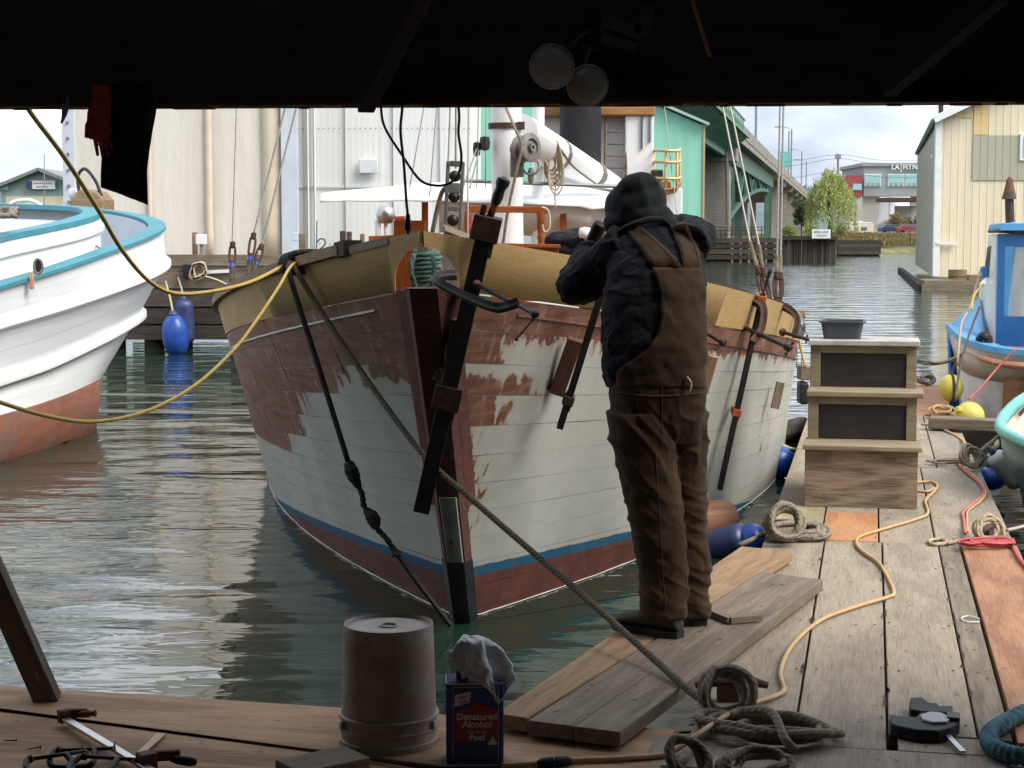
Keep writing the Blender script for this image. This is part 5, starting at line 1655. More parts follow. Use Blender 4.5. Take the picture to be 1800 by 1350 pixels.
# steel trusses under the next spans
def truss(D0, D1, n, off, zt_, h0, h1):
    for k in range(n):
        a, b_ = k / n, (k + 1) / n
        Da, Db = D0 + (D1 - D0) * a, D0 + (D1 - D0) * b_
        ha, hb_ = h0 + (h1 - h0) * a, h0 + (h1 - h0) * b_
        ca, cb = h0 + (h1 - h0) * (1 - a) ** 2, h0 + (h1 - h0) * (1 - b_) ** 2
        beam('bottom_chord', bpt(Da, off, zt_ - ca), bpt(Db, off, zt_ - cb), 0.3, 0.3, MT['bridge_dark'], br)
        beam('diagonal', bpt(Da, off, zt_ if k % 2 else zt_ - ca), bpt(Db, off, zt_ - cb if k % 2 else zt_), 0.2, 0.2, MT['bridge_dark'], br)
        beam('vertical', bpt(Db, off, zt_), bpt(Db, off, zt_ - cb), 0.2, 0.2, MT['bridge_dark'], br, (0, 1, 0))
for off in (0.6, 9.4):
    truss(114, 172, 8, off, DZ - 0.6, 1.7, 5.2)
for D in (172, 176):
    for off in (0.6, 3.5, 6.5, 9.4):
        beam('steel_column', bpt(D, off, 0.8), bpt(D, off, DZ - 0.8), 0.45, 0.45, MT['bridge_dark'], br, (0, 1, 0))
for D in (200, 225, 250, 275, 300):
    for off in (1.0, 9.0):
        beam('concrete_column', bpt(D, off, 0.6), bpt(D, off, DZ - 0.5), 0.9, 0.9, MT['concrete'], br, (0, 1, 0))
    beam('column_cap', bpt(D, -0.2, DZ - 0.8), bpt(D, 10.2, DZ - 0.8), 0.9, 0.7, MT['concrete'], br)
def street_lamp(D, off, h, label, arm=1.6, z0=DZ):
    t = thing('street_lamp', bpt(D, off, z0), label, 'street lamp', 'lamps along the bridge')
    a = bpt(D, off, z0 + h)
    MB().tube([bpt(D, off, z0), a], 0.10, 8).build('pole', MT['galv'], t)
    e_ = a + Vector((-arm, 0, 0.35))
    MB().tube(catmull([a, a + Vector((-arm * 0.4, 0, 0.28)), e_], 5), 0.06, 6).build('arm', MT['galv'], t)
    MB().box(e_ + Vector((-0.3, 0, -0.03)), (0.7, 0.25, 0.14)).build('lamp_head', MT['galv'], t)
street_lamp(139, 0.0, 7.6, 'tallest grey street lamp rising above the bridge deck', 2.4)
street_lamp(225, 0.0, 7.0, 'middle street lamp on the bridge, left of the willow')
street_lamp(275, 0.0, 6.5, 'small street lamp on the far end of the bridge')
street_lamp(305, 0.0, 6.2, 'farthest and smallest street lamp on the bridge')
t = thing('road_sign', bpt(215, 0, DZ), 'green road sign on a post over the bridge', 'sign')
MB().tube([bpt(215, 0, DZ), bpt(215, 0, DZ + 6.2)], 0.09, 8).build('post', MT['galv'], t)
MB().box(bpt(215, -0.2, DZ + 2.6) + Vector((-0.7, 0, 0)), (1.4, 0.08, 2.1)).build('panel', MT['skiff_teal'], t)

# ------------------------------------------------------------------ timber fender walls in the channel
def fence_line(root, x0, x1, ytop, ybot, D, mats, vertical, n):
    zt_, zb = PD(900, ytop, D).z, WATER_Z - 0.4
    xa, xb = PD(x0, 430, D).x, PD(x1, 430, D).x
    if vertical:
        for k in range(n):
            x = xa + (xb - xa) * (k + 0.5) / n
            hh = random.uniform(-0.12, 0.06)
            MB().box((x + random.uniform(-0.03, 0.03), D + random.uniform(-0.08, 0.08), (zt_ + zb + hh) / 2), ((xb - xa) / n * 0.9, 0.25, zt_ - zb + hh)).build('sheet_plank', MT[mats[k % len(mats)]], root)
    else:
        rows_ = 4
        for k in range(rows_):
            z = WATER_Z + 0.25 + (zt_ - WATER_Z - 0.35) * k / (rows_ - 1)
            beam('wale', (xa, D, z), (xb, D, z), 0.25, 0.30, MT[mats[k % len(mats)]], root)
        for k in range(n):
            x = xa + (xb - xa) * (k + 0.5) / n
            MB().tube([Vector((x, D + 0.35, zb)), Vector((x, D + 0.35, zt_ + random.uniform(-0.15, 0.12)))], 0.2, 8).build('pile', MT[mats[0]], root, smooth=True)
fw = thing('fender_wall', PD(1360, 459, 110), 'dark timber fender wall standing in the channel below the bridge', 'fender wall')
fence_line(fw, 1080, 1378, 420, 459, 111.0, ('dark_timber', 'pier_timber'), False, 20)
fence_line(fw, 1376, 1470, 418, 459, 109.5, ('dark_timber', 'dark_timber', 'pier_timber'), True, 20)
beam('cap_timber', PD(1374, 418, 109.2), PD(1472, 418, 109.2), 0.4, 0.25, MT['dark_timber'], fw)
fw2 = thing('fender_wall', PD(1510, 449, 138), 'shorter and farther fender wall of gappy horizontal timbers', 'fender wall')
fence_line(fw2, 1472, 1548, 423, 449, 138, ('pier_timber', 'dark_timber'), False, 9)
# walkway rail on the bridge dolphin
t = thing('pipe_railing', PD(1270, 418, 112), 'low brown pipe railing on top of the fender wall', 'railing')
for k in range(12):
    x = 1240 + k * 9
    MB().tube([PD(x, 419, 111.2), PD(x, 399, 111.2)], 0.03, 5).build('post', MT['rust_dark'], t)
for y in (399, 405, 412):
    MB().tube([PD(1238, y, 111.2), PD(1342, y, 111.2)], 0.025, 5).build('rail', MT['rust_dark'], t)
# white notice board
t = thing('notice_board', PD(1443, 420, 108.6), 'white notice board with two lines of blue lettering on the fender wall', 'sign')
nb0 = PD(1443.5, 411, 108.6)
MB().box(nb0, (1.18, 0.06, 0.58)).build('board', MT['white_clean'], t)
for px in (1432, 1455):
    MB().tube([PD(px, 424, 108.75), PD(px, 406, 108.75)], 0.04, 6).build('post', MT['dark_timber'], t)
def text(name, body, p, size, mat, parent, R=None, extrude=0.004, align='CENTER', bold=False):
    cu = bpy.data.curves.new(name, 'FONT')
    cu.body = body
    cu.size = size
    cu.extrude = extrude
    cu.align_x = align
    cu.align_y = 'CENTER'
    if bold:
        cu.offset = size * 0.02
    o = bpy.data.objects.new(name, cu)
    COL.objects.link(o)
    dg = bpy.context.evaluated_depsgraph_get()
    dg.update()
    me = bpy.data.meshes.new_from_object(o.evaluated_get(dg))
    bpy.data.objects.remove(o)
    bpy.data.curves.remove(cu)
    o = bpy.data.objects.new(name, me)
    COL.objects.link(o)
    me.materials.clear()
    me.materials.append(mat)
    Rr = R or Matrix.Rotation(PI / 2, 3, 'X')
    place(o, Matrix.Translation(Vector(p)) @ Rr.to_4x4(), parent)
    return o
text('lettering', 'SPEED LIMIT', nb0 + Vector((0, -0.036, 0.10)), 0.17, MT['fender_navy'], t)
text('lettering', '7 KNOTS', nb0 + Vector((0, -0.036, -0.12)), 0.17, MT['fender_navy'], t)

# ------------------------------------------------------------------ far shore: buildings, vehicles, trees
MT['bldg_grey'] = M('grey_render', (0.29, 0.31, 0.325), (0.25, 0.27, 0.285), 0.8, 0.2, bmp=0.05)
MT['bldg_red'] = M('red_cladding', (0.30, 0.045, 0.05), (0.24, 0.035, 0.04), 0.6, 0.3, bmp=0.05)
MT['bldg_wall'] = M('concrete_wall', (0.42, 0.41, 0.38), (0.36, 0.35, 0.325), 0.85, 0.2, bmp=0.05)
gym = thing('gym_building', PD(1560, 405, 330), 'grey two storey gym building with teal windows and white roof sign', 'building')
GD2 = 330
def fbox(name, x0, x1, y0, y1, D, dep, mat, parent, bevel=0):
    p, q = PD(x0, y1, D), PD(x1, y0, D)
    return MB().box(((p.x + q.x) / 2, D + dep / 2, (p.z + q.z) / 2), (abs(q.x - p.x), dep, abs(q.z - p.z))).build(name, mat, parent, bevel=bevel)
fbox('wall', 1518, 1720, 291, 345, GD2, 22, MT['bldg_grey'], gym)
fbox('roof_parapet', 1516, 1722, 286, 292, GD2 - 0.4, 23, MT['bldg_grey'], gym)
fbox('lower_wall', 1497, 1720, 344, 418, GD2 + 1, 20, MT['bldg_wall'], gym)
for x0, x1 in ((1519, 1549), (1560, 1590), (1591, 1622), (1633, 1663)):
    w_ = fbox('window', x0, x1, 306, 328, GD2 - 0.15, 0.3, MT['white_clean'], gym)
    fbox('pane', x0 + 0.8, x1 - 0.8, 307, 327.3, GD2 - 0.25, 0.1, MT['glass_teal'], w_)
    for k in range(3):
        a = x0 + 5 + k * (x1 - x0 - 4) / 3
        fbox('blind', a, a + 5, 321, 326.5, GD2 - 0.32, 0.06, MT['bldg_grey'], w_)
text('sign_letters', 'LA', PD(1574, 294, GD2 - 0.6), 1.35, MT['white_clean'], gym, extrude=0.05, bold=True)
MB().box(PD(1584, 294.5, GD2 - 0.6), (0.14, 0.1, 1.7)).build('sign_bar', MT['white_clean'], gym)
text('sign_letters', 'FITNESS', PD(1587, 294, GD2 - 0.6), 1.35, MT['white_clean'], gym, extrude=0.05, align='LEFT', bold=True)
t = thing('red_annex', PD(1502, 405, 325), 'dark red annex with one pale window left of the gym', 'building')
fbox('wall', 1488, 1516, 308, 345, 325, 18, MT['bldg_red'], t)
fbox('base_wall', 1488, 1516, 345, 418, 325.4, 18, MT['bldg_wall'], t)
fbox('pane', 1499, 1515, 323, 334, 324.8, 0.2, MT['glass_teal'], t)
# white curved canopy and boat cover
t = thing('white_canopy', PD(1555, 405, 300), 'white curved canopy beside the gym wall', 'canopy')
rows = []
for j in range(8):
    q = j / 7
    rows.append([PD(1539 + 4 * math.sin(q * 2) * 2, 400 - 54 * q, 300), PD(1552 + 14 * math.sin(q * PI / 2), 400 - 54 * q ** 0.7, 296), PD(1600, 368 - 22 * q, 300)])
MB().grid(rows).build('cover', MT['canvas'], t, smooth=True, solid=0.1)
t = thing('carport', PD(1590, 405, 285), 'flat dark carport roof on posts near the boathouse', 'carport')
fbox('roof', 1560, 1640, 347, 354, 282, 9, MT['rust_dark'], t)
for px in (1563, 1600, 1636):
    fbox('post', px - 0.8, px + 0.8, 354, 410, 283, 0.3, MT['fender_navy'], t)
fbox('back_wall', 1572, 1640, 362, 410, 290, 0.3, MT['bldg_wall'], t)
# camper
cv = thing('camper_van', PD(1511, 414, 235), 'cream motorhome parked on the far bank', 'motorhome')
MT['cream_gloss'] = M('cream_gloss', (0.66, 0.62, 0.52), (0.57, 0.53, 0.44), 0.4, 0.5, bmp=0.02)
CD = 235
k_ = CD / 3000
cpx = lambda x, y: ((x - 1485) * k_, (414 - y) * k_)
o0 = PD(1485, 414, CD)
MB().prism([cpx(*p) for p in ((1486, 412), (1486, 403), (1489, 398), (1493, 393), (1490, 393), (1491, 390.5), (1512, 390), (1533, 391), (1535, 394), (1535, 412))], 2.2, o0 + Vector((0, 1.1, 0))).build('body', MT['cream_gloss'], cv, bevel=0.05)
for x0, x1, y0, y1 in ((1489, 1494, 398, 402), (1504, 1509, 399, 404), (1514, 1524, 399, 405)):
    fbox('window', x0, x1, y0, y1, CD - 0.06, 0.1, MT['glass_dark'], cv)
fbox('roof_vent', 1508, 1516, 388.5, 390.4, CD + 0.5, 0.8, MT['white_clean'], cv)
for px in (1493, 1526):
    w_ = MB().lathe([(0.15, -0.12), (0.36, -0.12), (0.38, 0), (0.36, 0.12), (0.15, 0.12)], PD(px, 412, CD + 0.05), 14, Matrix.Rotation(PI / 2, 3, 'X')).build('wheel', MT['black_plastic'], cv, auto=40)
# parked cars by the carport
def far_car(px, D, mat, label):
    t = thing('parked_car', PD(px, 411, D), label, 'car', 'cars parked on the far bank')
    o0 = PD(px, 411, D)
    MB().prism([(-2.1, 0.35), (2.1, 0.35), (2.15, 0.8), (1.3, 0.95), (0.7, 1.45), (-1.0, 1.5), (-1.7, 1.0), (-2.15, 0.9)], 1.7, o0 + Vector((0, 0.85, 0))).build('body', mat, t, bevel=0.06)
    MB().prism([(-1.3, 0.98), (0.95, 0.95), (0.6, 1.38), (-0.95, 1.42)], 0.1, o0 + Vector((0, -0.02, 0))).build('side_window', MT['glass_dark'], t)
    for sx in (-1.3, 1.3):
        MB().lathe([(0.1, -0.1), (0.32, -0.1), (0.32, 0.1), (0.1, 0.1)], o0 + Vector((sx, 0.08, 0.32)), 12, Matrix.Rotation(PI / 2, 3, 'X')).build('wheel', MT['black_plastic'], t, auto=40)
far_car(1602, 262, MT['bldg_red'], 'reddish car parked by the carport')
far_car(1570, 268, MT['fender_navy'], 'dark blue car parked right of the motorhome')
# distant houses on the hill
for i, (px, py, w_, mt) in enumerate(((1335, 328, 7, 'white_clean'), (1352, 336, 9, 'cream_gloss'), (1368, 332, 6, 'white_clean'), (1382, 338, 8, 'bldg_wall'), (1402, 335, 7, 'white_clean'), (1414, 340, 9, 'cream_gloss'), (1428, 337, 6, 'bldg_wall'), (1345, 345, 8, 'bldg_wall'), (1395, 346, 10, 'white_clean'), (1420, 350, 8, 'bldg_red'))):
    D = 830
    lab = ['white cottage high up on the far left of the hill', 'cream house a little below the highest cottage', 'small white house mid hill left of the green sign', 'grey house on the hill just left of the green sign', 'white house on the hill right of the green sign', 'broad cream house above the willow on its left', 'small grey house beside the willow top', 'grey house low on the hill left', 'broad white house low on the hill', 'red house lowest on the hill by the willow'][i]
    t = thing('hill_house', PD(px, py + 6, D), lab, 'house', 'houses on the far hill')
    s_ = w_ * D / 3000
    o0 = PD(px, py + 4, D)
    MB().box(o0 + ZX * s_ * 0.2, (s_, s_, s_ * 0.9)).build('wall', MT[mt], t)
    MB().prism([(-s_ * 0.6, 0), (s_ * 0.6, 0), (0, s_ * 0.4)], s_ * 1.1, o0 + ZX * s_ * 0.652).build('roof', MT['bldg_grey'], t)
# hotel behind, utility pole and wires
t = thing('utility_pole', PD(1473, 400, 200), 'brown wooden utility pole right of the willow', 'utility pole')
MB().tube([PD(1473, 405, 200), PD(1473, 270, 200)], [0.15, 0.11], 8).build('pole', MT['rail_cap'], t)
MB().box(PD(1473, 275, 199.8), (0.7, 0.15, 0.5)).build('transformer', MT['galv'], t)
wl = []
for k, (y0, y1) in enumerate(((272, 278), (279, 286), (300, 308))):
    t = thing('power_line', PD(1473, y0, 200), ['top overhead wire from the utility pole', 'second overhead wire from the utility pole', 'lowest overhead wire from the utility pole'][k], 'wire')
    MB().tube(catmull([PD(1250, y1 + 3, 230), PD(1380, y1 + 6, 212), PD(1473, y0, 200), PD(1560, y1 + 4, 205), PD(1720, y1, 215)], 8), 0.022, 5).build('wire', MT['black_metal'], t)

# --- foliage
def leaf_mat(name, a, b2):
    m, nt, b = newmat(name)
    oi = _n(nt, 'ShaderNodeAttribute', attribute_name='rnd')
    col = ramp(nt, oi.outputs['Fac'], [(0.0, mul(a, 0.6)), (0.5, a), (1.0, b2)])
    nt.links.new(col, b.inputs['Base Color'])
    b.inputs['Roughness'].default_value = 0.6
    b.inputs['Transmission Weight'].default_value = 0.0
    tr = _n(nt, 'ShaderNodeBsdfTranslucent')
    nt.links.new(col, tr.inputs[0])
    mxs = _n(nt, 'ShaderNodeMixShader')
    mxs.inputs[0].default_value = 0.35
    nt.links.new(b.outputs[0], mxs.inputs[1])
    nt.links.new(tr.outputs[0], mxs.inputs[2])
    nt.links.new(mxs.outputs[0], nt.nodes['Material Output'].inputs['Surface'])
    return m
MT['willow'] = leaf_mat('willow_leaf', (0.40, 0.46, 0.15), (0.56, 0.60, 0.26))
MT['dark_leaf'] = leaf_mat('dark_leaf', (0.07, 0.12, 0.055), (0.12, 0.18, 0.09))
MT['shrub_leaf'] = leaf_mat('shrub_leaf', (0.20, 0.28, 0.06), (0.34, 0.40, 0.10))
MT['autumn_leaf'] = leaf_mat('autumn_leaf', (0.22, 0.18, 0.07), (0.34, 0.22, 0.09))
def leaves(name, pts, size, mat, parent, droop=0.0):
    vs, fs, rn = [], [], []
    for p in pts:
        s_ = size * random.uniform(0.6, 1.3)
        if droop:
            d = Vector((random.gauss(0, 0.25), random.gauss(0, 0.25), -1)).normalized()
        else:
            d = Vector((random.gauss(0, 1), random.gauss(0, 1), random.gauss(0, 0.7))).normalized()
        a = d.orthogonal().normalized()
        a = (Matrix.Rotation(random.uniform(0, 6.28), 3, d) @ a)
        k = len(vs)
        vs += [p - d * s_, p + a * s_ * 0.45, p + d * s_, p - a * s_ * 0.45]
        fs.append((k, k + 1, k + 2, k + 3))
        r = random.random()
        rn += [r] * 4
    me = bpy.data.meshes.new(name)
    c = sum((v for v in vs), Vector()) / len(vs)
    me.from_pydata([v - c for v in vs], [], fs)
    at = me.attributes.new('rnd', 'FLOAT', 'POINT')
    at.data.foreach_set('value', rn)
    me.materials.append(mat)
    o = bpy.data.objects.new(name, me)
    COL.objects.link(o)
    place(o, Matrix.Translation(c), parent)
    return o
def trunk(base, h, r, parent, n=6, spread=0.35, mat=None):
    m = MB()
    top = base + ZX * h * 0.55
    m.tube([base - ZX * 0.3, base + ZX * h * 0.25, top], [r, r * 0.8, r * 0.55], 8)
    for k in range(n):
        a = 6.28 * k / n + random.uniform(-0.3, 0.3)
        e_ = top + Vector((math.cos(a) * h * spread, math.sin(a) * h * spread, h * random.uniform(0.2, 0.42)))
        m.tube(catmull([top - ZX * h * random.uniform(0, 0.2), (top + e_) / 2 + ZX * h * 0.06, e_], 4), [r * 0.45, r * 0.3, r * 0.1], 6)
    return m.build('trunk', MT['old_timber'], parent, smooth=True)
# willow: hanging curtains of leaves from arching limbs
wt = thing('willow_tree', PD(1460, 412, 172), 'pale green weeping willow on the far bank', 'tree')
wb0 = PD(1460, 414, 172)
trunk(wb0, 6.0, 0.28, wt, 8, 0.26)
pts = []
kx = 172 / 3000
for i in range(270):
    a = random.uniform(0, 6.28)
    r_ = math.sqrt(random.random()) * 2.4
    hx = r_ / 2.4
    top_z = wb0.z + 6.6 - 2.9 * hx ** 2 + random.uniform(-0.6, 0.25)
    L = random.uniform(1.2, 3.0) * (0.6 + hx * 0.9)
    bx_, by_ = math.cos(a) * r_, math.sin(a) * r_
    for k in range(26):
        q = k / 25
        pts.append(Vector((wb0.x - 0.05 + bx_ * (1 + 0.12 * q) + random.gauss(0, 0.09), wb0.y + by_ * (1 + 0.12 * q) + random.gauss(0, 0.09), max(top_z - L * q + random.gauss(0, 0.06), wb0.z + 0.4))))
leaves('crown', pts, 0.145, MT['willow'], wt, droop=1)
def bush(name, px, py, D, wpx, hpx, mat, label, cat, n=1500, sz=0.11, tr_=True):
    t = thing(name, PD(px, py, D), label, cat)
    base = PD(px, py, D)
    w_, h_ = wpx * D / 3000, hpx * D / 3000
    if tr_:
        trunk(base, h_ * 0.8, max(0.05, w_ * 0.05), t, 5, 0.3)
    cl = [(Vector((random.gauss(0, 0.22) * w_, random.gauss(0, 0.2) * w_, h_ * random.uniform(0.25, 0.85))), random.uniform(0.13, 0.26) * w_) for _ in range(16)]
    pts = []
    for k in range(n):
        c_, r_ = random.choice(cl)
        v_ = Vector((random.gauss(0, 1), random.gauss(0, 1), random.gauss(0, 1))).normalized() * r_ * random.uniform(0.5, 1.05)
        p = base + c_ + v_
        if p.z > base.z:
            pts.append(p)
    leaves('crown', pts, sz, mat, t)
bush('dark_tree', 1409, 413, 178, 34, 64, MT['dark_leaf'], 'dark evergreen tree left of the willow', 'tree', 2600, 0.12)
bush('shrub', 1388, 420, 165, 30, 24, MT['shrub_leaf'], 'yellow green shrub below the dark tree', 'shrub', 900, 0.10)
bush('shrub', 1430, 421, 160, 40, 26, MT['shrub_leaf'], 'light green shrub left of the notice board', 'shrub', 1000, 0.10)
bush('shrub', 1478, 421, 165, 36, 28, MT['shrub_leaf'], 'light green shrub right of the notice board', 'shrub', 1000, 0.10)
bush('autumn_shrub', 1578, 412, 270, 40, 40, MT['autumn_leaf'], 'brownish green tree in front of the carport', 'tree', 1500, 0.16)
bush('dark_tree', 1600, 412, 272, 30, 36, MT['dark_leaf'], 'dark green tree between the carport and the boathouse', 'tree', 1300, 0.16)
bush('hill_tree', 1345, 335, 800, 26, 20, MT['dark_leaf'], 'dark round tree on the hill left', 'tree', 700, 0.5)
bush('hill_tree', 1365, 333, 810, 22, 22, MT['dark_leaf'], 'dark tall tree on the hill skyline', 'tree', 700, 0.5)
bush('hill_tree', 1405, 345, 790, 30, 16, MT['dark_leaf'], 'low dark tree on the hill right of the sign', 'tree', 700, 0.5)
# grass along the bank
pts = []
for i in range(9000):
    x = random.uniform(1470, 1640)
    D = random.uniform(153.5, 175) + (x - 1470) * 0.05
    p = PD(x, 430, D)
    t_ = min(max((D - 152) / 14, 0), 1)
    pts.append(Vector((p.x, D, WATER_Z + 0.35 + 1.1 * t_ + random.uniform(0, 0.25))))
g = leaves('bank_grass', pts, 0.22, MT['autumn_leaf'], None, droop=1)
tag(g, 'rough brown green grass along the far bank', 'grass', kind='stuff')

# ------------------------------------------------------------------ blue pilothouse boat on the right
bb = thing('blue_boat', PZ(1760, 740, WATER_Z), 'small boat with a bright blue pilothouse at the right edge', 'boat')
D_ = 15.0
def rp(px, py, D=D_):
    return PD(px, py, D)
# hull: lofted from sheer to waterline, bow towards the left
sh = PXC([(1668, 578, 15.6), (1690, 598, 14.6), (1720, 612, 14.2), (1765, 622, 13.9), (1830, 626, 13.7), (1960, 620, 13.8), (2140, 605, 14.2)], 30)
md = PXC([(1684, 640, 15.5), (1700, 655, 14.7), (1725, 665, 14.35), (1768, 672, 14.1), (1830, 676, 13.95), (1960, 672, 14.0), (2140, 655, 14.4)], 30)
wl_ = [Vector((p.x + (0.12 if i < 6 else 0.05), p.y + 0.22, WATER_Z - 0.2)) for i, p in enumerate(md)]
shf = PXC([(1668, 578, 15.6), (1700, 560, 16.3), (1760, 548, 17.0), (1850, 545, 17.3), (2140, 550, 17.2)], 30)
wlf = [Vector((p.x, p.y - 0.2, WATER_Z - 0.2)) for p in shf]
MB().grid([sh, md]).build('topsides', MT['scraped_white'], bb, smooth=True, solid=0.03)
MB().grid([md, wl_]).build('bottom', MT['scraped_white'], bb, smooth=True, solid=0.03)
MB().grid([shf, wlf]).build('far_topsides', MT['blue_boat'], bb, smooth=True, solid=0.03)
cap('sheer_rail', sh, 0.09, 0.05, MT['blue_light'], bb)
MB().grid([[p - ZX * 0.08 for p in sh], [p - ZX * 0.08 for p in shf]]).build('foredeck', MT['peach'], bb)
# scraped side panel and low peach bulwark
MB().grid([PXC([(1765, 665, 14.05), (1830, 668, 13.9), (1960, 664, 13.95)], 10), PXC([(1762, 722, 14.15), (1830, 724, 14.05), (1960, 722, 14.1)], 10)]).build('bare_panel', MT['peach'], bb, solid=0.03)
MB().tube(PXC([(1722, 628, 14.1), (1765, 640, 13.85), (1830, 644, 13.65), (1960, 640, 13.7)], 20), 0.03, 8).build('rubbing_strip', MT['peach'], bb, smooth=True)
MB().grid([PXC([(1735, 598, 14.5), (1770, 612, 14.25), (1830, 618, 14.1), (1960, 615, 14.1)], 12), PXC([(1733, 625, 14.55), (1770, 636, 14.3), (1830, 640, 14.1), (1960, 638, 14.1)], 12)]).build('cabin_skirt', MT['peach'], bb, smooth=True, solid=0.03)
# bow flare above the sheer, light blue
fl = [[rp(1668, 578, 15.55), rp(1690, 556, 15.4), rp(1712, 536, 15.3), rp(1724, 526, 15.3)], [rp(1669, 585, 15.5), rp(1700, 583, 15.0), rp(1720, 588, 14.8), rp(1732, 594, 14.7)], [rp(1682, 612, 15.2), rp(1704, 606, 14.8), rp(1722, 604, 14.6), rp(1736, 602, 14.6)]]
MB().grid(fl).build('bow_bulwark', MT['blue_light'], bb, smooth=True, solid=0.03)
# pilothouse: white curved front, blue side with big window
fr = []
for py, xs in ((412, (1741, 1748, 1756)), (490, (1734, 1741, 1751)), (500, (1724, 1736, 1749)), (560, (1723, 1735, 1748)), (604, (1726, 1738, 1752))):
    fr.append([rp(xs[0], py, 15.6), rp(xs[1], py, 15.0), rp(xs[2], py, 14.6)])
MB().grid(fr).build('house_front', MT['white_clean'], bb, solid=0.03)
MB().add([rp(1740, 435, 15.42), rp(1747, 432, 15.02), rp(1742, 488, 15.02), rp(1735, 486, 15.42)], [(0, 1, 2, 3)]).build('front_window', MT['glass_dark'], bb, solid=0.05)
# side wall with window opening (frame of four boards)
def sidepoly(pts_, name, mat, th=0.03):
    return MB().add([rp(x, y, 14.6 - (x - 1752) * 0.004) for x, y in pts_], [tuple(range(len(pts_)))]).build(name, mat, bb, solid=th)
sidepoly([(1756, 411), (1769, 411), (1767, 556), (1752, 606)], 'side_post', MT['blue_boat'])
sidepoly([(1770, 411), (1900, 411), (1900, 434), (1769, 434)], 'side_header', MT['blue_boat'])
sidepoly([(1767, 556), (1900, 557), (1900, 614), (1752, 607)], 'side_panel', MT['blue_boat'])
sidepoly([(1769, 433), (1784, 433), (1772, 556), (1767, 556)], 'window_frame', MT['blue_light'], 0.04)
sidepoly([(1783, 434), (1900, 434), (1900, 556), (1771, 556)], 'side_window', MT['glass'], 0.01)
sidepoly([(1900, 411), (1990, 411), (1990, 610), (1900, 612)], 'side_wall', MT['blue_boat'])
MB().grid([[rp(1741, 415, 15.65), rp(1990, 415, 15.9)], [rp(1726, 604, 15.65), rp(1990, 606, 15.9)]]).build('far_side', MT['white_clean'], bb, solid=0.03)
MB().box(rp(1830, 540, 15.2), (0.5, 0.4, 0.35)).build('helm_console', MT['white'], bb, bevel=0.02)
MB().tube([rp(1800, 470, 15.1), rp(1812, 530, 15.1)], 0.03, 8).build('seat_tube', MT['galv'], bb)
# roof with overhang
m = MB()
rt = [rp(1738, 401, 15.9), rp(1741, 398, 14.9), rp(1760, 396, 14.35), rp(2010, 396, 14.2), rp(2010, 396, 16.2)]
m.add([p + ZX * 0.02 for p in rt] + [p - ZX * 0.045 for p in rt], [(0, 1, 2, 3, 4), (9, 8, 7, 6, 5)] + [(i, i + 5, (i + 1) % 5 + 5, (i + 1) % 5) for i in range(5)])
m.build('roof', MT['blue_light'], bb, fix=True, bevel=0.006)
MB().tube(catmull([rp(1740, 406, 14.9), rp(1757, 406, 14.45), rp(1800, 408, 14.35), rp(1900, 408, 14.3)], 4), 0.02, 6).build('drip_edge', MT['dark_steel'], bb)
# rusty stack with a folded cap
cyl('stack', rp(1776, 400, 15.1), rp(1774, 345, 15.1), 0.040, 0.038, MT['rust_dark'], bb, 14)
cp = rp(1774, 348, 15.1)
MB().lathe([(0.062, -0.01), (0.064, 0.0), (0.050, 0.06), (0.035, 0.12), (0.03, 0.16), (0.012, 0.185), (0.001, 0.19)], cp, 12).build('stack_cap', MT['rust'], bb, auto=50)
MB().tube([rp(1766, 398, 14.9), rp(1780, 393, 14.9), rp(1796, 398, 14.9)], 0.018, 6).build('roof_line', MT['blue_boat'], bb)
MB().box(rp(1730, 478, 14.95), (0.04, 0.06, 0.1)).build('side_light', MT['blue_boat'], bb, bevel=0.008)
MB().tube(catmull([rp(1722, 595, 14.3), rp(1728, 590, 14.2), rp(1737, 596, 14.2), rp(1735, 610, 14.2)], 5), 0.035, 8).build('bow_fairlead', MT['dark_steel'], bb, smooth=True)
for a_, mt in (([(1725, 470, 15.0), (1705, 540, 14.4), (1690, 570, 14.2), (1683, 640, 13.9)], 'rope_tan'), ([(1722, 540, 14.5), (1703, 590, 14.1), (1688, 645, 13.8), (1679, 700, 13.5)], 'rope_olive'), ([(1728, 500, 14.6), (1712, 520, 14.4), (1708, 545, 14.3)], 'cord_yellow')):
    MB().tube(catmull([PD(*p) for p in a_], 6), 0.010, 6).build('bow_line', MT[mt], bb, smooth=True)
# pink line from the boat down to the float
t = thing('pink_line', PD(1700, 700, 13.6), 'pink line hanging from the blue boat to the float', 'rope')
MB().tube(catmull([PD(1786, 612, 13.7), PD(1755, 645, 13.7), PD(1725, 680, 13.6), PD(1702, 702, 13.5)], 6), 0.009, 6).build('line', MT['rope_pink'], t, smooth=True)
for a_ in ([(1608, 632, 13.6), (1650, 638, 13.6), (1680, 628, 13.9)], [(1612, 636, 13.6), (1640, 640, 13.6), (1676, 634, 13.9)]):
    MB().tube(catmull([PD(*p) for p in a_], 6), 0.011, 6).build('mooring_line', MT['rope_olive'], t, smooth=True)

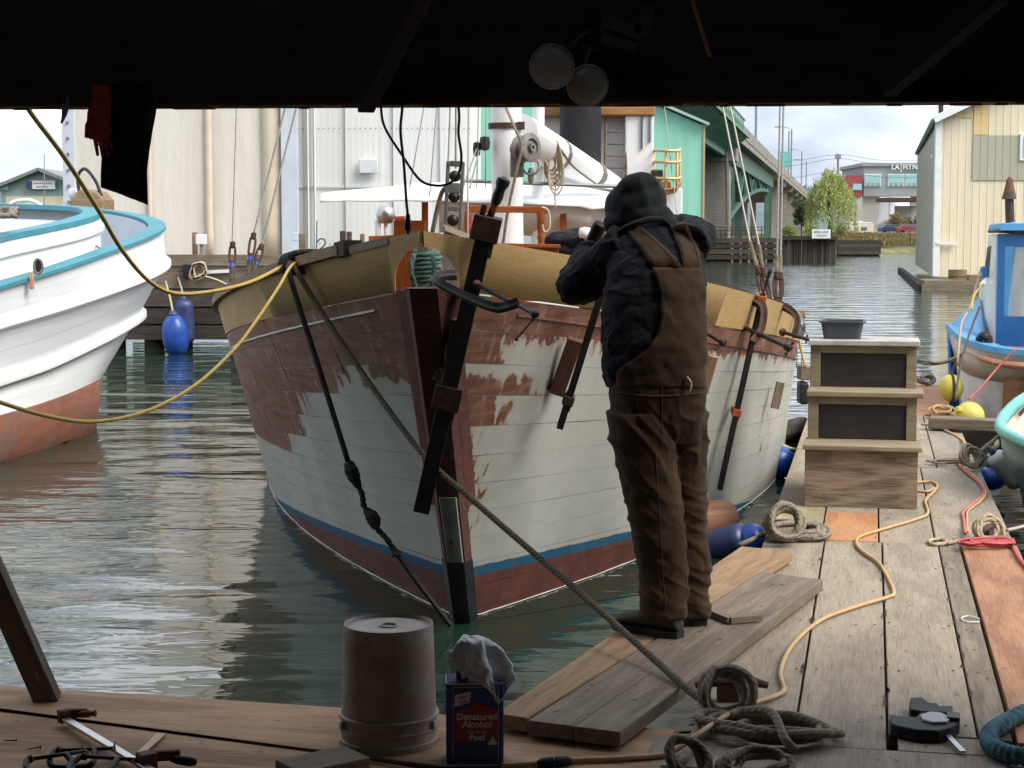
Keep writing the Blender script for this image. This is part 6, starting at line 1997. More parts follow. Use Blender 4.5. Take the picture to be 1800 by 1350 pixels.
# ------------------------------------------------------------------ turquoise skiff, fenders and buoys at the right edge
sk = thing('skiff', PZ(1795, 860, WATER_Z), 'small skiff with a turquoise gunwale cut off by the right edge', 'skiff')
rim = [(1985, 660, 11.6), (1860, 675, 11.3), (1800, 700, 10.9), (1768, 728, 10.5), (1758, 748, 10.2), (1768, 762, 9.9), (1800, 778, 9.6), (1860, 800, 9.3), (1985, 830, 9.0)]
low = [(1985, 790, 11.6), (1880, 800, 11.3), (1830, 815, 10.9), (1800, 830, 10.6), (1792, 845, 10.35), (1800, 862, 10.1), (1830, 880, 9.8), (1880, 900, 9.5), (1985, 930, 9.2)]
rc, lc_ = PXC(rim, 40), PXC(low, 40)
mc = [a.lerp(b_, 0.5) + Vector((-0.035, 0, 0)) for a, b_ in zip(rc, lc_)]
kc = [Vector((p.x + 0.1, p.y, WATER_Z - 0.15)) for p in lc_]
MB().grid([rc, mc, lc_, kc]).build('hull', MT['skiff_hull'], sk, smooth=True, solid=0.015)
MB().tube(rc, 0.035, 8).build('gunwale', MT['skiff_teal'], sk, smooth=True)
ins = [p - ZX * 0.02 for p in rc]
ins2 = [p.lerp(Vector((3.4, 10.3, 0)), 0.25) - ZX * 0.22 for p in rc]
MB().grid([ins, ins2]).build('lining', MT['skiff_inside'], sk, smooth=True)
MB().grid([ins2[:20], [ins2[39 - i] for i in range(20)]]).build('floor', MT['skiff_inside'], sk)
t = fender('fender', PD(1795, 856, 10.9), PD(1745, 795, 10.9), 0.068, MT['fender_white'], 'white cylinder fender leaning between the float and the skiff', PD(1752, 775, 11.2), cone=0.2)
fender('fender', PD(1748, 862, 11.4), PD(1742, 818, 11.4), 0.098, MT['fender_blue'], 'blue ball fender right of the float beside the white fender', PD(1738, 800, 11.3), cone=0.5)
fender('fender', PD(1372, 842, 12.5), PD(1362, 783, 12.5), 0.130, MT['fender_blue'], 'blue ball fender floating between the boat and the float', PD(1405, 792, 12.6), cone=0.5)
t = thing('yellow_buoy', PD(1704, 735, 13.4), 'bright yellow ball buoy lying on the float', 'buoy')
MB().lathe([(0.001 + 0.118 * math.sin(PI * i / 14), -0.118 * math.cos(PI * i / 14)) for i in range(15)], PD(1704, 732, 13.45), 20).build('ball', MT['buoy_yellow'], t, smooth=True)
MB().lathe([(0.03, 0), (0.025, 0.03), (0, 0.035)], PD(1685, 722, 13.4), 10).build('eye', MT['buoy_yellow'], t)
t = thing('yellow_buoy', PD(1670, 705, 14.1), 'darker yellow ball buoy with a brown band hanging by the blue boat', 'buoy')
c = PD(1672, 682, 14.2)
MB().lathe([(0.001 + 0.10 * math.sin(PI * i / 14), -0.115 * math.cos(PI * i / 14)) for i in range(15)], c, 20).build('ball', MT['buoy_yellow'], t, smooth=True)
MB().tube([c + Vector((0, 0.104 * math.sin(a), 0.118 * math.cos(a))) for a in [2 * PI * i / 24 for i in range(24)]], 0.012, 6, closed=True).build('band', MT['rust_dark'], t, smooth=True)
MB().tube(catmull([c + ZX * 0.11, c + Vector((0.03, -0.02, 0.22)), c + Vector((0.08, -0.05, 0.3))], 5), 0.01, 6).build('lanyard', MT['rope_olive'], t, smooth=True)
# timber alongside
t = thing('timber_baulk', PD(1690, 745, 13.0), 'squared grey timber lying across the right side of the float', 'timber')
beam('baulk', PD(1634, 742, 13.0), PD(1765, 748, 12.8), 0.16, 0.09, MT['old_timber'], t, bevel=0.01)
t = thing('timber_baulk', PD(1740, 770, 12.8), 'dark wet timber below the squared grey timber', 'timber')
beam('baulk', PD(1690, 768, 12.9), PD(1775, 772, 12.6), 0.2, 0.14, MT['dark_timber'], t, bevel=0.01)

# ------------------------------------------------------------------ wooden boarding steps on the float
MT['worn_white'] = M('worn_white', (0.50, 0.48, 0.44), (0.38, 0.35, 0.31), 0.8, 5, (1, 6, 6), bmp=0.3, dirt=(0.25, 0.21, 0.165), dirt_amt=0.42, dirt_scale=5)
st = thing('boarding_steps', UV(-0.04, 9.75, 0), 'stacked wooden boarding steps with two black panels on the float', 'steps')
dD = 9.5
u0, u1 = -0.345, 0.262
def sbox(name, ua, ub_, va, vb, za, zb, mat, bevel=0.003, lw='u'):
    c = UV((ua + ub_) / 2, (va + vb) / 2, (za + zb) / 2)
    R = R_DOCK @ Matrix.Rotation(math.radians(-9), 3, 'Z')
    return MB().box(c, (ub_ - ua, vb - va, zb - za), R_STEP if False else R_DOCK).build(name, mat, st, R=R_DOCK, bevel=bevel)
# bottom box (deepest), middle, top: rising away from us
z1, z2, z3 = 0.345, 0.617, 0.888
sbox('front_panel', u0, u1, 9.46, 9.48, 0.0, z1 - 0.028, MT['box_ply'])
sbox('side_panel', u0, u0 + 0.02, 9.48, 10.3, 0.0, z1 - 0.028, MT['box_ply'])
sbox('side_panel', u1 - 0.02, u1, 9.48, 10.3, 0.0, z1 - 0.028, MT['box_ply'])
sbox('tread', u0 - 0.012, u1 + 0.022, 9.42, 9.78, z1 - 0.028, z1, MT['box_frame'], 0.005)
for (za, zb, v) in ((z1, z2, 9.72), (z2, z3, 9.98)):
    tp = za + (zb - za)
    for ua in (u0 + 0.004, u1 - 0.062):
        sbox('frame_stile', ua, ua + 0.058, v, v + 0.04, za, zb - 0.03, MT['box_frame'])
    sbox('frame_rail', u0 + 0.062, u1 - 0.062, v + 0.003, v + 0.04, zb - 0.075, zb - 0.03, MT['box_frame'])
    sbox('black_panel', u0 + 0.062, u1 - 0.062, v + 0.016, v + 0.03, za, zb - 0.075, MT['black_ply'])
    for ua in (u0 + 0.006, u1 - 0.026):
        sbox('side_panel', ua, ua + 0.02, v + 0.04, 10.3, za, zb - 0.03, MT['box_ply'])
sbox('tread', u0 - 0.004, u1 + 0.03, 9.68, 10.04, z2 - 0.03, z2, MT['box_frame'], 0.005)
sbox('top_tread', u0 - 0.006, u1 + 0.012, 9.94, 10.32, z3 - 0.03, z3, MT['worn_white'], 0.005)
# black tub on top of the steps' far side (stands on a float behind)
t = thing('plastic_tub', PD(1480, 585, 10.25), 'dark grey plastic tub standing on top of the steps', 'tub')
zc = UV(-0.165, 10.16, z3 + 0.001)
R = R_DOCK
m = MB()
def rrect(a, b_, r, z, n=5):
    out = []
    for cx, cy, s0 in ((a - r, b_ - r, 0), (-a + r, b_ - r, 90), (-a + r, -b_ + r, 180), (a - r, -b_ + r, 270)):
        for k in range(n):
            th = math.radians(s0 + 90 * k / (n - 1))
            out.append(zc + R @ Vector((cx + r * math.cos(th), cy + r * math.sin(th), z)))
    return out
rows = [rrect(0.105, 0.095, 0.03, 0.0), rrect(0.122, 0.112, 0.03, 0.094), rrect(0.134, 0.124, 0.03, 0.094), rrect(0.134, 0.124, 0.03, 0.104), rrect(0.118, 0.108, 0.03, 0.104), rrect(0.100, 0.09, 0.03, 0.008)]
m.grid(rows, close_u=True)
k = len(rows[0])
m.f += [tuple(range(k - 1, -1, -1)), tuple((len(rows) - 1) * k + j for j in range(k))]
m.build('tub', MT['tub'], t, auto=40)
# logs and fenders floating between the boat and the float
lg = thing('log_fender', PZ(1260, 925, WATER_Z), 'reddish peeled log floating beside the float, end towards us', 'log')
a_, b_ = PZ(1180, 925, WATER_Z + 0.08), PZ(1284, 918, WATER_Z + 0.08)
MT['log_end'] = wood('peeled_log', (0.46, 0.23, 0.13), (0.24, 0.10, 0.055), rough=0.6, stain=(0.5, 0.4, 0.3), stain_amt=0.3)
R = frame_of(b_ - a_)
MB().tube([a_, a_.lerp(b_, 0.4), b_ - (b_ - a_).normalized() * 0.02, b_], [0.135, 0.138, 0.135, 0.12], 18).build('log', MT['log_end'], lg, R=R, auto=40)
fender('fender', PZ(1225, 972, WATER_Z), PZ(1318, 945, WATER_Z + 0.12), 0.10, MT['fender_navy'], 'dull navy cylinder fender lying beside the float near the rope coil', cone=0.16)
fender('fender', PZ(1300, 966, WATER_Z + 0.05), PZ(1348, 938, WATER_Z + 0.14), 0.10, MT['fender_blue'], 'bright blue fender squeezed next to the navy one by the rope coil', cone=0.4)
lg = thing('floating_log', PZ(1385, 770, WATER_Z), 'dark ribbed log floating between the hull and the float', 'log')
a_, b_ = PZ(1345, 768, WATER_Z + 0.08), PZ(1411, 752, WATER_Z + 0.1)
MB().tube([a_, b_], 0.10, 14).build('log', MT['pier_timber'], lg, R=frame_of(b_ - a_), auto=40)
bk = thing('dock_bracket', PD(1412, 700, 14.6), 'weathered block with a dark hanging bumper on the float edge', 'bumper')
MB().box(PD(1414, 655, 14.6), (0.10, 0.2, 0.12)).build('block', MT['old_timber'], bk, bevel=0.01)
MB().box(PD(1411, 690, 14.55), (0.075, 0.2, 0.19)).build('bumper', MT['black_metal'], bk, bevel=0.02)
m = MB()
m.tube(catmull([PD(1416, 645, 14.5), PD(1407, 610, 14.5), PD(1402, 590, 14.4), PD(1396, 578, 14.3)], 6), 0.012, 6)
m.build('yellow_line', MT['cord_yellow'], bk, smooth=True)
m = MB()
for k in range(4):
    m.tube(catmull([PD(1380 + 6 * k, 628, 14.5), PD(1378 + 8 * k, 612, 14.5), PD(1385 + 8 * k, 618, 14.5), PD(1382 + 9 * k, 645, 14.5)], 5), 0.005, 5)
m.build('thin_wire', MT['wire'], bk, smooth=True)

# ------------------------------------------------------------------ clamps on the hull
def rot_between(p0, p1, up=(0, 1, 0)):
    return frame_of(Vector(p1) - Vector(p0), up)
def bar_clamp(label, top, bot, w, d, head_t, slide_t, jaw=0.09, head_mat='rust_dark', jaw_dir=None, bar_mat='dark_steel', screw=0.0, pad=None, pad_mat='plank_grey'):
    top, bot = Vector(top), Vector(bot)
    ax = (bot - top)
    L = ax.length
    R = frame_of(ax, (0, -1, 0))
    t = thing('bar_clamp', bot, label, 'clamp')
    m = MB()                                   # I-section bar
    mid = (top + bot) / 2
    m.box(mid, (L, w * 0.22, d), R)
    for s_ in (-1, 1):
        m.box(mid + R @ Vector((0, 0, s_ * (d / 2))), (L, w, d * 0.16), R)
    m.build('bar', MT[bar_mat], t, R=R, bevel=0.002)
    jd = Vector(jaw_dir) if jaw_dir else Vector((0, 1, 0))
    for k, tt in enumerate((head_t, slide_t)):
        c = top.lerp(bot, tt)
        h = MB()
        h.box(c, (w * 1.5, w * 1.7, d * 1.35), R)
        h.box(c + jd * jaw * 0.55, (w * 1.3, w * 1.0, jaw), R @ Matrix.Identity(3))
        h.box(c + R @ Vector((w * 1.2, w * 0.5, 0)), (w * 1.0, w * 0.35, d * 0.9), R)
        h.box(c + R @ Vector((-w * 1.1, -w * 0.4, 0)), (w * 0.6, w * 0.35, d * 0.9), R)
        h.build('jaw', MT[head_mat], t, R=R, bevel=0.004)
    if screw:
        c = top.lerp(bot, head_t) + R @ Vector((0, 0, 0))
        e_ = c - ax.normalized() * screw + R @ Vector((0, w * 0.25, 0))
        MB().tube([c, e_], w * 0.22, 10).build('screw', MT['rust_dark'], t, smooth=True)
        hd = MB().lathe([(0.004, -0.03), (w * 0.28, -0.028), (w * 0.34, 0.0), (w * 0.30, 0.035), (w * 0.42, 0.055), (w * 0.40, 0.075), (0.003, 0.085)], e_, 12, rot_between(c, e_) @ Matrix(((0, 0, 1), (0, 1, 0), (-1, 0, 0))))
        hd.build('handle', MT['black_metal'], t, auto=45)
    if pad:
        beam('wood_pad', PD(*pad[0]), PD(*pad[1]), pad[2], pad[3], MT[pad_mat], t, (0, -1, 0), bevel=0.004)
    return t
bar_clamp('big black bar clamp leaning across the stem of the boat', PD(858, 385, 6.75), PD(741, 898, 6.92), 0.066, 0.06, 0.03, 0.60, 0.16, 'rust_dark', (0.1, 0.9, 0.0), 'black_metal', 0.13, ((800, 560, 6.86), (772, 668, 6.93), 0.055, 0.04))
bar_clamp('dark bar clamp half hidden by the worker, wooden pad behind', PD(1062, 500, 7.45), PD(984, 752, 7.62), 0.030, 0.036, 0.02, 0.80, 0.10, 'rust_dark', (0, 1, 0), 'dark_steel', 0, ((1012, 596, 7.66), (978, 692, 7.74), 0.07, 0.045), 'stem_cheek')
bar_clamp('long bar clamp with orange heads on the far side of the hull', PD(1341, 515, 9.75), PD(1265, 860, 9.95), 0.030, 0.036, 0.03, 0.60, 0.12, 'orange_paint', (-0.1, 0.9, 0), 'dark_steel', 0.10, ((1297, 668, 10.1), (1281, 722, 10.1), 0.07, 0.04), 'old_timber')
t = thing('wood_wedge', PD(1365, 700, 10.8), 'thin weathered board clamped to the far curve of the hull', 'board')
beam('wedge', PD(1372, 672, 10.9), PD(1362, 718, 10.9), 0.05, 0.04, MT['old_timber'], t, (0, -1, 0))
t = thing('wood_wedge', PD(1252, 670, 9.3), 'tan wooden pad between the worker and the orange clamp', 'board')
beam('wedge', PD(1254, 626, 9.0), PD(1236, 690, 9.05), 0.05, 0.03, MT['plank_tan'], t, (0, -1, 0))
def c_clamp(label, frame, scr0, scr1, hnd, r, mat='dark_steel', scr_mat='dark_steel'):
    t = thing('c_clamp', PD(*frame[0]), label, 'clamp')
    pts = catmull([PD(*p) for p in frame], 5)
    m = MB().tube(pts, r * 0.62, 4, flat=1.9)
    m.tube(pts, r * 0.95, 6, flat=0.45)
    m.build('frame', MT[mat], t)
    s0, s1 = PD(*scr0), PD(*scr1)
    sc = MB()
    n = 26
    sc.tube([s0.lerp(s1, i / n) for i in range(n + 1)], [r * (0.52 if i % 2 else 0.44) for i in range(n + 1)], 8)
    sc.build('screw', MT[scr_mat], t)
    fr_ = rot_between(s0, s1) @ Matrix(((0, 0, 1), (0, 1, 0), (-1, 0, 0)))
    MB().lathe([(r * 0.9, -r * 0.5), (r * 1.1, 0), (r * 0.7, r * 0.8), (r * 0.4, r * 1.0)], s0, 10, fr_).build('swivel_pad', MT['rust'], t, auto=40)
    MB().lathe([(r * 0.6, -r * 1.6), (r * 0.85, -r * 1.2), (r * 0.85, 0), (r * 0.5, r * 0.4), (0.001, r * 0.4)], s1, 10, fr_).build('screw_head', MT[scr_mat], t, auto=40)
    h0, h1 = PD(*hnd[0]), PD(*hnd[1])
    hb_ = MB().tube([h0, h1], r * 0.25, 6)
    for q in (h0, h1):
        hb_.lathe([(0.001, -r * 0.5), (r * 0.42, -r * 0.2), (r * 0.42, r * 0.2), (0.001, r * 0.5)], q, 8)
    hb_.build('tommy_bar', MT['rust_dark'], t, auto=40)
    return t
c_clamp('black steel clamp gripping the bow plywood beside the big bar', [(806, 483, 6.95), (785, 484, 6.85), (764, 488, 6.70), (768, 495, 6.62), (800, 512, 6.55), (835, 528, 6.48), (872, 541, 6.42), (895, 537, 6.42), (912, 531, 6.42)], (838, 500, 6.75), (942, 553, 6.28), ((938, 560, 6.28), (908, 596, 6.26)), 0.018, 'black_metal', 'black_metal')
c_clamp('deep brown clamp arching over the far bulwark, nearest the worker', [(1249, 532, 10.2), (1253, 514, 10.1), (1268, 506, 10.0), (1300, 517, 9.85), (1330, 530, 9.75), (1342, 545, 9.7), (1338, 580, 9.65), (1322, 602, 9.6)], (1307, 575, 9.75), (1388, 612, 9.35), ((1394, 602, 9.35), (1382, 622, 9.35)), 0.026, 'rust_dark')
c_clamp('deep brown clamp farthest along the bulwark by the shrouds', [(1346, 534, 10.9), (1352, 532, 10.8), (1380, 540, 10.6), (1398, 553, 10.5), (1402, 568, 10.45), (1396, 592, 10.4)], (1376, 584, 10.5), (1452, 606, 9.95), ((1456, 598, 9.95), (1450, 614, 9.95)), 0.024, 'rust_dark')
c_clamp('small dark clamp on the bulwark right beside the worker', [(1222, 545, 9.2), (1225, 540, 9.1), (1236, 545, 9.0), (1238, 570, 8.95), (1234, 580, 8.95)], (1228, 578, 8.95), (1272, 604, 8.75), ((1276, 600, 8.75), (1258, 614, 8.75)), 0.02)
c_clamp('slim grey clamp at the outer end of the far bulwark', [(1398, 556, 11.2), (1404, 556, 11.2), (1411, 568, 11.1), (1411, 582, 11.1), (1406, 594, 11.1)], (1400, 590, 11.2), (1418, 596, 11.0), ((1419, 590, 11.0), (1417, 602, 11.0)), 0.018, 'galv')

# ------------------------------------------------------------------ mooring lines and the yellow cord
t = thing('mooring_line', PD(508, 478, 7.85), 'black knotted line from the rail down to the stem at the water', 'rope')
p0, pm, p1 = PD(507, 470, 7.78), PD(615, 818, 7.55), PD(792, 1099, 7.60)
m = MB()
pts = catmull([PD(516, 458, 7.95), p0, PD(520, 520, 7.74), PD(560, 645, 7.65), PD(612, 812, 7.55)], 10)
m.tube(pts, 0.0125, 8)
m.tube(catmull([PD(690, 962, 7.5), PD(735, 1025, 7.52), p1], 6), 0.012, 8)
m.build('line', MT['rope_dark'], t, smooth=True)
m = MB()
kn = catmull([PD(612, 812, 7.55), PD(622, 838, 7.54), PD(636, 868, 7.53), PD(640, 890, 7.52), PD(655, 910, 7.51), PD(664, 930, 7.51), PD(680, 948, 7.5), PD(698, 975, 7.5)], 8)
rad = [0.013 + 0.019 * max(0, math.sin(i / len(kn) * PI * 4.2 + 0.25)) ** 0.8 + 0.002 * math.sin(i * 1.7) for i in range(len(kn))]
m.tube(kn, rad, 10)
for k in range(0):
    c = kn[8 + k * 10]
    m.tube([c + Vector((0.028 * math.cos(a), 0.028 * math.sin(a) * 0.8, 0.01 * math.sin(a + k))) for a in [2 * PI * i / 12 for i in range(12)]], 0.009, 6, closed=True)
m.build('knots', MT['rope_dark'], t, smooth=True)
t = thing('mooring_line', PD(530, 478, 7.85), 'long olive mooring line crossing the bow down to the float cleat', 'rope')
cl1 = UV(-0.49, 5.44, 0.07)
m = MB().tube(catmull([PD(512, 457, 8.0), PD(520, 474, 7.78), PD(560, 540, 7.68), PD(640, 660, 7.4), PD(742, 797, 6.98), PD(830, 878, 6.72), PD(930, 965, 6.4), PD(1040, 1060, 5.98), PD(1140, 1150, 5.58), PD(1212, 1214, 5.27), PD(1248, 1238, 5.14)], 8), 0.0122, 10)
m.build('line', MT['rope_olive'], t, smooth=True)
t = thing('thin_line', PD(860, 1090, 7.4), 'thin slack line stretched over the water from the stem to the planks', 'rope')
MB().tube(catmull([PD(838, 1092, 7.55), PD(930, 1078, 7.2), PD(1040, 1058, 6.85), PD(1120, 1046, 6.6), PD(1150, 1042, 6.5)], 6), 0.0028, 6).build('line', MT['rope_olive'], t, smooth=True)
t = thing('rail_lashing', PD(518, 465, 8.0), 'dark line lashed around the rail where the yellow cord rests', 'rope')
m = MB()
for k in range(5):
    q = k * 0.022
    c = hull(1.12 + q, -(half_b(1.12 + q, rail_z(1.12)) + 0.0), rail_z(1.12 + q))
    lat = hull(0, -1, 0) - hull(0, 0, 0)
    m.tube(catmull([c + lat * 0.05 + ZX * 0.03, c + lat * 0.055 - ZX * 0.04, c - lat * 0.09 - ZX * 0.04, c - lat * 0.09 + ZX * 0.035], 5, True), 0.0135, 7, closed=True)
m.build('turns', MT['rope_dark'], t, smooth=True)
t = thing('extension_cord', PD(50, 190, 5.7), 'yellow cord sagging from the header to the rail and back down left', 'cord')
m = MB().tube(catmull([PD(30, 150, 5.75), PD(52, 195, 5.8), PD(112, 275, 6.1), PD(172, 368, 6.4), PD(215, 440, 6.65), PD(262, 494, 6.9), (PD(310, 516, 7.1)), PD(380, 511, 7.4), PD(445, 494, 7.7), PD(505, 464, 7.93), PD(530, 456, 7.97)], 8), 0.0088, 8)
m.tube(catmull([PD(534, 456, 7.95), PD(512, 468, 7.76), PD(490, 505, 7.5), PD(452, 562, 7.2), (PD(412, 614, 7.0)), PD(345, 676, 6.7), PD(260, 722, 6.4), PD(170, 741, 6.1), PD(90, 733, 5.9), PD(0, 707, 5.7), PD(-90, 670, 5.5)], 8), 0.0072, 8)
m.build('cord', MT['cord_yellow'], t, smooth=True)

# ------------------------------------------------------------------ things hanging from the header
def hv(px, py, back=0.0):                    # point on the plane of the header
    d = ray(px, py)
    n_ = VX
    o = Vector((0, 0, CAM_H))
    t_ = (UV(0, V0 - 0.06 - back).dot(n_) - o.dot(n_)) / d.dot(n_)
    return o + d * t_
t = thing('hanging_apron', hv(225, 200), 'black cloth hanging over the header at left', 'apron')
rows = []
L_ = [(192, 150), (188, 190), (185, 230), (180, 262), (178, 300), (178, 330)]
R_ = [(280, 150), (275, 190), (269, 225), (262, 262), (257, 300), (259, 360)]
NXc = 16
for j in range(22):
    q = j / 21 * (len(L_) - 1)
    i = min(int(q), len(L_) - 2)
    f = q - i
    lx, ly = L_[i][0] * (1 - f) + L_[i + 1][0] * f, L_[i][1] * (1 - f) + L_[i + 1][1] * f
    rx, ry = R_[i][0] * (1 - f) + R_[i + 1][0] * f, R_[i][1] * (1 - f) + R_[i + 1][1] * f
    rows.append([hv(lx + (rx - lx) * k / (NXc - 1), ly + (ry - ly) * (k / (NXc - 1)) ** 1.1, 0.03 + 0.012 * math.sin(k * 1.1 + j * 0.12) + 0.01 * noise.noise((k * 0.3, j * 0.2, 0))) for k in range(NXc)])
MT['black_cloth'] = M('black_cloth', (0.020, 0.021, 0.027), (0.013, 0.013, 0.017), 0.95, 20, bmp=0.2)
MB().grid(rows).build('cloth', MT['black_cloth'], t, smooth=True, solid=0.006)
t = thing('work_glove', hv(175, 200), 'dark red work glove hanging fingers down from the header', 'glove')
MT['glove'] = M('glove_red', (0.55, 0.08, 0.075), (0.40, 0.055, 0.055), 0.9, 18, bmp=0.3)
m = MB()
def gp(px, py, b=0.06):
    return hv(px, py, b)
m.tube([gp(178, 150), gp(178, 175), gp(174, 200), gp(174, 225), gp(178, 240)], [0.014, 0.015, 0.017, 0.018, 0.017], 12, flat=2.2)
m.tube([gp(165, 205), gp(157, 222), gp(155, 243)], [0.012, 0.012, 0.010], 8, flat=1.3)
for x0, x1, yl, r in ((164, 172, 274, 0.0125), (172, 181, 277, 0.0125), (180, 190, 275, 0.0125), (187, 199, 264, 0.0115)):
    m.tube([gp(x0 + 1, 230), gp((x0 + x1) / 2, 250), gp(x1, yl)], [r * 0.56, r * 0.54, r * 0.42], 8, flat=1.0)
g = m.build('glove', MT['glove'], t, fix=True)
rm = g.modifiers.new('r', 'REMESH'); rm.mode = 'VOXEL'; rm.voxel_size = 0.0022
sm = g.modifiers.new('s', 'SMOOTH'); sm.iterations = 2
evaluated(g)
for p in g.data.polygons: p.use_smooth = True
t = thing('cloth_strip', hv(115, 200), 'narrow blue black rag tip hanging below the header', 'rag')
m = MB().grid([[hv(110, 170, 0.02), hv(116, 170, 0.03), hv(121, 170, 0.02)], [hv(110, 195, 0.02), hv(115, 195, 0.032), hv(120, 192, 0.02)], [hv(109, 208, 0.02), hv(112, 208, 0.03), hv(116, 203, 0.02)], [hv(107, 217, 0.02), hv(108, 217, 0.024), hv(109, 216, 0.02)]])
m.build('rag', MT['fender_navy'], t, solid=0.005)
# floodlights on a bracket, unlit
fl = thing('flood_lamp', hv(1000, 60, 0.6), 'pair of unlit round flood lamps hanging before the header', 'lamp')
def lampdisc(px, py, D, r, tilt):
    c = PD(px, py, D)
    dirv = Vector(tilt).normalized()
    R = frame_of(dirv, (0, 0, 1)) @ Matrix(((0, 0, 1), (0, 1, 0), (-1, 0, 0)))
    R = frame_of(dirv) @ Matrix(((0, 0, 1), (0, 1, 0), (-1, 0, 0)))
    prof = [(0.03, -0.13), (0.032, -0.09), (r * 0.72, -0.045), (r * 0.98, -0.008), (r, 0.0), (r * 0.97, 0.005)]
    b_ = MB().lathe(prof, c, 28, R).build('bulb', MT['grey_plastic'], fl, auto=40)
    MB().lathe([(r * 0.95, 0.004), (r * 0.9, 0.009), (r * 0.6, 0.014), (0.001, 0.017)], c, 28, R).build('lens', MT['bottle_glass'], b_, smooth=True)
    MB().tube([c + R @ Vector((r * math.cos(a), r * math.sin(a), 0.0)) for a in [2 * PI * i / 32 for i in range(32)]], 0.0022, 6, closed=True).build('rim', MT['white_clean'], b_, smooth=True)  # white ring added for the bright glint round the lamp edge
    MB().tube([c - dirv * 0.12, c - dirv * 0.2], 0.036, 14).build('socket', MT['tub'], fl, auto=40)
    return c - dirv * 0.2
s0 = lampdisc(970, 117, 4.75, 0.061, (-0.15, -0.93, -0.22))
s1 = lampdisc(1033, 150, 4.9, 0.058, (0.1, -0.93, -0.25))
hub = PD(1050, 55, 5.02)
MB().tube(catmull([s0, (s0 + hub) / 2 + ZX * 0.03, hub], 5), 0.012, 8).build('arm', MT['tub'], fl, smooth=True)
MB().tube(catmull([s1, (s1 + hub) / 2 + ZX * 0.01, hub], 5), 0.012, 8).build('arm', MT['tub'], fl, smooth=True)
MB().box(hub, (0.11, 0.05, 0.1), Matrix.Rotation(0.3, 3, 'Y')).build('junction_box', MT['black_plastic'], fl, bevel=0.008)
m = MB()
m.beam(PD(1058, 40, 4.9), PD(1125, 60, 4.9), 0.004, 0.05, ZX)
m.beam(PD(1060, 62, 4.9), PD(1118, 82, 4.9), 0.004, 0.04, ZX)
m.beam(PD(1125, 60, 4.9), PD(1142, 10, 4.9), 0.004, 0.04, ZX)
m.build('bracket', MT['tub'], fl)
t = thing('thin_stick', PD(1245, 90, 5.0), 'thin pale stick poking down from the dark roof', 'stick')
beam('stick', PD(1248, 99, 5.05), PD(1205, -40, 4.9), 0.012, 0.006, MT['plank_tan'], t)
# black leads: one with a plug
t = thing('power_lead', hv(710, 190), 'black power lead with a socket end dangling above the bow', 'cable')
m = MB().tube(catmull([hv(705, 140, -0.08), hv(707, 188, -0.08), hv(704, 230, -0.08), hv(710, 290, -0.08), hv(714, 350, -0.08), hv(717, 380, -0.08)], 6), 0.0045, 7)
m.build('cable', MT['cord_black'], t, smooth=True)
c = hv(717, 378, -0.08)
MB().lathe([(0.004, 0.004), (0.007, 0.0), (0.0085, -0.02), (0.011, -0.024), (0.012, -0.046), (0.006, -0.048), (0.003, -0.06), (0.001, -0.06)], c, 12).build('plug', MT['black_plastic'], t, auto=40)
t = thing('power_lead', hv(740, 190), 'black cable looping below the header above the bow', 'cable')
MB().tube(catmull([hv(672, 140, -0.1), hv(670, 190, -0.1), hv(677, 225, -0.1), hv(705, 270, -0.1), hv(737, 315, -0.1), hv(765, 326, -0.1), hv(790, 322, -0.1), hv(806, 305, -0.1), hv(811, 275, -0.1), hv(806, 235, -0.1), hv(807, 200, -0.1), hv(801, 150, -0.1)], 7), 0.0042, 7).build('cable', MT['cord_black'], t, smooth=True)

# ------------------------------------------------------------------ bucket, fuel can, rag
bk = thing('plastic_bucket', PZ(684, 1303), 'upturned dirty white plastic bucket on the shed deck', 'bucket')
MT['bucket'] = M('dirty_bucket', (0.58, 0.515, 0.43), (0.34, 0.28, 0.22), 0.55, 3, (1, 1, 0.8), bmp=0.15, dirt=(0.27, 0.195, 0.13), dirt_amt=0.50, dirt_scale=7, lo=0.3, hi=0.7)
bc = PZ(684, 1303)
prof = [(0.136, 0.0), (0.1455, 0.0), (0.147, 0.018), (0.1425, 0.021), (0.142, 0.048), (0.1495, 0.049), (0.1495, 0.056), (0.142, 0.058), (0.1415, 0.083), (0.149, 0.085), (0.149, 0.091), (0.1405, 0.094), (0.138, 0.16), (0.1325, 0.345), (0.131, 0.357), (0.1275, 0.358), (0.1255, 0.350), (0.124, 0.345), (0.03, 0.347)]
MB().lathe(prof, bc, 48, cap=False).build('shell', MT['bucket'], bk, auto=35)
MT['bucket_top'] = M('bucket_base', (0.52, 0.49, 0.45), (0.33, 0.29, 0.25), 0.6, 6, bmp=0.15, dirt=(0.13, 0.10, 0.075), dirt_amt=0.36, dirt_scale=11)
MB().lathe([(0.124, 0.3455), (0.03, 0.3475), (0.029, 0.352), (0.024, 0.352), (0.022, 0.346), (0.001, 0.346)], bc, 40, cap=False).build('base_disc', MT['bucket_top'], bk, auto=35)
for a in (0.4, 2.7):
    R = Matrix.Rotation(-a, 3, 'Z')
    MB().box(bc + R @ Vector((0.146, 0, 0.066)), (0.014, 0.02, 0.026), R).build('handle_lug', MT['bucket'], bk, bevel=0.003)

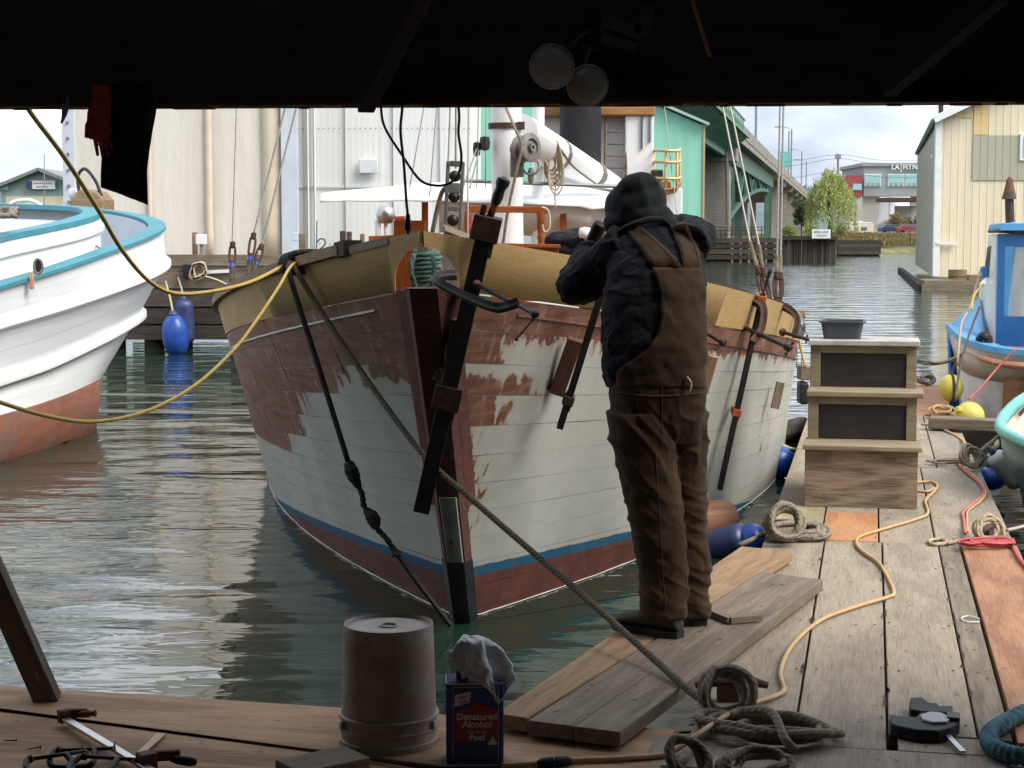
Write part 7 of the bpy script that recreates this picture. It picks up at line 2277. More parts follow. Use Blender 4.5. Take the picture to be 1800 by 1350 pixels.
cn = thing('fuel_can', PZ(836, 1346), 'blue and red metal can of denatured alcohol fuel on the deck', 'can')
MT['can_blue'] = M('can_blue', (0.028, 0.065, 0.28), (0.02, 0.05, 0.22), 0.35, 6, bmp=0.04, metal=0.1)
MT['can_red'] = M('can_red', (0.36, 0.03, 0.028), (0.30, 0.024, 0.024), 0.35, 6, bmp=0.02)
MT['can_white'] = M('can_white', (0.78, 0.79, 0.82), (0.68, 0.69, 0.72), 0.4, 8, bmp=0.02)
cf = PZ(835, 1347)
cR = Matrix.Rotation(math.radians(2), 3, 'Z')
cw, cdp, ch = 0.163, 0.10, 0.240
C3 = lambda x, y, z: cf + cR @ Vector((x, y, z))
MB().box(C3(0, cdp / 2, ch / 2), (cw, cdp, ch), cR).build('body', MT['can_blue'], cn, R=cR, bevel=0.006)
for z in (0.003, ch - 0.003):
    m = MB()
    for (x0_, y0_), (x1_, y1_) in (((-1, 0), (1, 0)), ((1, 0), (1, 1)), ((1, 1), (-1, 1)), ((-1, 1), (-1, 0))):
        m.tube([C3(x0_ * cw / 2, y0_ * cdp, z), C3(x1_ * cw / 2, y1_ * cdp, z)], 0.003, 6)
    m.build('seam_rim', MT['steel'], cn)
FR = cR @ Matrix.Rotation(PI / 2, 3, 'X')
def face_poly(name, pts_, mat, d=0.0008):
    return MB().add([C3(x, -d, z) for x, z in pts_], [tuple(range(len(pts_)))]).build(name, mat, cn)
face_poly('red_field', [(-0.056, 0.155), (0.004, 0.183), (0.069, 0.160), (0.069, 0.064), (0.004, 0.078), (-0.056, 0.072)], MT['can_red'], 0.0012)
def frame_line(p, q, w=0.0012):
    a_, b_ = C3(p[0], -0.0018, p[1]), C3(q[0], -0.0018, q[1])
    MB().beam(a_, b_, 0.0006, w, ZX if abs(p[0] - q[0]) > abs(p[1] - q[1]) else cR @ Vector((1, 0, 0))).build('border_line', MT['can_white'], cn)
for p, q in (((-0.062, 0.013), (0.066, 0.013)), ((-0.062, 0.228), (0.066, 0.228)), ((-0.062, 0.013), (-0.062, 0.228)), ((0.066, 0.013), (0.066, 0.228))):
    frame_line(p, q)
face_poly('logo_panel', [(-0.058, 0.172), (-0.016, 0.184), (-0.011, 0.216), (-0.056, 0.206)], MT['can_white'], 0.0016)
LR = FR @ Matrix.Rotation(math.radians(14), 3, 'Z')
text('lettering', 'Klean', C3(-0.035, -0.0024, 0.200), 0.013, MT['can_blue'], cn, LR, 0.0002, bold=True)
text('lettering', 'Strip', C3(-0.033, -0.0024, 0.187), 0.013, MT['can_red'], cn, LR, 0.0002, bold=True)
text('lettering', 'Denatured', C3(0.006, -0.0022, 0.143), 0.0265, MT['can_white'], cn, FR, 0.0002, bold=True)
text('lettering', 'Alcohol', C3(0.006, -0.0022, 0.121), 0.0265, MT['can_white'], cn, FR, 0.0002, bold=True)
text('lettering', 'Clean Burning', C3(0.006, -0.0022, 0.100), 0.0095, MT['can_white'], cn, FR, 0.0002)
text('lettering', 'Fuel', C3(0.006, -0.0022, 0.083), 0.0265, MT['can_white'], cn, FR, 0.0002, bold=True)
face_poly('caution_panel', [(-0.058, 0.020), (0.064, 0.020), (0.064, 0.056), (-0.058, 0.056)], M('can_label_blue', (0.05, 0.075, 0.20), (0.04, 0.06, 0.16), 0.4, 30, bmp=0), 0.0014)
MB().lathe([(0.018, 0), (0.018, 0.022), (0.016, 0.026), (0, 0.026)], C3(-0.035, 0.05, ch), 18).build('cap', MT['can_red'], cn, auto=40)
face_poly('flame_mark', [(0.036, 0.062), (0.064, 0.062), (0.062, 0.070), (0.054, 0.078), (0.050, 0.092), (0.045, 0.078), (0.038, 0.070)], MT['can_white'], 0.0024)
# crumpled rag on top
def fuse(mb, name, mat, parent, voxel, smooth_it=3, disp=None):
    o = mb.build(name, mat, parent, fix=True)
    r_ = o.modifiers.new('r', 'REMESH')
    r_.mode = 'VOXEL'
    r_.voxel_size = voxel
    s_ = o.modifiers.new('s', 'SMOOTH')
    s_.iterations = smooth_it
    evaluated(o)
    me = o.data
    if disp:
        Mw = WM[o.name]
        me.calc_normals_split() if hasattr(me, 'calc_normals_split') else None
        ns = [v.normal.copy() for v in me.vertices]
        for v, n_ in zip(me.vertices, ns):
            v.co += n_ * disp(Mw @ v.co, n_)
    for p in me.polygons:
        p.use_smooth = True
    me.update()
    return o
def ball(m, c, rx, ry, rz, R=None, n=14):
    pr = [(math.sin(PI * i / n), -math.cos(PI * i / n)) for i in range(n + 1)]
    R = R or Matrix.Identity(3)
    vs, fs = [], []
    k_ = 18
    for r_, z in pr:
        for k in range(k_):
            t_ = 2 * PI * k / k_
            vs.append(Vector(c) + R @ Vector((max(r_, 0.002) * math.cos(t_) * rx, max(r_, 0.002) * math.sin(t_) * ry, z * rz)))
    for i in range(n):
        for k in range(k_):
            fs.append((i * k_ + k, i * k_ + (k + 1) % k_, (i + 1) * k_ + (k + 1) % k_, (i + 1) * k_ + k))
    fs += [tuple(range(k_ - 1, -1, -1)), tuple(n * k_ + k for k in range(k_))]
    m.add(vs, fs)
rg = thing('white_rag', PD(840, 1195, 4.75), 'crumpled white rag draped over the fuel can', 'rag')
MT['rag'] = M('rag_cloth', (0.86, 0.86, 0.88), (0.74, 0.74, 0.77), 0.9, 14, bmp=0.3, bdist=0.003)
def ridge(p, f):
    return 1 - abs(noise.noise(p * f)) * 2
def rag_sheet():
    ap = PD(836, 1124, 4.775)                       # highest point of the bunch, over the can
    ztop_ = C3(0, 0, ch).z + 0.004
    rows = []
    NR, NT = 34, 132
    for i in range(NR + 1):
        q = i / NR
        row = []
        for k in range(NT):
            th = 2 * PI * k / NT
            hang = 0.5 + 0.5 * math.cos(th + 0.55)                       # longest towards the right and us
            sq = 1 / max(abs(math.cos(th * 1.0 + 0.3)), abs(math.sin(th + 0.3)))
            Ls = (0.085 + 0.10 * hang ** 1.5) * (0.72 + 0.28 * sq)
            s_ = q * Ls
            pl = 0.5 * math.cos(5 * th + 0.8) + 0.35 * math.cos(8 * th + 2.1) + 0.3 * noise.noise((math.cos(th) * 2, math.sin(th) * 2, 3.0))
            spread = 0.060 * (1 - math.exp(-s_ / 0.035)) * (1 + 0.42 * pl * min(s_ / 0.07, 1)) + 0.22 * s_ * hang * 0.9
            drop = max(s_ - 0.022, 0) * (0.86 - 0.15 * pl)
            p = ap + Vector((math.cos(th) * spread * 1.05, math.sin(th) * spread * 0.85, -drop))
            p.x += -0.012 * (1 - hang)
            p += Vector((noise.noise((p.x * 22, p.z * 22, 1)), noise.noise((p.y * 22, p.z * 22, 5)), noise.noise((p.x * 22, p.y * 22, 9)))) * 0.012 * min(q * 3, 1)
            p += Vector((noise.noise((p.x * 60, p.z * 60, 1)), noise.noise((p.y * 60, p.z * 60, 5)), ridge(p, 42) - 0.5)) * 0.004
            p.z += 0.016 * (ridge(Vector((math.cos(th) * q * 1.6, math.sin(th) * q * 1.6, 0.4)), 1.5) - 0.5)
            loc = cR.transposed() @ (p - cf)
            if abs(loc.x) < cw / 2 + 0.004 and -0.004 < loc.y < cdp + 0.004 and loc.z < ch + 0.006:
                if abs(loc.x) < cw / 2 - 0.02 and 0.02 < loc.y < cdp - 0.01:
                    loc.z = ch + 0.006 + 0.006 * noise.noise(p * 40)
                elif loc.y < 0.03:
                    loc.y = -0.006 - 0.004 * abs(noise.noise(p * 40))
                elif loc.x > 0:
                    loc.x = cw / 2 + 0.006
                else:
                    loc.z = ch + 0.006
                p = cf + cR @ loc
            row.append(p)
        rows.append(row)
    return MB().grid(rows, close_u=True)
rag_sheet().build('cloth', MT['rag'], rg, smooth=True, solid=0.002)

# ------------------------------------------------------------------ planks the worker stands on, sticks, blocks
ZP = 0.058
def pzboard(name_thing, label, corners, mat, zt=ZP, th=0.046, boards=1, cat='plank'):
    cs = [PZ(x, y, zt) for x, y in corners]
    t = thing(name_thing, (cs[0] + cs[1]) / 2 - ZX * th, label, cat)
    for k in range(boards):
        f0, f1 = k / boards, (k + 1) / boards
        g = 0.0015 if boards > 1 else 0
        a = cs[0].lerp(cs[1], f0 + g * (k > 0)); b_ = cs[0].lerp(cs[1], f1 - g * (k < boards - 1))
        d = cs[3].lerp(cs[2], f0 + g * (k > 0)); c = cs[3].lerp(cs[2], f1 - g * (k < boards - 1))
        board('board', [a[:2], b_[:2], c[:2], d[:2]], zt - 0.001 * k, th, mat, t, 0.004)
    return t
pzboard('scaffold_plank', 'pale tan plank nearest the boat under the boots of the worker', [(872, 1253), (926, 1262), (1393, 969), (1303, 960)], MT['plank_tan'])
pzboard('scaffold_plank', 'grey weathered double plank bridging from the shed deck to the float', [(928, 1266), (1090, 1286), (1447, 1018), (1338, 1005)], MT['plank_grey'], boards=2, zt=0.060)
t = thing('wood_offcut', PZ(1283, 1088, ZP), 'bent dark offcut of wood on the grey plank behind the boots', 'offcut')
beam('offcut', PZ(1236, 1070, ZP + 0.018), PZ(1285, 1090, ZP + 0.018), 0.03, 0.02, MT['plank_grey'], t)
beam('offcut_end', PZ(1283, 1090, ZP + 0.018), PZ(1338, 1085, ZP + 0.018), 0.022, 0.02, MT['plank_grey'], t)
t = thing('timber_prop', PZ(82, 1228), 'leaning square timber prop at the left edge of the shed deck', 'prop')
beam('prop', PZ(86, 1228, 0.0) + Vector((0, 0, -0.01)), PD(-75, 870, 5.35), 0.075, 0.085, MT['prop'], t, (0, -1, 0.3), bevel=0.004)
t = thing('timber_block', PZ(560, 1345), 'grey timber end poking in at the bottom beside the bucket', 'block')
beam('block', PZ(628, 1336, 0.05), PZ(505, 1362, 0.05), 0.14, 0.05, MT['plank_grey'], t, bevel=0.004)
t = thing('wood_shim', PZ(265, 1305), 'small pale wooden shim by the steel bar clamp', 'shim')
board('shim', [PZ(240, 1326)[:2], PZ(252, 1329)[:2], PZ(293, 1292)[:2], PZ(276, 1291)[:2]], 0.006, 0.006, MT['varnish_pale'], t, 0.001)
for k, (x0_, y0_, x1_, y1_, lb_) in enumerate(((7, 1302, 29, 1301, 'rusty nail lying farthest left on the deck'), (48, 1317, 71, 1313, 'rusty nail lying just above the pile of clamps'))):
    t = thing('nail', PZ(x0_, y0_), lb_, 'nail')
    a_, b_ = PZ(x0_, y0_, 0.004), PZ(x1_, y1_, 0.004)
    MB().tube([a_, b_], [0.0016, 0.0026], 6).lathe([(0.0055, -0.001), (0.0055, 0.001)], b_, 10, frame_of(b_ - a_) @ Matrix(((0, 0, 1), (0, 1, 0), (-1, 0, 0)))).build('nail', MT['rust'], t)
# steel bar clamp on the deck
t = thing('sash_clamp', PZ(180, 1300), 'bright steel bar clamp with rusty jaws lying on the shed deck', 'clamp')
a_, b_ = PZ(112, 1262, 0.022), PZ(285, 1366, 0.022)
beam('bar', a_, b_, 0.026, 0.010, MT['steel'], t, bevel=0.002)
d = (b_ - a_).normalized()
sd = Vector((-d.y, d.x, 0))
m = MB()
m.box(a_ + ZX * 0.006, (0.030, 0.034, 0.04), frame_of(d))
m.box(a_ + Vector((0.035, 0.012, 0.012)), (0.07, 0.02, 0.028), frame_of(Vector((1, 0.1, 0))))
m.build('fixed_jaw', MT['rust'], t, bevel=0.004)
MB().lathe([(0.006, 0), (0.011, 0.012), (0.012, 0.03), (0.008, 0.04), (0.012, 0.052), (0.002, 0.056)], PZ(138, 1256, 0.035), 12, frame_of(Vector((1, 0.12, 0.05))) @ Matrix(((0, 0, 1), (0, 1, 0), (-1, 0, 0)))).build('handle', MT['rust'], t, auto=40)
p = PZ(258, 1336, 0.03)
m = MB()
m.box(p, (0.045, 0.05, 0.045), frame_of(d))
m.box(p + Vector((0.05, 0.02, 0.008)), (0.08, 0.024, 0.03), frame_of(Vector((1, 0.2, 0))))
m.build('sliding_jaw', MT['rust'], t, bevel=0.005)
MB().lathe([(0.008, 0), (0.013, 0.02), (0.014, 0.06), (0.010, 0.075), (0.002, 0.08)], PZ(300, 1334, 0.03), 12, frame_of(Vector((1, -0.25, -0.05))) @ Matrix(((0, 0, 1), (0, 1, 0), (-1, 0, 0)))).build('handle', MT['black_plastic'], t, auto=40)
# heap of small clamps
def small_clamp(px, py, ang, label, s_=1.0):
    c = PZ(px, py, 0.02)
    t = thing('c_clamp', PZ(px, py), label, 'clamp', 'small clamps heaped on the deck')
    R = Matrix.Rotation(ang, 3, 'Z') @ Matrix.Rotation(0.25, 3, 'X')
    pt = lambda x, y, z=0: c + R @ Vector((x * s_, y * s_, z))
    MB().tube(catmull([pt(-0.05, 0.045), pt(-0.06, 0.0), pt(-0.045, -0.04), pt(0.0, -0.05), pt(0.05, -0.045), pt(0.065, -0.01), pt(0.06, 0.045)], 5), 0.009, 8).build('frame', MT['black_metal'], t, smooth=True)
    MB().tube([pt(0.12, 0.045), pt(-0.035, 0.045)], 0.006, 8).build('screw', MT['dark_steel'], t, smooth=True)
    MB().tube([pt(0.115, 0.015, 0.01), pt(0.115, 0.085, -0.005)], 0.003, 6).build('tommy_bar', MT['rust_dark'], t)
    MB().lathe([(0.011, -0.005), (0.012, 0.004), (0.005, 0.01)], pt(-0.04, 0.045), 10, R @ Matrix.Rotation(PI / 2, 3, 'Y')).build('swivel_pad', MT['rust_dark'], t)
small_clamp(85, 1345, 0.5, 'leftmost of the small black clamps heaped on the deck')
small_clamp(125, 1333, 0.15, 'small black clamp in the middle of the heap, screw pointing right')
small_clamp(160, 1346, -0.2, 'rightmost of the small black clamps heaped on the deck')
# quick clamp on the float
qc = thing('quick_clamp', PZ(1630, 1290), 'black trigger clamp with a grey bar lying on the float', 'clamp')
def qz(x, y, z=0.02):
    return PZ(x, y, z)
a_, b_ = qz(1612, 1236, 0.028), qz(1693, 1322, 0.012)
beam('bar', a_, b_, 0.018, 0.007, MT['steel'], qc, bevel=0.001)
def flatpart(name, pts_, z0, z1, mat, bev=0.005):
    top = [PZ(x, y, z1) for x, y in pts_]
    bot = [Vector((p.x, p.y, z0)) for p in top]
    n = len(pts_)
    return MB().add(bot + top, [tuple(range(n - 1, -1, -1)), tuple(range(n, 2 * n))] + [(i, (i + 1) % n, (i + 1) % n + n, i + n) for i in range(n)]).build(name, mat, qc, fix=True, bevel=bev)
flatpart('fixed_jaw', [(1598, 1238), (1600, 1226), (1622, 1225), (1632, 1234), (1650, 1236), (1650, 1240), (1675, 1240), (1674, 1252), (1645, 1251), (1622, 1250), (1600, 1246)], 0.0, 0.042, MT['black_plastic'])
flatpart('grip', [(1563, 1262), (1566, 1255), (1585, 1258), (1610, 1260), (1617, 1252), (1650, 1250), (1665, 1258), (1668, 1250), (1688, 1252), (1687, 1268), (1672, 1278), (1650, 1284), (1610, 1282), (1580, 1276), (1566, 1272)], 0.0, 0.040, MT['black_plastic'])
flatpart('grey_cover', [(1617, 1256), (1635, 1250), (1655, 1252), (1672, 1260), (1665, 1268), (1640, 1269), (1622, 1264)], 0.038, 0.048, MT['grey_plastic'], 0.003)
flatpart('pad', [(1664, 1250), (1688, 1252), (1687, 1262), (1664, 1260)], 0.036, 0.052, MT['black_metal'], 0.003)
# ------------------------------------------------------------------ cords and rope on the float
def floorline(name, label, pts_, r, mat, cat='cord', z=None, n=8):
    t = thing(name, PZ(*pts_[0][:2]), label, cat)
    P_ = [PZ(p[0], p[1], (p[2] if len(p) > 2 else r + 0.001)) for p in pts_]
    MB().tube(catmull(P_, n), r, 8).build('run', MT[mat], t, smooth=True)
    return t
t = floorline('extension_cord', 'tan extension cord snaking along the float to the steps', [(880, 1346), (945, 1342), (1000, 1337), (1090, 1333), (1165, 1327), (1205, 1306, 0.03), (1240, 1282, 0.05), (1280, 1256, 0.045), (1325, 1236, 0.02), (1362, 1224), (1378, 1212), (1372, 1180), (1392, 1135), (1440, 1092), (1500, 1068), (1560, 1050), (1571, 1042), (1562, 1018), (1545, 990), (1520, 972), (1506, 957), (1512, 943), (1560, 928), (1610, 913), (1631, 902), (1627, 880), (1642, 864), (1648, 853), (1636, 847), (1605, 848)], 0.0085, 'cord_tan')
MB().tube(catmull([PZ(1606, 862, 0.009), PZ(1630, 864, 0.009), PZ(1642, 858, 0.02)], 6), 0.008, 8).build('loop', MT['cord_tan'], t, smooth=True)
c0, c1 = PZ(945, 1342, 0.014), PZ(1004, 1337, 0.014)
m = MB().tube([c0, c0.lerp(c1, 0.1), c0.lerp(c1, 0.45), c0.lerp(c1, 0.5), c0.lerp(c1, 0.55), c0.lerp(c1, 0.9), c1], [0.009, 0.014, 0.016, 0.012, 0.016, 0.014, 0.009], 12)
m.build('connector', MT['black_plastic'], t, auto=40)
floorline('extension_cord', 'thin dark cord running left from the bucket along the deck', [(885, 1347), (830, 1350), (740, 1348), (640, 1332), (560, 1320)], 0.005, 'rust_dark')
def cleat(t, c, yaw, s_=1.0):
    R = Matrix.Rotation(yaw, 3, 'Z')
    m = MB()
    m.box(c + ZX * 0.03 * s_, (0.10 * s_, 0.05 * s_, 0.06 * s_), R)
    m.tube([c + R @ Vector((x * s_, 0, z * s_)) for x, z in ((-0.13, 0.055), (-0.08, 0.068), (0, 0.07), (0.08, 0.068), (0.13, 0.055))], [0.012 * s_, 0.018 * s_, 0.022 * s_, 0.018 * s_, 0.012 * s_], 10)
    return m.build('cleat', MT['rust_dark'], t, auto=40)
def loops(m, c, n, rx, ry, r, tilt, seed, jit=0.25, yaw=0.0):
    rnd = random.Random(seed)
    for k in range(n):
        a0 = rnd.uniform(0, 6.28)
        kx, ky = rx * rnd.uniform(1 - jit, 1 + jit), ry * rnd.uniform(1 - jit, 1 + jit)
        ox = Vector((rnd.gauss(0, rx * 0.14), rnd.gauss(0, ry * 0.14), abs(rnd.gauss(0, r * 0.8))))
        R = Matrix.Rotation(yaw + rnd.gauss(0, 0.25), 3, 'Z') @ Matrix.Rotation(tilt + rnd.gauss(0, 0.12), 3, 'X')
        ps = []
        for i in range(10):
            a = a0 + 2 * PI * i / 10
            w_ = 1 + rnd.gauss(0, 0.05)
            p = c + ox + R @ Vector((kx * math.cos(a) * w_, ky * math.sin(a) * w_, rnd.gauss(0, r * 0.3)))
            p.z = max(p.z, r + 0.001)
            ps.append(p)
        m.tube(catmull(ps, 5, True), r, 8, closed=True)
cc = thing('rope_coil', UV(-0.45, 5.44, 0), 'big grey rope coiled over the cleat in the foreground', 'rope')
m = MB()
c0 = PZ(1278, 1222, 0.075)
loops(m, c0, 5, 0.072, 0.07, 0.0135, 1.25, 3, 0.15, 0.25)
loops(m, PZ(1345, 1285, 0.02), 4, 0.165, 0.085, 0.0135, 0.0, 5, 0.25, -0.1)
m.tube(catmull([PZ(1300, 1250, 0.07), PZ(1355, 1252, 0.09), PZ(1380, 1300, 0.05), PZ(1400, 1320, 0.02)], 7), 0.0135, 8)
m.tube(catmull([PZ(1235, 1245, 0.05), PZ(1222, 1290, 0.02), PZ(1205, 1330, 0.02), PZ(1190, 1349, 0.02)], 7), 0.0135, 8)
loops(m, PZ(1210, 1345, 0.03), 3, 0.06, 0.075, 0.012, 0.7, 9, 0.3, 0.4)
loops(m, PZ(1330, 1352, 0.025), 4, 0.10, 0.06, 0.012, 0.35, 12, 0.3, 0.3)
m.build('rope', MT['rope_grey'], cc, smooth=True)
cleat(cc, UV(-0.42, 5.42, 0.0), -YAW + 0.2, 0.9)
cc = thing('rope_coil', UV(-0.42, 8.5, 0), 'grey rope heaped on the cleat before the steps', 'rope')
m = MB()
loops(m, PZ(1378, 920, 0.11), 6, 0.075, 0.07, 0.0135, 1.2, 21, 0.18, 0.1)
loops(m, PZ(1398, 938, 0.03), 7, 0.12, 0.075, 0.0135, 0.15, 23, 0.3, 0.0)
m.tube(catmull([PZ(1365, 925, 0.08), PZ(1330, 945, 0.0), PD(1300, 958, 8.2)], 6), 0.013, 8)
m.build('rope', MT['rope_grey'], cc, smooth=True)
cleat(cc, UV(-0.40, 8.5, 0), -YAW, 0.9)
cc = thing('rope_coil', UV(0.59, 8.6, 0), 'pale rope and red cord wound on the right hand cleat', 'rope')
m = MB()
loops(m, PZ(1738, 935, 0.06), 6, 0.065, 0.06, 0.010, 1.15, 31, 0.2, 0.0)
m.tube(catmull([PZ(1770, 932, 0.06), PD(1800, 925, 8.6), PD(1860, 905, 8.7)], 5), 0.009, 8)
m.tube(catmull([PZ(1720, 945, 0.03), PZ(1680, 952, 0.012), PZ(1642, 957, 0.012), PZ(1634, 950, 0.012), PZ(1655, 948, 0.012), PZ(1668, 955, 0.012)], 6), 0.009, 8)
m.build('rope', MT['rope_tan'], cc, smooth=True)
m = MB()
loops(m, PZ(1735, 955, 0.03), 6, 0.125, 0.045, 0.007, 0.05, 37, 0.2, 0.12)
m.tube(catmull([PZ(1775, 948, 0.02), PZ(1790, 980, 0.02), PZ(1815, 1010, 0.02)], 5), 0.008, 8)
m.build('red_turns', MT['cord_red'], cc, smooth=True)
cleat(cc, UV(0.58, 8.62, 0), -YAW + 1.2, 0.8)
t = floorline('tangled_line', 'pink and tan cord trailing between the two right hand cleats', [(1697, 938, 0.03), (1694, 915), (1693, 900), (1712, 884), (1729, 868), (1722, 850), (1706, 836), (1690, 822), (1683, 812), (1690, 806, 0.03)], 0.009, 'rope_pink', 'cord')
MB().tube(catmull([PZ(1701, 935, 0.03), PZ(1700, 912, 0.01), PZ(1702, 898, 0.01), PZ(1722, 882, 0.01), PZ(1733, 866, 0.01), PZ(1722, 846, 0.01), PZ(1700, 826, 0.01)], 7), 0.006, 8).build('second_run', MT['cord_tan'], t, smooth=True)
cc = thing('rope_coil', UV(0.62, 11.55, 0), 'dark rope bundled on the far right cleat near the white fender', 'rope')
m = MB()
loops(m, PZ(1706, 806, 0.075), 7, 0.065, 0.06, 0.010, 1.15, 41, 0.25, 0.2)
loops(m, PZ(1670, 812, 0.02), 3, 0.11, 0.05, 0.007, 0.0, 43, 0.25, 0.1)
m.tube(catmull([PZ(1715, 800, 0.09), PD(1760, 762, 11.0), PD(1815, 705, 10.6)], 5), 0.013, 8)
m.build('rope', MT['rope_grey'], cc, smooth=True)
cleat(cc, UV(0.62, 11.55, 0), -YAW + 1.2, 0.8)
floorline('tan_line', 'tan line running from the far cleat along the float', [(1702, 790, 0.06), (1690, 772), (1665, 758), (1640, 748), (1620, 745)], 0.009, 'cord_tan', 'rope')
cc = thing('rope_bundle', PZ(1655, 730), 'bundle of yellow and red line beside the bright yellow buoy', 'rope')
m = MB()
loops(m, PZ(1655, 722, 0.04), 5, 0.075, 0.05, 0.009, 0.8, 51, 0.25)
m.build('yellow_turns', MT['cord_tan'], cc, smooth=True)
m = MB()
loops(m, PZ(1652, 732, 0.015), 4, 0.09, 0.05, 0.008, 0.1, 53, 0.25)
m.build('red_turns', MT['rust'], cc, smooth=True)
cc = thing('rope_bundle', PZ(1635, 672), 'grey rope heap at the far end of the float', 'rope')
m = MB()
loops(m, PZ(1632, 668, 0.06), 6, 0.085, 0.06, 0.012, 0.9, 57, 0.3)
m.build('turns', MT['rope_grey'], cc, smooth=True)
t = thing('teal_hose', PZ(1745, 1300), 'teal ribbed hose bending at the bottom right corner', 'hose')
m = MB()
pp = catmull([PZ(1830, 1246, 0.03), PZ(1795, 1256, 0.03), PZ(1755, 1278, 0.028), PZ(1738, 1296, 0.028), PZ(1750, 1316, 0.028), PZ(1785, 1328, 0.028), PZ(1840, 1332, 0.028)], 12)
m.tube(pp, [0.0265 + 0.0035 * math.sin(i * 2.1) for i in range(len(pp))], 12)
m.build('hose', MT['rope_teal'], t, smooth=True)
# loose white gasket ring
t = thing('white_ring', PZ(1705, 1090), 'small white plastic strap lying on the float', 'strap')
MB().tube(catmull([PZ(1722, 1088, 0.004), PZ(1702, 1083, 0.004), PZ(1690, 1087, 0.004), PZ(1700, 1093, 0.004), PZ(1722, 1093, 0.004)], 6), 0.003, 6).build('strap', MT['white'], t, smooth=True)

# ------------------------------------------------------------------ the worker
wk = thing('person', PZ(1165, 1112, ZP), 'person in dark hooded sweatshirt and brown overalls working on the bulwark, seen from behind', 'person')
MT['skin'] = M('skin', (0.42, 0.25, 0.18), (0.34, 0.19, 0.135), 0.55, 12, bmp=0.05)
def cloth_mat(name, c, c2, fine=1.0):
    m, nt, b = newmat(name)
    v = coords(nt, rnd=False)
    col = ramp(nt, noisy(nt, v, 5, 7, 0.65), [(0.32, c2), (0.68, c)])
    nt.links.new(col, b.inputs['Base Color'])
    b.inputs['Roughness'].default_value = 0.95
    b.inputs['Specular IOR Level'].default_value = 0.15
    b.inputs['Sheen Weight'].default_value = 0.05
    ad = _n(nt, 'ShaderNodeMath', operation='MULTIPLY_ADD')
    ad.inputs[1].default_value = 0.25
    nt.links.new(noisy(nt, v, 260 * fine, 2, 0.5), ad.inputs[0])
    nt.links.new(noisy(nt, v, 18, 6, 0.6, 0.6), ad.inputs[2])
    bump(nt, b, ad.outputs[0], 0.45, 0.006)
    return m
MT['sweatshirt'] = cloth_mat('navy_sweatshirt', (0.017, 0.017, 0.022), (0.009, 0.009, 0.012))
MT['hood'] = cloth_mat('charcoal_hood', (0.026, 0.030, 0.031), (0.015, 0.017, 0.018))
MT['duck'] = cloth_mat('brown_duck', (0.080, 0.048, 0.026), (0.042, 0.026, 0.0155))
MT['boot'] = M('boot_leather', (0.055, 0.034, 0.025), (0.025, 0.017, 0.014), 0.6, 14, bmp=0.3, dirt=(0.11, 0.09, 0.07), dirt_amt=0.3, dirt_scale=9)
MT['sole'] = M('boot_sole', (0.02, 0.017, 0.016), (0.012, 0.011, 0.011), 0.8, 14, bmp=0.2)
def crease(p, k=5.0):
    return (1 - min(abs(noise.noise(p)) * 1.6, 1)) ** k
def rings(m, lst, n=28, sq=1.0):
    """lst: (px, py, D, half-width px, half-depth m[, tilt])"""
    vs, fs = [], []
    for it in lst:
        px, py, D, hw, hd = it[:5]
        tl = it[5] if len(it) > 5 else 0.0
        c = PD(px, py, D)
        w_ = hw * D / FPX
        for k in range(n):
            a = 2 * PI * k / n
            cx, sy = math.cos(a), math.sin(a)
            e_ = 0.86
            cx = math.copysign(abs(cx) ** e_, cx)
            sy = math.copysign(abs(sy) ** e_, sy)
            vs.append(c + Vector((w_ * cx, hd * sy, tl * w_ * cx)))
    for i in range(len(lst) - 1):
        for k in range(n):
            fs.append((i * n + k, i * n + (k + 1) % n, (i + 1) * n + (k + 1) % n, (i + 1) * n + k))
    fs += [tuple(range(n - 1, -1, -1)), tuple((len(lst) - 1) * n + k for k in range(n))]
    m.add(vs, fs)
LEFT_LEG = [(1166, 1082, 6.04, 44, 0.084), (1166, 1055, 6.04, 42, 0.082), (1166, 1000, 6.05, 43, 0.088), (1158, 940, 6.05, 46, 0.095), (1148, 880, 6.06, 49, 0.102), (1138, 820, 6.07, 53, 0.112), (1129, 770, 6.08, 57, 0.122), (1128, 725, 6.10, 60, 0.130)]
RIGHT_LEG = [(1208, 1080, 6.22, 39, 0.080), (1206, 1050, 6.22, 39, 0.080), (1206, 1000, 6.22, 41, 0.085), (1200, 930, 6.22, 42, 0.092), (1196, 870, 6.21, 44, 0.098), (1194, 810, 6.20, 48, 0.108), (1190, 765, 6.18, 53, 0.118), (1188, 725, 6.16, 56, 0.128)]
HIPS = [(1160, 775, 6.12, 74, 0.09), (1158, 745, 6.12, 82, 0.135), (1157, 710, 6.12, 83, 0.150), (1156, 675, 6.12, 84, 0.156), (1154, 648, 6.13, 86, 0.150), (1153, 595, 6.14, 82, 0.144)]
TORSO = [(1150, 680, 6.13, 82, 0.130), (1148, 645, 6.13, 90, 0.146), (1148, 600, 6.14, 90, 0.145), (1149, 550, 6.17, 89, 0.144), (1152, 500, 6.21, 87, 0.141), (1153, 460, 6.26, 84, 0.135), (1150, 430, 6.31, 76, 0.120), (1144, 408, 6.36, 58, 0.100), (1138, 392, 6.40, 42, 0.085)]
J = {'ls': (1092, 442, 6.31), 'le': (1012, 500, 6.40), 'lw': (1034, 446, 6.66), 'rs': (1205, 432, 6.31), 're': (1221, 412, 6.58), 'rw': (1128, 398, 6.80)}
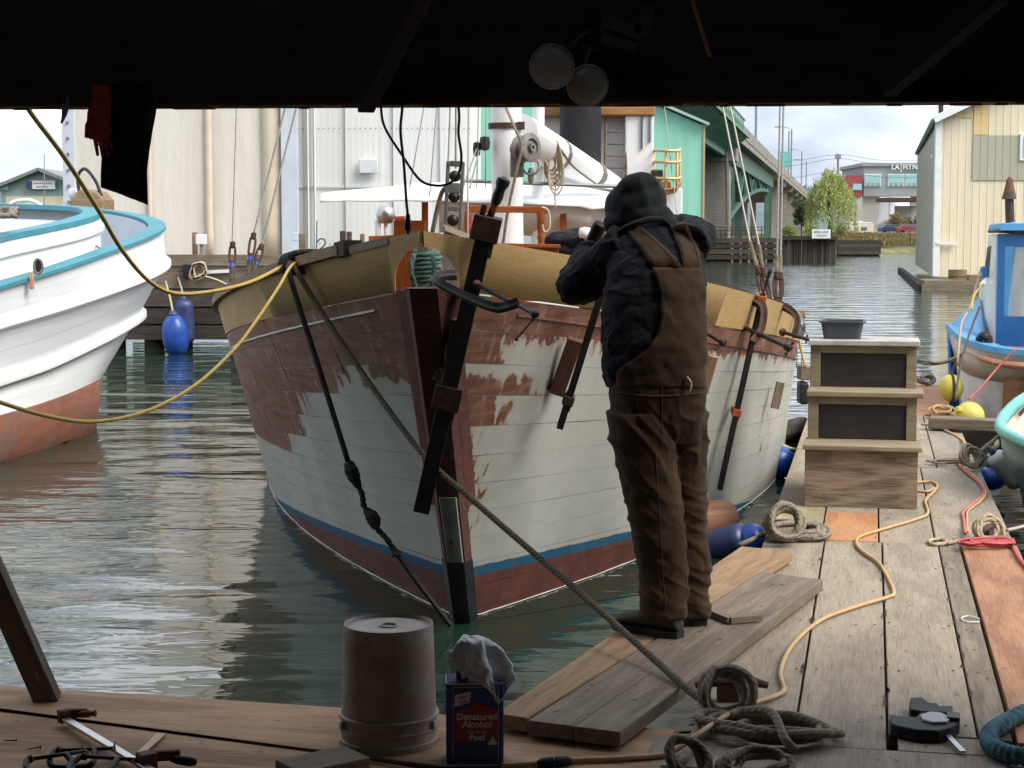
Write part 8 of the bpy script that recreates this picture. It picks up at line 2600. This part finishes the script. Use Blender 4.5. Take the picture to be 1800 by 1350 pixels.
# --- body under the clothes, one continuous mesh with head and hands
bm_ = MB()
def shrink(lst, k):
    return [(a, b_, D, hw * k, hd * k) for a, b_, D, hw, hd in lst]
rings(bm_, shrink(TORSO, 0.84))
rings(bm_, shrink(HIPS, 0.84))
rings(bm_, shrink(LEFT_LEG, 0.74))
rings(bm_, shrink(RIGHT_LEG, 0.74))
hc_ = PD(1116, 372, 6.50)
FWD = Vector((-0.45, 0.84, -0.30)).normalized()
HR = frame_of(FWD)
ball(bm_, hc_, 0.092, 0.072, 0.108, HR)
ball(bm_, hc_ + FWD * 0.035 - ZX * 0.055, 0.055, 0.05, 0.055, HR)            # jaw
ball(bm_, hc_ + FWD * 0.098 - ZX * 0.02, 0.018, 0.013, 0.024, HR)             # nose
ball(bm_, hc_ + FWD * 0.085 + ZX * 0.02, 0.016, 0.045, 0.012, HR)             # brow
for s_ in (-1, 1):
    ball(bm_, hc_ + HR @ Vector((0.0, s_ * 0.074, -0.005)), 0.018, 0.009, 0.03, HR)   # ears
    ball(bm_, hc_ + FWD * 0.080 + HR @ Vector((0, s_ * 0.030, 0.002)), 0.012, 0.014, 0.010, HR)
bm_.tube([PD(1140, 412, 6.37), hc_ - ZX * 0.06], 0.058, 12)
def arm(m, s_, e_, w_, k=1.0):
    m.tube(catmull([PD(*s_), PD(*s_).lerp(PD(*e_), 0.5) - ZX * 0.008, PD(*e_), PD(*e_).lerp(PD(*w_), 0.5), PD(*w_)], 5), [0.062 * k, 0.056 * k, 0.048 * k, 0.042 * k, 0.030 * k], 12)
arm(bm_, J['ls'], J['le'], J['lw'])
arm(bm_, J['rs'], J['re'], J['rw'])
tool0, tool1 = PD(1030, 447, 6.74), PD(1054, 397, 6.68)                       # axis of the tool
tax = (tool1 - tool0).normalized()
def hand(m, wrist, grip, ax, side, rt):
    """palm beside the grip axis, four fingers curled round it and a thumb closing from the other side"""
    wrist = Vector(wrist)
    to = (grip - wrist)
    to -= ax * to.dot(ax)
    out = to.normalized()
    lat = ax.cross(out).normalized() * side
    palm = grip + lat * (rt + 0.012) - out * 0.012
    R = Matrix((out, lat, ax)).transposed()
    ball(m, palm, 0.046, 0.015, 0.042, R)
    m.tube([wrist, wrist.lerp(palm, 0.6), palm], [0.028, 0.026, 0.024], 10)
    for k, L in enumerate((0.9, 1.0, 0.96, 0.8)):
        b0 = palm + out * 0.036 + ax * (0.030 - 0.020 * k)
        c_ = grip + ax * (0.030 - 0.020 * k)
        ps = [b0]
        for a in (20, 65, 110, 150):
            th = math.radians(a) * L
            ps.append(c_ + (lat * math.cos(th) + out * math.sin(th)) * (rt + 0.0085))
        m.tube(catmull(ps, 3), [0.0095, 0.009, 0.0088, 0.008, 0.0065], 8)
    th0 = palm - out * 0.03 + ax * 0.03
    m.tube(catmull([th0, grip - out * (rt + 0.012) + ax * 0.042, grip - lat * (rt + 0.008) - out * 0.004 + ax * 0.045], 4), [0.0125, 0.0105, 0.008], 8)
hand(bm_, PD(*J['lw']), tool0.lerp(tool1, 0.12), tax, -1, 0.021)
g2 = PD(1108, 402, 6.93)
hand(bm_, PD(*J['rw']), g2, Vector((-0.3, 0.2, 0.93)).normalized(), 1, 0.018)
fuse(bm_, 'body', MT['skin'], wk, 0.0048, 2)
# --- sweatshirt
sm_ = MB()
rings(sm_, TORSO)
def sleeve(m, s_, e_, w_, rr):
    S_, E_, W_ = PD(*s_), PD(*e_), PD(*w_)
    m.tube(catmull([S_ + (S_ - E_) * 0.15, S_.lerp(E_, 0.5) - ZX * 0.012, E_ - ZX * 0.006, E_.lerp(W_, 0.5), E_.lerp(W_, 0.93)], 6), rr, 16)
sleeve(sm_, J['ls'], J['le'], J['lw'], [0.092, 0.084, 0.072, 0.060, 0.046])
sleeve(sm_, J['rs'], J['re'], J['rw'], [0.088, 0.080, 0.074, 0.062, 0.046])
ball(sm_, PD(1212, 446, 6.34), 0.062, 0.085, 0.10)
def folds(p, n_):
    v = 0.0065 * crease(Vector((p.x * 9 + p.z * 9, p.y * 8, p.z * 9 - p.x * 7)), 4) - 0.004 * crease(Vector((p.x * 6 - p.z * 10 + 4, p.y * 8, p.z * 5 + p.x * 9)), 5)
    v += 0.007 * ridge(Vector((p.x * 7 + p.z * 5, p.y * 7, p.z * 11 - p.x * 6)), 1.0) * (0.6 + 0.8 * noise.noise(p * 4))
    v += 0.005 * noise.noise(p * 22) + 0.002 * noise.noise(p * 55)
    return v
shirt = fuse(sm_, 'sweatshirt', MT['sweatshirt'], wk, 0.0055, 6, folds)
# ribbed cuffs
for s_, e_, w_ in (('ls', 'le', 'lw'), ('rs', 're', 'rw')):
    E_, W_ = PD(*J[e_]), PD(*J[w_])
    MB().tube([E_.lerp(W_, 0.86), E_.lerp(W_, 1.0), E_.lerp(W_, 1.08)], [0.047, 0.043, 0.041], 16).build('cuff', MT['sweatshirt'], wk, auto=40)
# --- hood: dome drawn to a soft point, open towards the face, with a rolled collar fold
hm = MB()
ho = PD(1117, 366, 6.45)
ball(hm, ho, 0.135, 0.112, 0.112, HR)
ball(hm, PD(1122, 335, 6.42), 0.085, 0.085, 0.062, HR)
ball(hm, PD(1138, 385, 6.39), 0.105, 0.085, 0.062)
ball(hm, PD(1096, 392, 6.43), 0.075, 0.085, 0.060)
ball(hm, PD(1158, 398, 6.37), 0.075, 0.07, 0.05)
hood = fuse(hm, 'hood', MT['hood'], wk, 0.0065, 6, lambda p, n_: 0.007 * ridge(Vector((p.x * 9 + p.z * 6, p.y * 8, p.z * 5 - p.x * 9)), 1.0) + 0.003 * noise.noise(p * 24))
# cut the face opening: drop faces that look forward
bmh = bmesh.new()
bmh.from_mesh(hood.data)
Mi = WM[hood.name].inverted()
fc = Mi @ (ho + FWD * 0.14)
kill = [v for v in bmh.verts if ((v.co - fc).length < 0.078)]
bmesh.ops.delete(bmh, geom=kill, context='VERTS')
bmh.to_mesh(hood.data)
bmh.free()
sd_ = hood.modifiers.new('solid', 'SOLIDIFY')
sd_.thickness = 0.008
MB().tube(catmull([PD(1082, 416, 6.33), PD(1096, 403, 6.28), PD(1118, 393, 6.26), PD(1142, 386, 6.265), PD(1164, 386, 6.29), PD(1178, 398, 6.31)], 6), [0.006, 0.011, 0.012, 0.012, 0.010, 0.006], 10).build('collar_fold', MT['hood'], wk, smooth=True)
# --- overalls: legs and seat fused, back panel and straps laid on the sweatshirt
om = MB()
rings(om, LEFT_LEG)
rings(om, RIGHT_LEG)
rings(om, HIPS[:5])
def pfolds(p, n_):
    zrel = p.z - ZP
    k = 1.0 if zrel < 0.35 else 0.55
    low = max(0, 1 - zrel / 0.42)
    knee = math.exp(-((zrel - 0.45) / 0.12) ** 2)
    seat = math.exp(-((zrel - 0.72) / 0.10) ** 2)
    v = 0.010 * (low + 0.7 * knee) * crease(Vector((p.x * 2.6, p.y * 2.6, zrel * 17 + p.x * 9)), 4)
    v += 0.009 * (seat + 0.3) * crease(Vector((p.x * 9 + zrel * 7, p.y * 5, zrel * 8 - abs(p.x - 0.55) * 9)), 4)
    v -= 0.005 * crease(Vector((p.x * 5 - zrel * 6, p.y * 5 + 3, zrel * 5 + p.x * 6)), 5)
    v += k * 0.008 * ridge(Vector((p.x * 3.2, p.y * 3.2, zrel * 15 + p.x * 7)), 1.0) * (0.5 + noise.noise(p * 3.1))
    v += 0.009 * ridge(Vector((p.x * 8, p.y * 8, zrel * 3.0 + p.x * 3)), 1.0) * (0.35 + 0.5 * noise.noise(p * 2.3 + Vector((5, 0, 0))))
    v += 0.003 * noise.noise(p * 24)
    return v
pants = fuse(om, 'overalls', MT['duck'], wk, 0.0055, 6, pfolds)
def bvh_of(o):
    Mw = WM[o.name]
    return BVHTree.FromPolygons([Mw @ v.co for v in o.data.vertices], [tuple(p.vertices) for p in o.data.polygons])
def bvh_two(a, b2):
    vs, fs = [], []
    for o in (a, b2):
        k = len(vs)
        vs += [WM[o.name] @ v.co for v in o.data.vertices]
        fs += [tuple(i + k for i in p.vertices) for p in o.data.polygons]
    return BVHTree.FromPolygons(vs, fs)
bt = bvh_two(shirt, pants)
def lay(px, py, lift=0.010):
    p = PD(px, py, 6.2)
    o = Vector((p.x, 5.4, CAM_H + (p.z - CAM_H) * 5.4 / 6.2))
    d = (p - Vector((p.x, 0, CAM_H)))
    d = Vector((0, 1, (p.z - CAM_H) / 6.2)).normalized()
    h = bt.ray_cast(o, d)
    if h[0] is None or h[0].y > 6.42:
        q = bt.find_nearest(PD(px, py, 6.24))
        return q[0] + q[1] * lift
    return h[0] + Vector((0, -lift, 0.0)) + h[1] * lift * 0.4
def strip_panel(name, rows_, cols=12, lift=0.011, fade=1.0):
    nr = len(rows_)
    lf = lambda j: lift * (1 - 1.3 * max(0, (j - nr * fade) / (nr * (1 - fade)))) if fade < 1 else lift
    g = [[lay(l + (r - l) * k / (cols - 1), y, lf(j)) for k in range(cols)] for j, (y, l, r) in enumerate(rows_)]
    return MB().grid(g).build(name, MT['duck'], wk, smooth=True, solid=0.006)
def interp(tab, y):
    for (y0, a0, b0), (y1, a1, b1) in zip(tab, tab[1:]):
        if y0 <= y <= y1:
            f = (y - y0) / (y1 - y0)
            return (y, a0 + (a1 - a0) * f, b0 + (b1 - b0) * f)
    return tab[-1]
bodytab = [(472, 1143, 1230), (500, 1152, 1233), (530, 1155, 1235), (560, 1154, 1236), (590, 1146, 1236), (612, 1130, 1236), (632, 1105, 1236), (652, 1080, 1237), (690, 1078, 1237)]
ltab = [(402, 1101, 1132), (420, 1112, 1150), (440, 1126, 1171), (458, 1136, 1186), (473, 1143, 1196)]
rtab = [(396, 1180, 1211), (420, 1187, 1221), (445, 1194, 1228), (473, 1193, 1231)]
strip_panel('back_panel', [interp(bodytab, 472 + i * 6.4) for i in range(34)], 24, 0.011, 0.72)
strip_panel('strap', [interp(ltab, 402 + i * 4.4) for i in range(17)], 8, 0.011, 0.8)
strip_panel('strap', [interp(rtab, 396 + i * 4.8) for i in range(17)], 8, 0.011, 0.8)
# straps over the shoulders to the front
for px0, px1 in ((1116, 1108), (1198, 1190)):
    q = [lay(px0, 403, 0.014), PD(px0 - 2, 399, 6.33) + ZX * 0.012, PD(px1, 404, 6.44), PD(px1 + 3, 440, 6.47)]
    MB().tube(catmull(q, 5), 0.020, 8, flat=0.3).build('strap', MT['duck'], wk, smooth=True)
# back pockets and hammer loop, seam strip
bp_ = bvh_of(pants)
def layp(px, py, lift=0.006):
    p = PD(px, py, 6.0)
    d = Vector((0, 1, (p.z - CAM_H) / 6.0)).normalized()
    h = bp_.ray_cast(Vector((p.x, 5.3, CAM_H + (p.z - CAM_H) * 5.3 / 6.0)), d)
    if h[0] is None:
        q = bp_.find_nearest(PD(px, py, 6.05))
        return q[0] + q[1] * lift
    return h[0] + Vector((0, -lift, 0)) + h[1] * lift * 0.3
MB().tube(catmull([layp(1206, 662, 0.012), layp(1212, 672, 0.02), layp(1210, 686, 0.018), layp(1202, 690, 0.008)], 5), 0.004, 6, flat=0.5).build('tool_loop', MT['rope_tan'], wk, smooth=True)
MT['thread'] = M('seam_thread', (0.085, 0.052, 0.028), (0.05, 0.03, 0.018), 0.9, 60, bmp=0.2)
MB().tube([layp(1162, y_, 0.001) for y_ in range(664, 774, 5)], 0.0018, 5).build('seat_seam', MT['thread'], wk, smooth=True)
for xs in ((1150, 1158, 1166, 1168), (1196, 1200, 1207, 1209)):
    MB().tube([layp(xs[0] + (xs[3] - xs[0]) * ((y_ - 790) / 285), y_, 0.0005) for y_ in range(790, 1076, 6)], 0.0015, 5).build('leg_seam', MT['thread'], wk, smooth=True)
MB().tube([layp(1082 + (1236 - 1082) * i / 30, 690 + 6 * math.sin(i / 30 * PI), 0.0015) for i in range(31)], 0.0028, 5).build('yoke_seam', MT['thread'], wk, smooth=True)
for tab, y0_, y1_ in ((ltab, 404, 470), (rtab, 398, 470)):
    for e_ in (0.14, 0.86):
        MB().tube([lay(interp(tab, y0_ + (y1_ - y0_) * i / 14)[1] * (1 - e_) + interp(tab, y0_ + (y1_ - y0_) * i / 14)[2] * e_, y0_ + (y1_ - y0_) * i / 14, 0.0165) for i in range(15)], 0.0012, 4).build('stitching', MT['thread'], wk)
MB().tube([lay(interp(bodytab, 478 + i * 5)[1] + 5, 478 + i * 5, 0.0165) for i in range(34)], 0.0012, 4).build('stitching', MT['thread'], wk)
# --- boots
def boot(heel, toe, name='boot', shaft_to=None):
    heel, toe = Vector(heel), Vector(toe)
    d = (toe - heel)
    d.z = 0
    L = d.length
    d.normalize()
    s_ = Vector((-d.y, d.x, 0))
    m = MB()
    rows = []
    for t_, hw, h in ((-0.02, 0.020, 0.05), (0.0, 0.034, 0.085), (0.12, 0.040, 0.135), (0.30, 0.040, 0.14), (0.45, 0.040, 0.105), (0.60, 0.046, 0.082), (0.78, 0.050, 0.070), (0.92, 0.043, 0.060), (1.0, 0.022, 0.042), (1.015, 0.008, 0.03)):
        c = heel + d * L * t_
        row = []
        for k in range(14):
            a = 2 * PI * k / 14
            row.append(c + s_ * hw * math.cos(a) + ZX * (0.022 + (h - 0.022) * (0.5 + 0.5 * math.sin(a))))
        rows.append(row)
    m.grid(rows, close_u=True)
    m.f += [tuple(range(13, -1, -1)), tuple(9 * 14 + k for k in range(14))]
    o = m.build(name, MT['boot'], wk, smooth=True, fix=True, subsurf=1)
    sp_ = MB()
    pl = []
    for t_, hw in ((-0.02, 0.025), (0.08, 0.040), (0.3, 0.038), (0.45, 0.036), (0.65, 0.05), (0.8, 0.053), (0.93, 0.044), (1.02, 0.018)):
        pl.append((heel + d * L * t_, hw))
    top = [c + s_ * hw + ZX * 0.026 for c, hw in pl] + [c - s_ * hw + ZX * 0.026 for c, hw in pl[::-1]]
    bot = [Vector((p.x, p.y, heel.z + 0.001)) for p in top]
    n = len(top)
    sp_.add(bot + top, [tuple(range(n - 1, -1, -1)), tuple(range(n, 2 * n))] + [(i, (i + 1) % n, (i + 1) % n + n, i + n) for i in range(n)])
    sp_.build('sole', MT['sole'], o, fix=True)
    if shaft_to is not None:
        MB().tube([heel + d * 0.06 + ZX * 0.09, Vector(shaft_to)], [0.055, 0.055], 14).build('shaft', MT['boot'], o, smooth=True)
    return o
zb0 = ZP + 0.001
boot(PZ(1194, 1122, zb0), PZ(1082, 1103, zb0), shaft_to=PD(1166, 1060, 6.04))
boot(PZ(1230, 1101, zb0), PZ(1180, 1066, zb0), shaft_to=PD(1206, 1050, 6.22))
# --- the tool in the left hand
tl = thing('hand_tool', tool0, 'stubby black hand tool held by the worker in front of the hood', 'tool')
RT = frame_of(tax) @ Matrix(((0, 0, 1), (0, 1, 0), (-1, 0, 0)))
Lt = (tool1 - tool0).length
MB().lathe([(0.012, -0.02), (0.018, -0.015), (0.0195, 0.02), (0.0205, Lt * 0.4), (0.026, Lt * 0.5), (0.028, Lt * 0.95), (0.024, Lt * 1.08), (0.012, Lt * 1.12), (0.001, Lt * 1.12)], tool0, 18, RT).build('body', MT['black_plastic'], tl, auto=40)
MB().lathe([(0.010, 0), (0.010, -0.03), (0.004, -0.05), (0.0035, -0.11), (0.001, -0.112)], tool0 - tax * 0.018, 12, RT).build('bit', MT['steel'], tl, auto=40)
# --- dark jacket dumped on the deck by the hatch
jk = thing('dark_jacket', PD(1000, 430, 9.9), 'dark jacket crumpled on the hatch behind the worker', 'jacket')
m = MB()
for px, py, a, b_, c_ in ((985, 424, 0.09, 0.12, 0.05), (1012, 420, 0.10, 0.14, 0.055), (1036, 424, 0.07, 0.12, 0.06), (1000, 440, 0.12, 0.12, 0.05), (970, 437, 0.04, 0.06, 0.03)):
    ball(m, PD(px, py, 9.85), a, b_, c_)
fuse(m, 'cloth', MT['sweatshirt'], jk, 0.009, 3, lambda p, n_: 0.022 * (ridge(p, 10) - 0.5) + 0.008 * noise.noise(p * 30))
MB().lathe([(0.0, -0.03), (0.03, -0.025), (0.036, 0), (0.03, 0.03), (0, 0.036)], PD(1028, 410, 9.7), 12).build('white_cloth', MT['canvas'], jk, smooth=True)
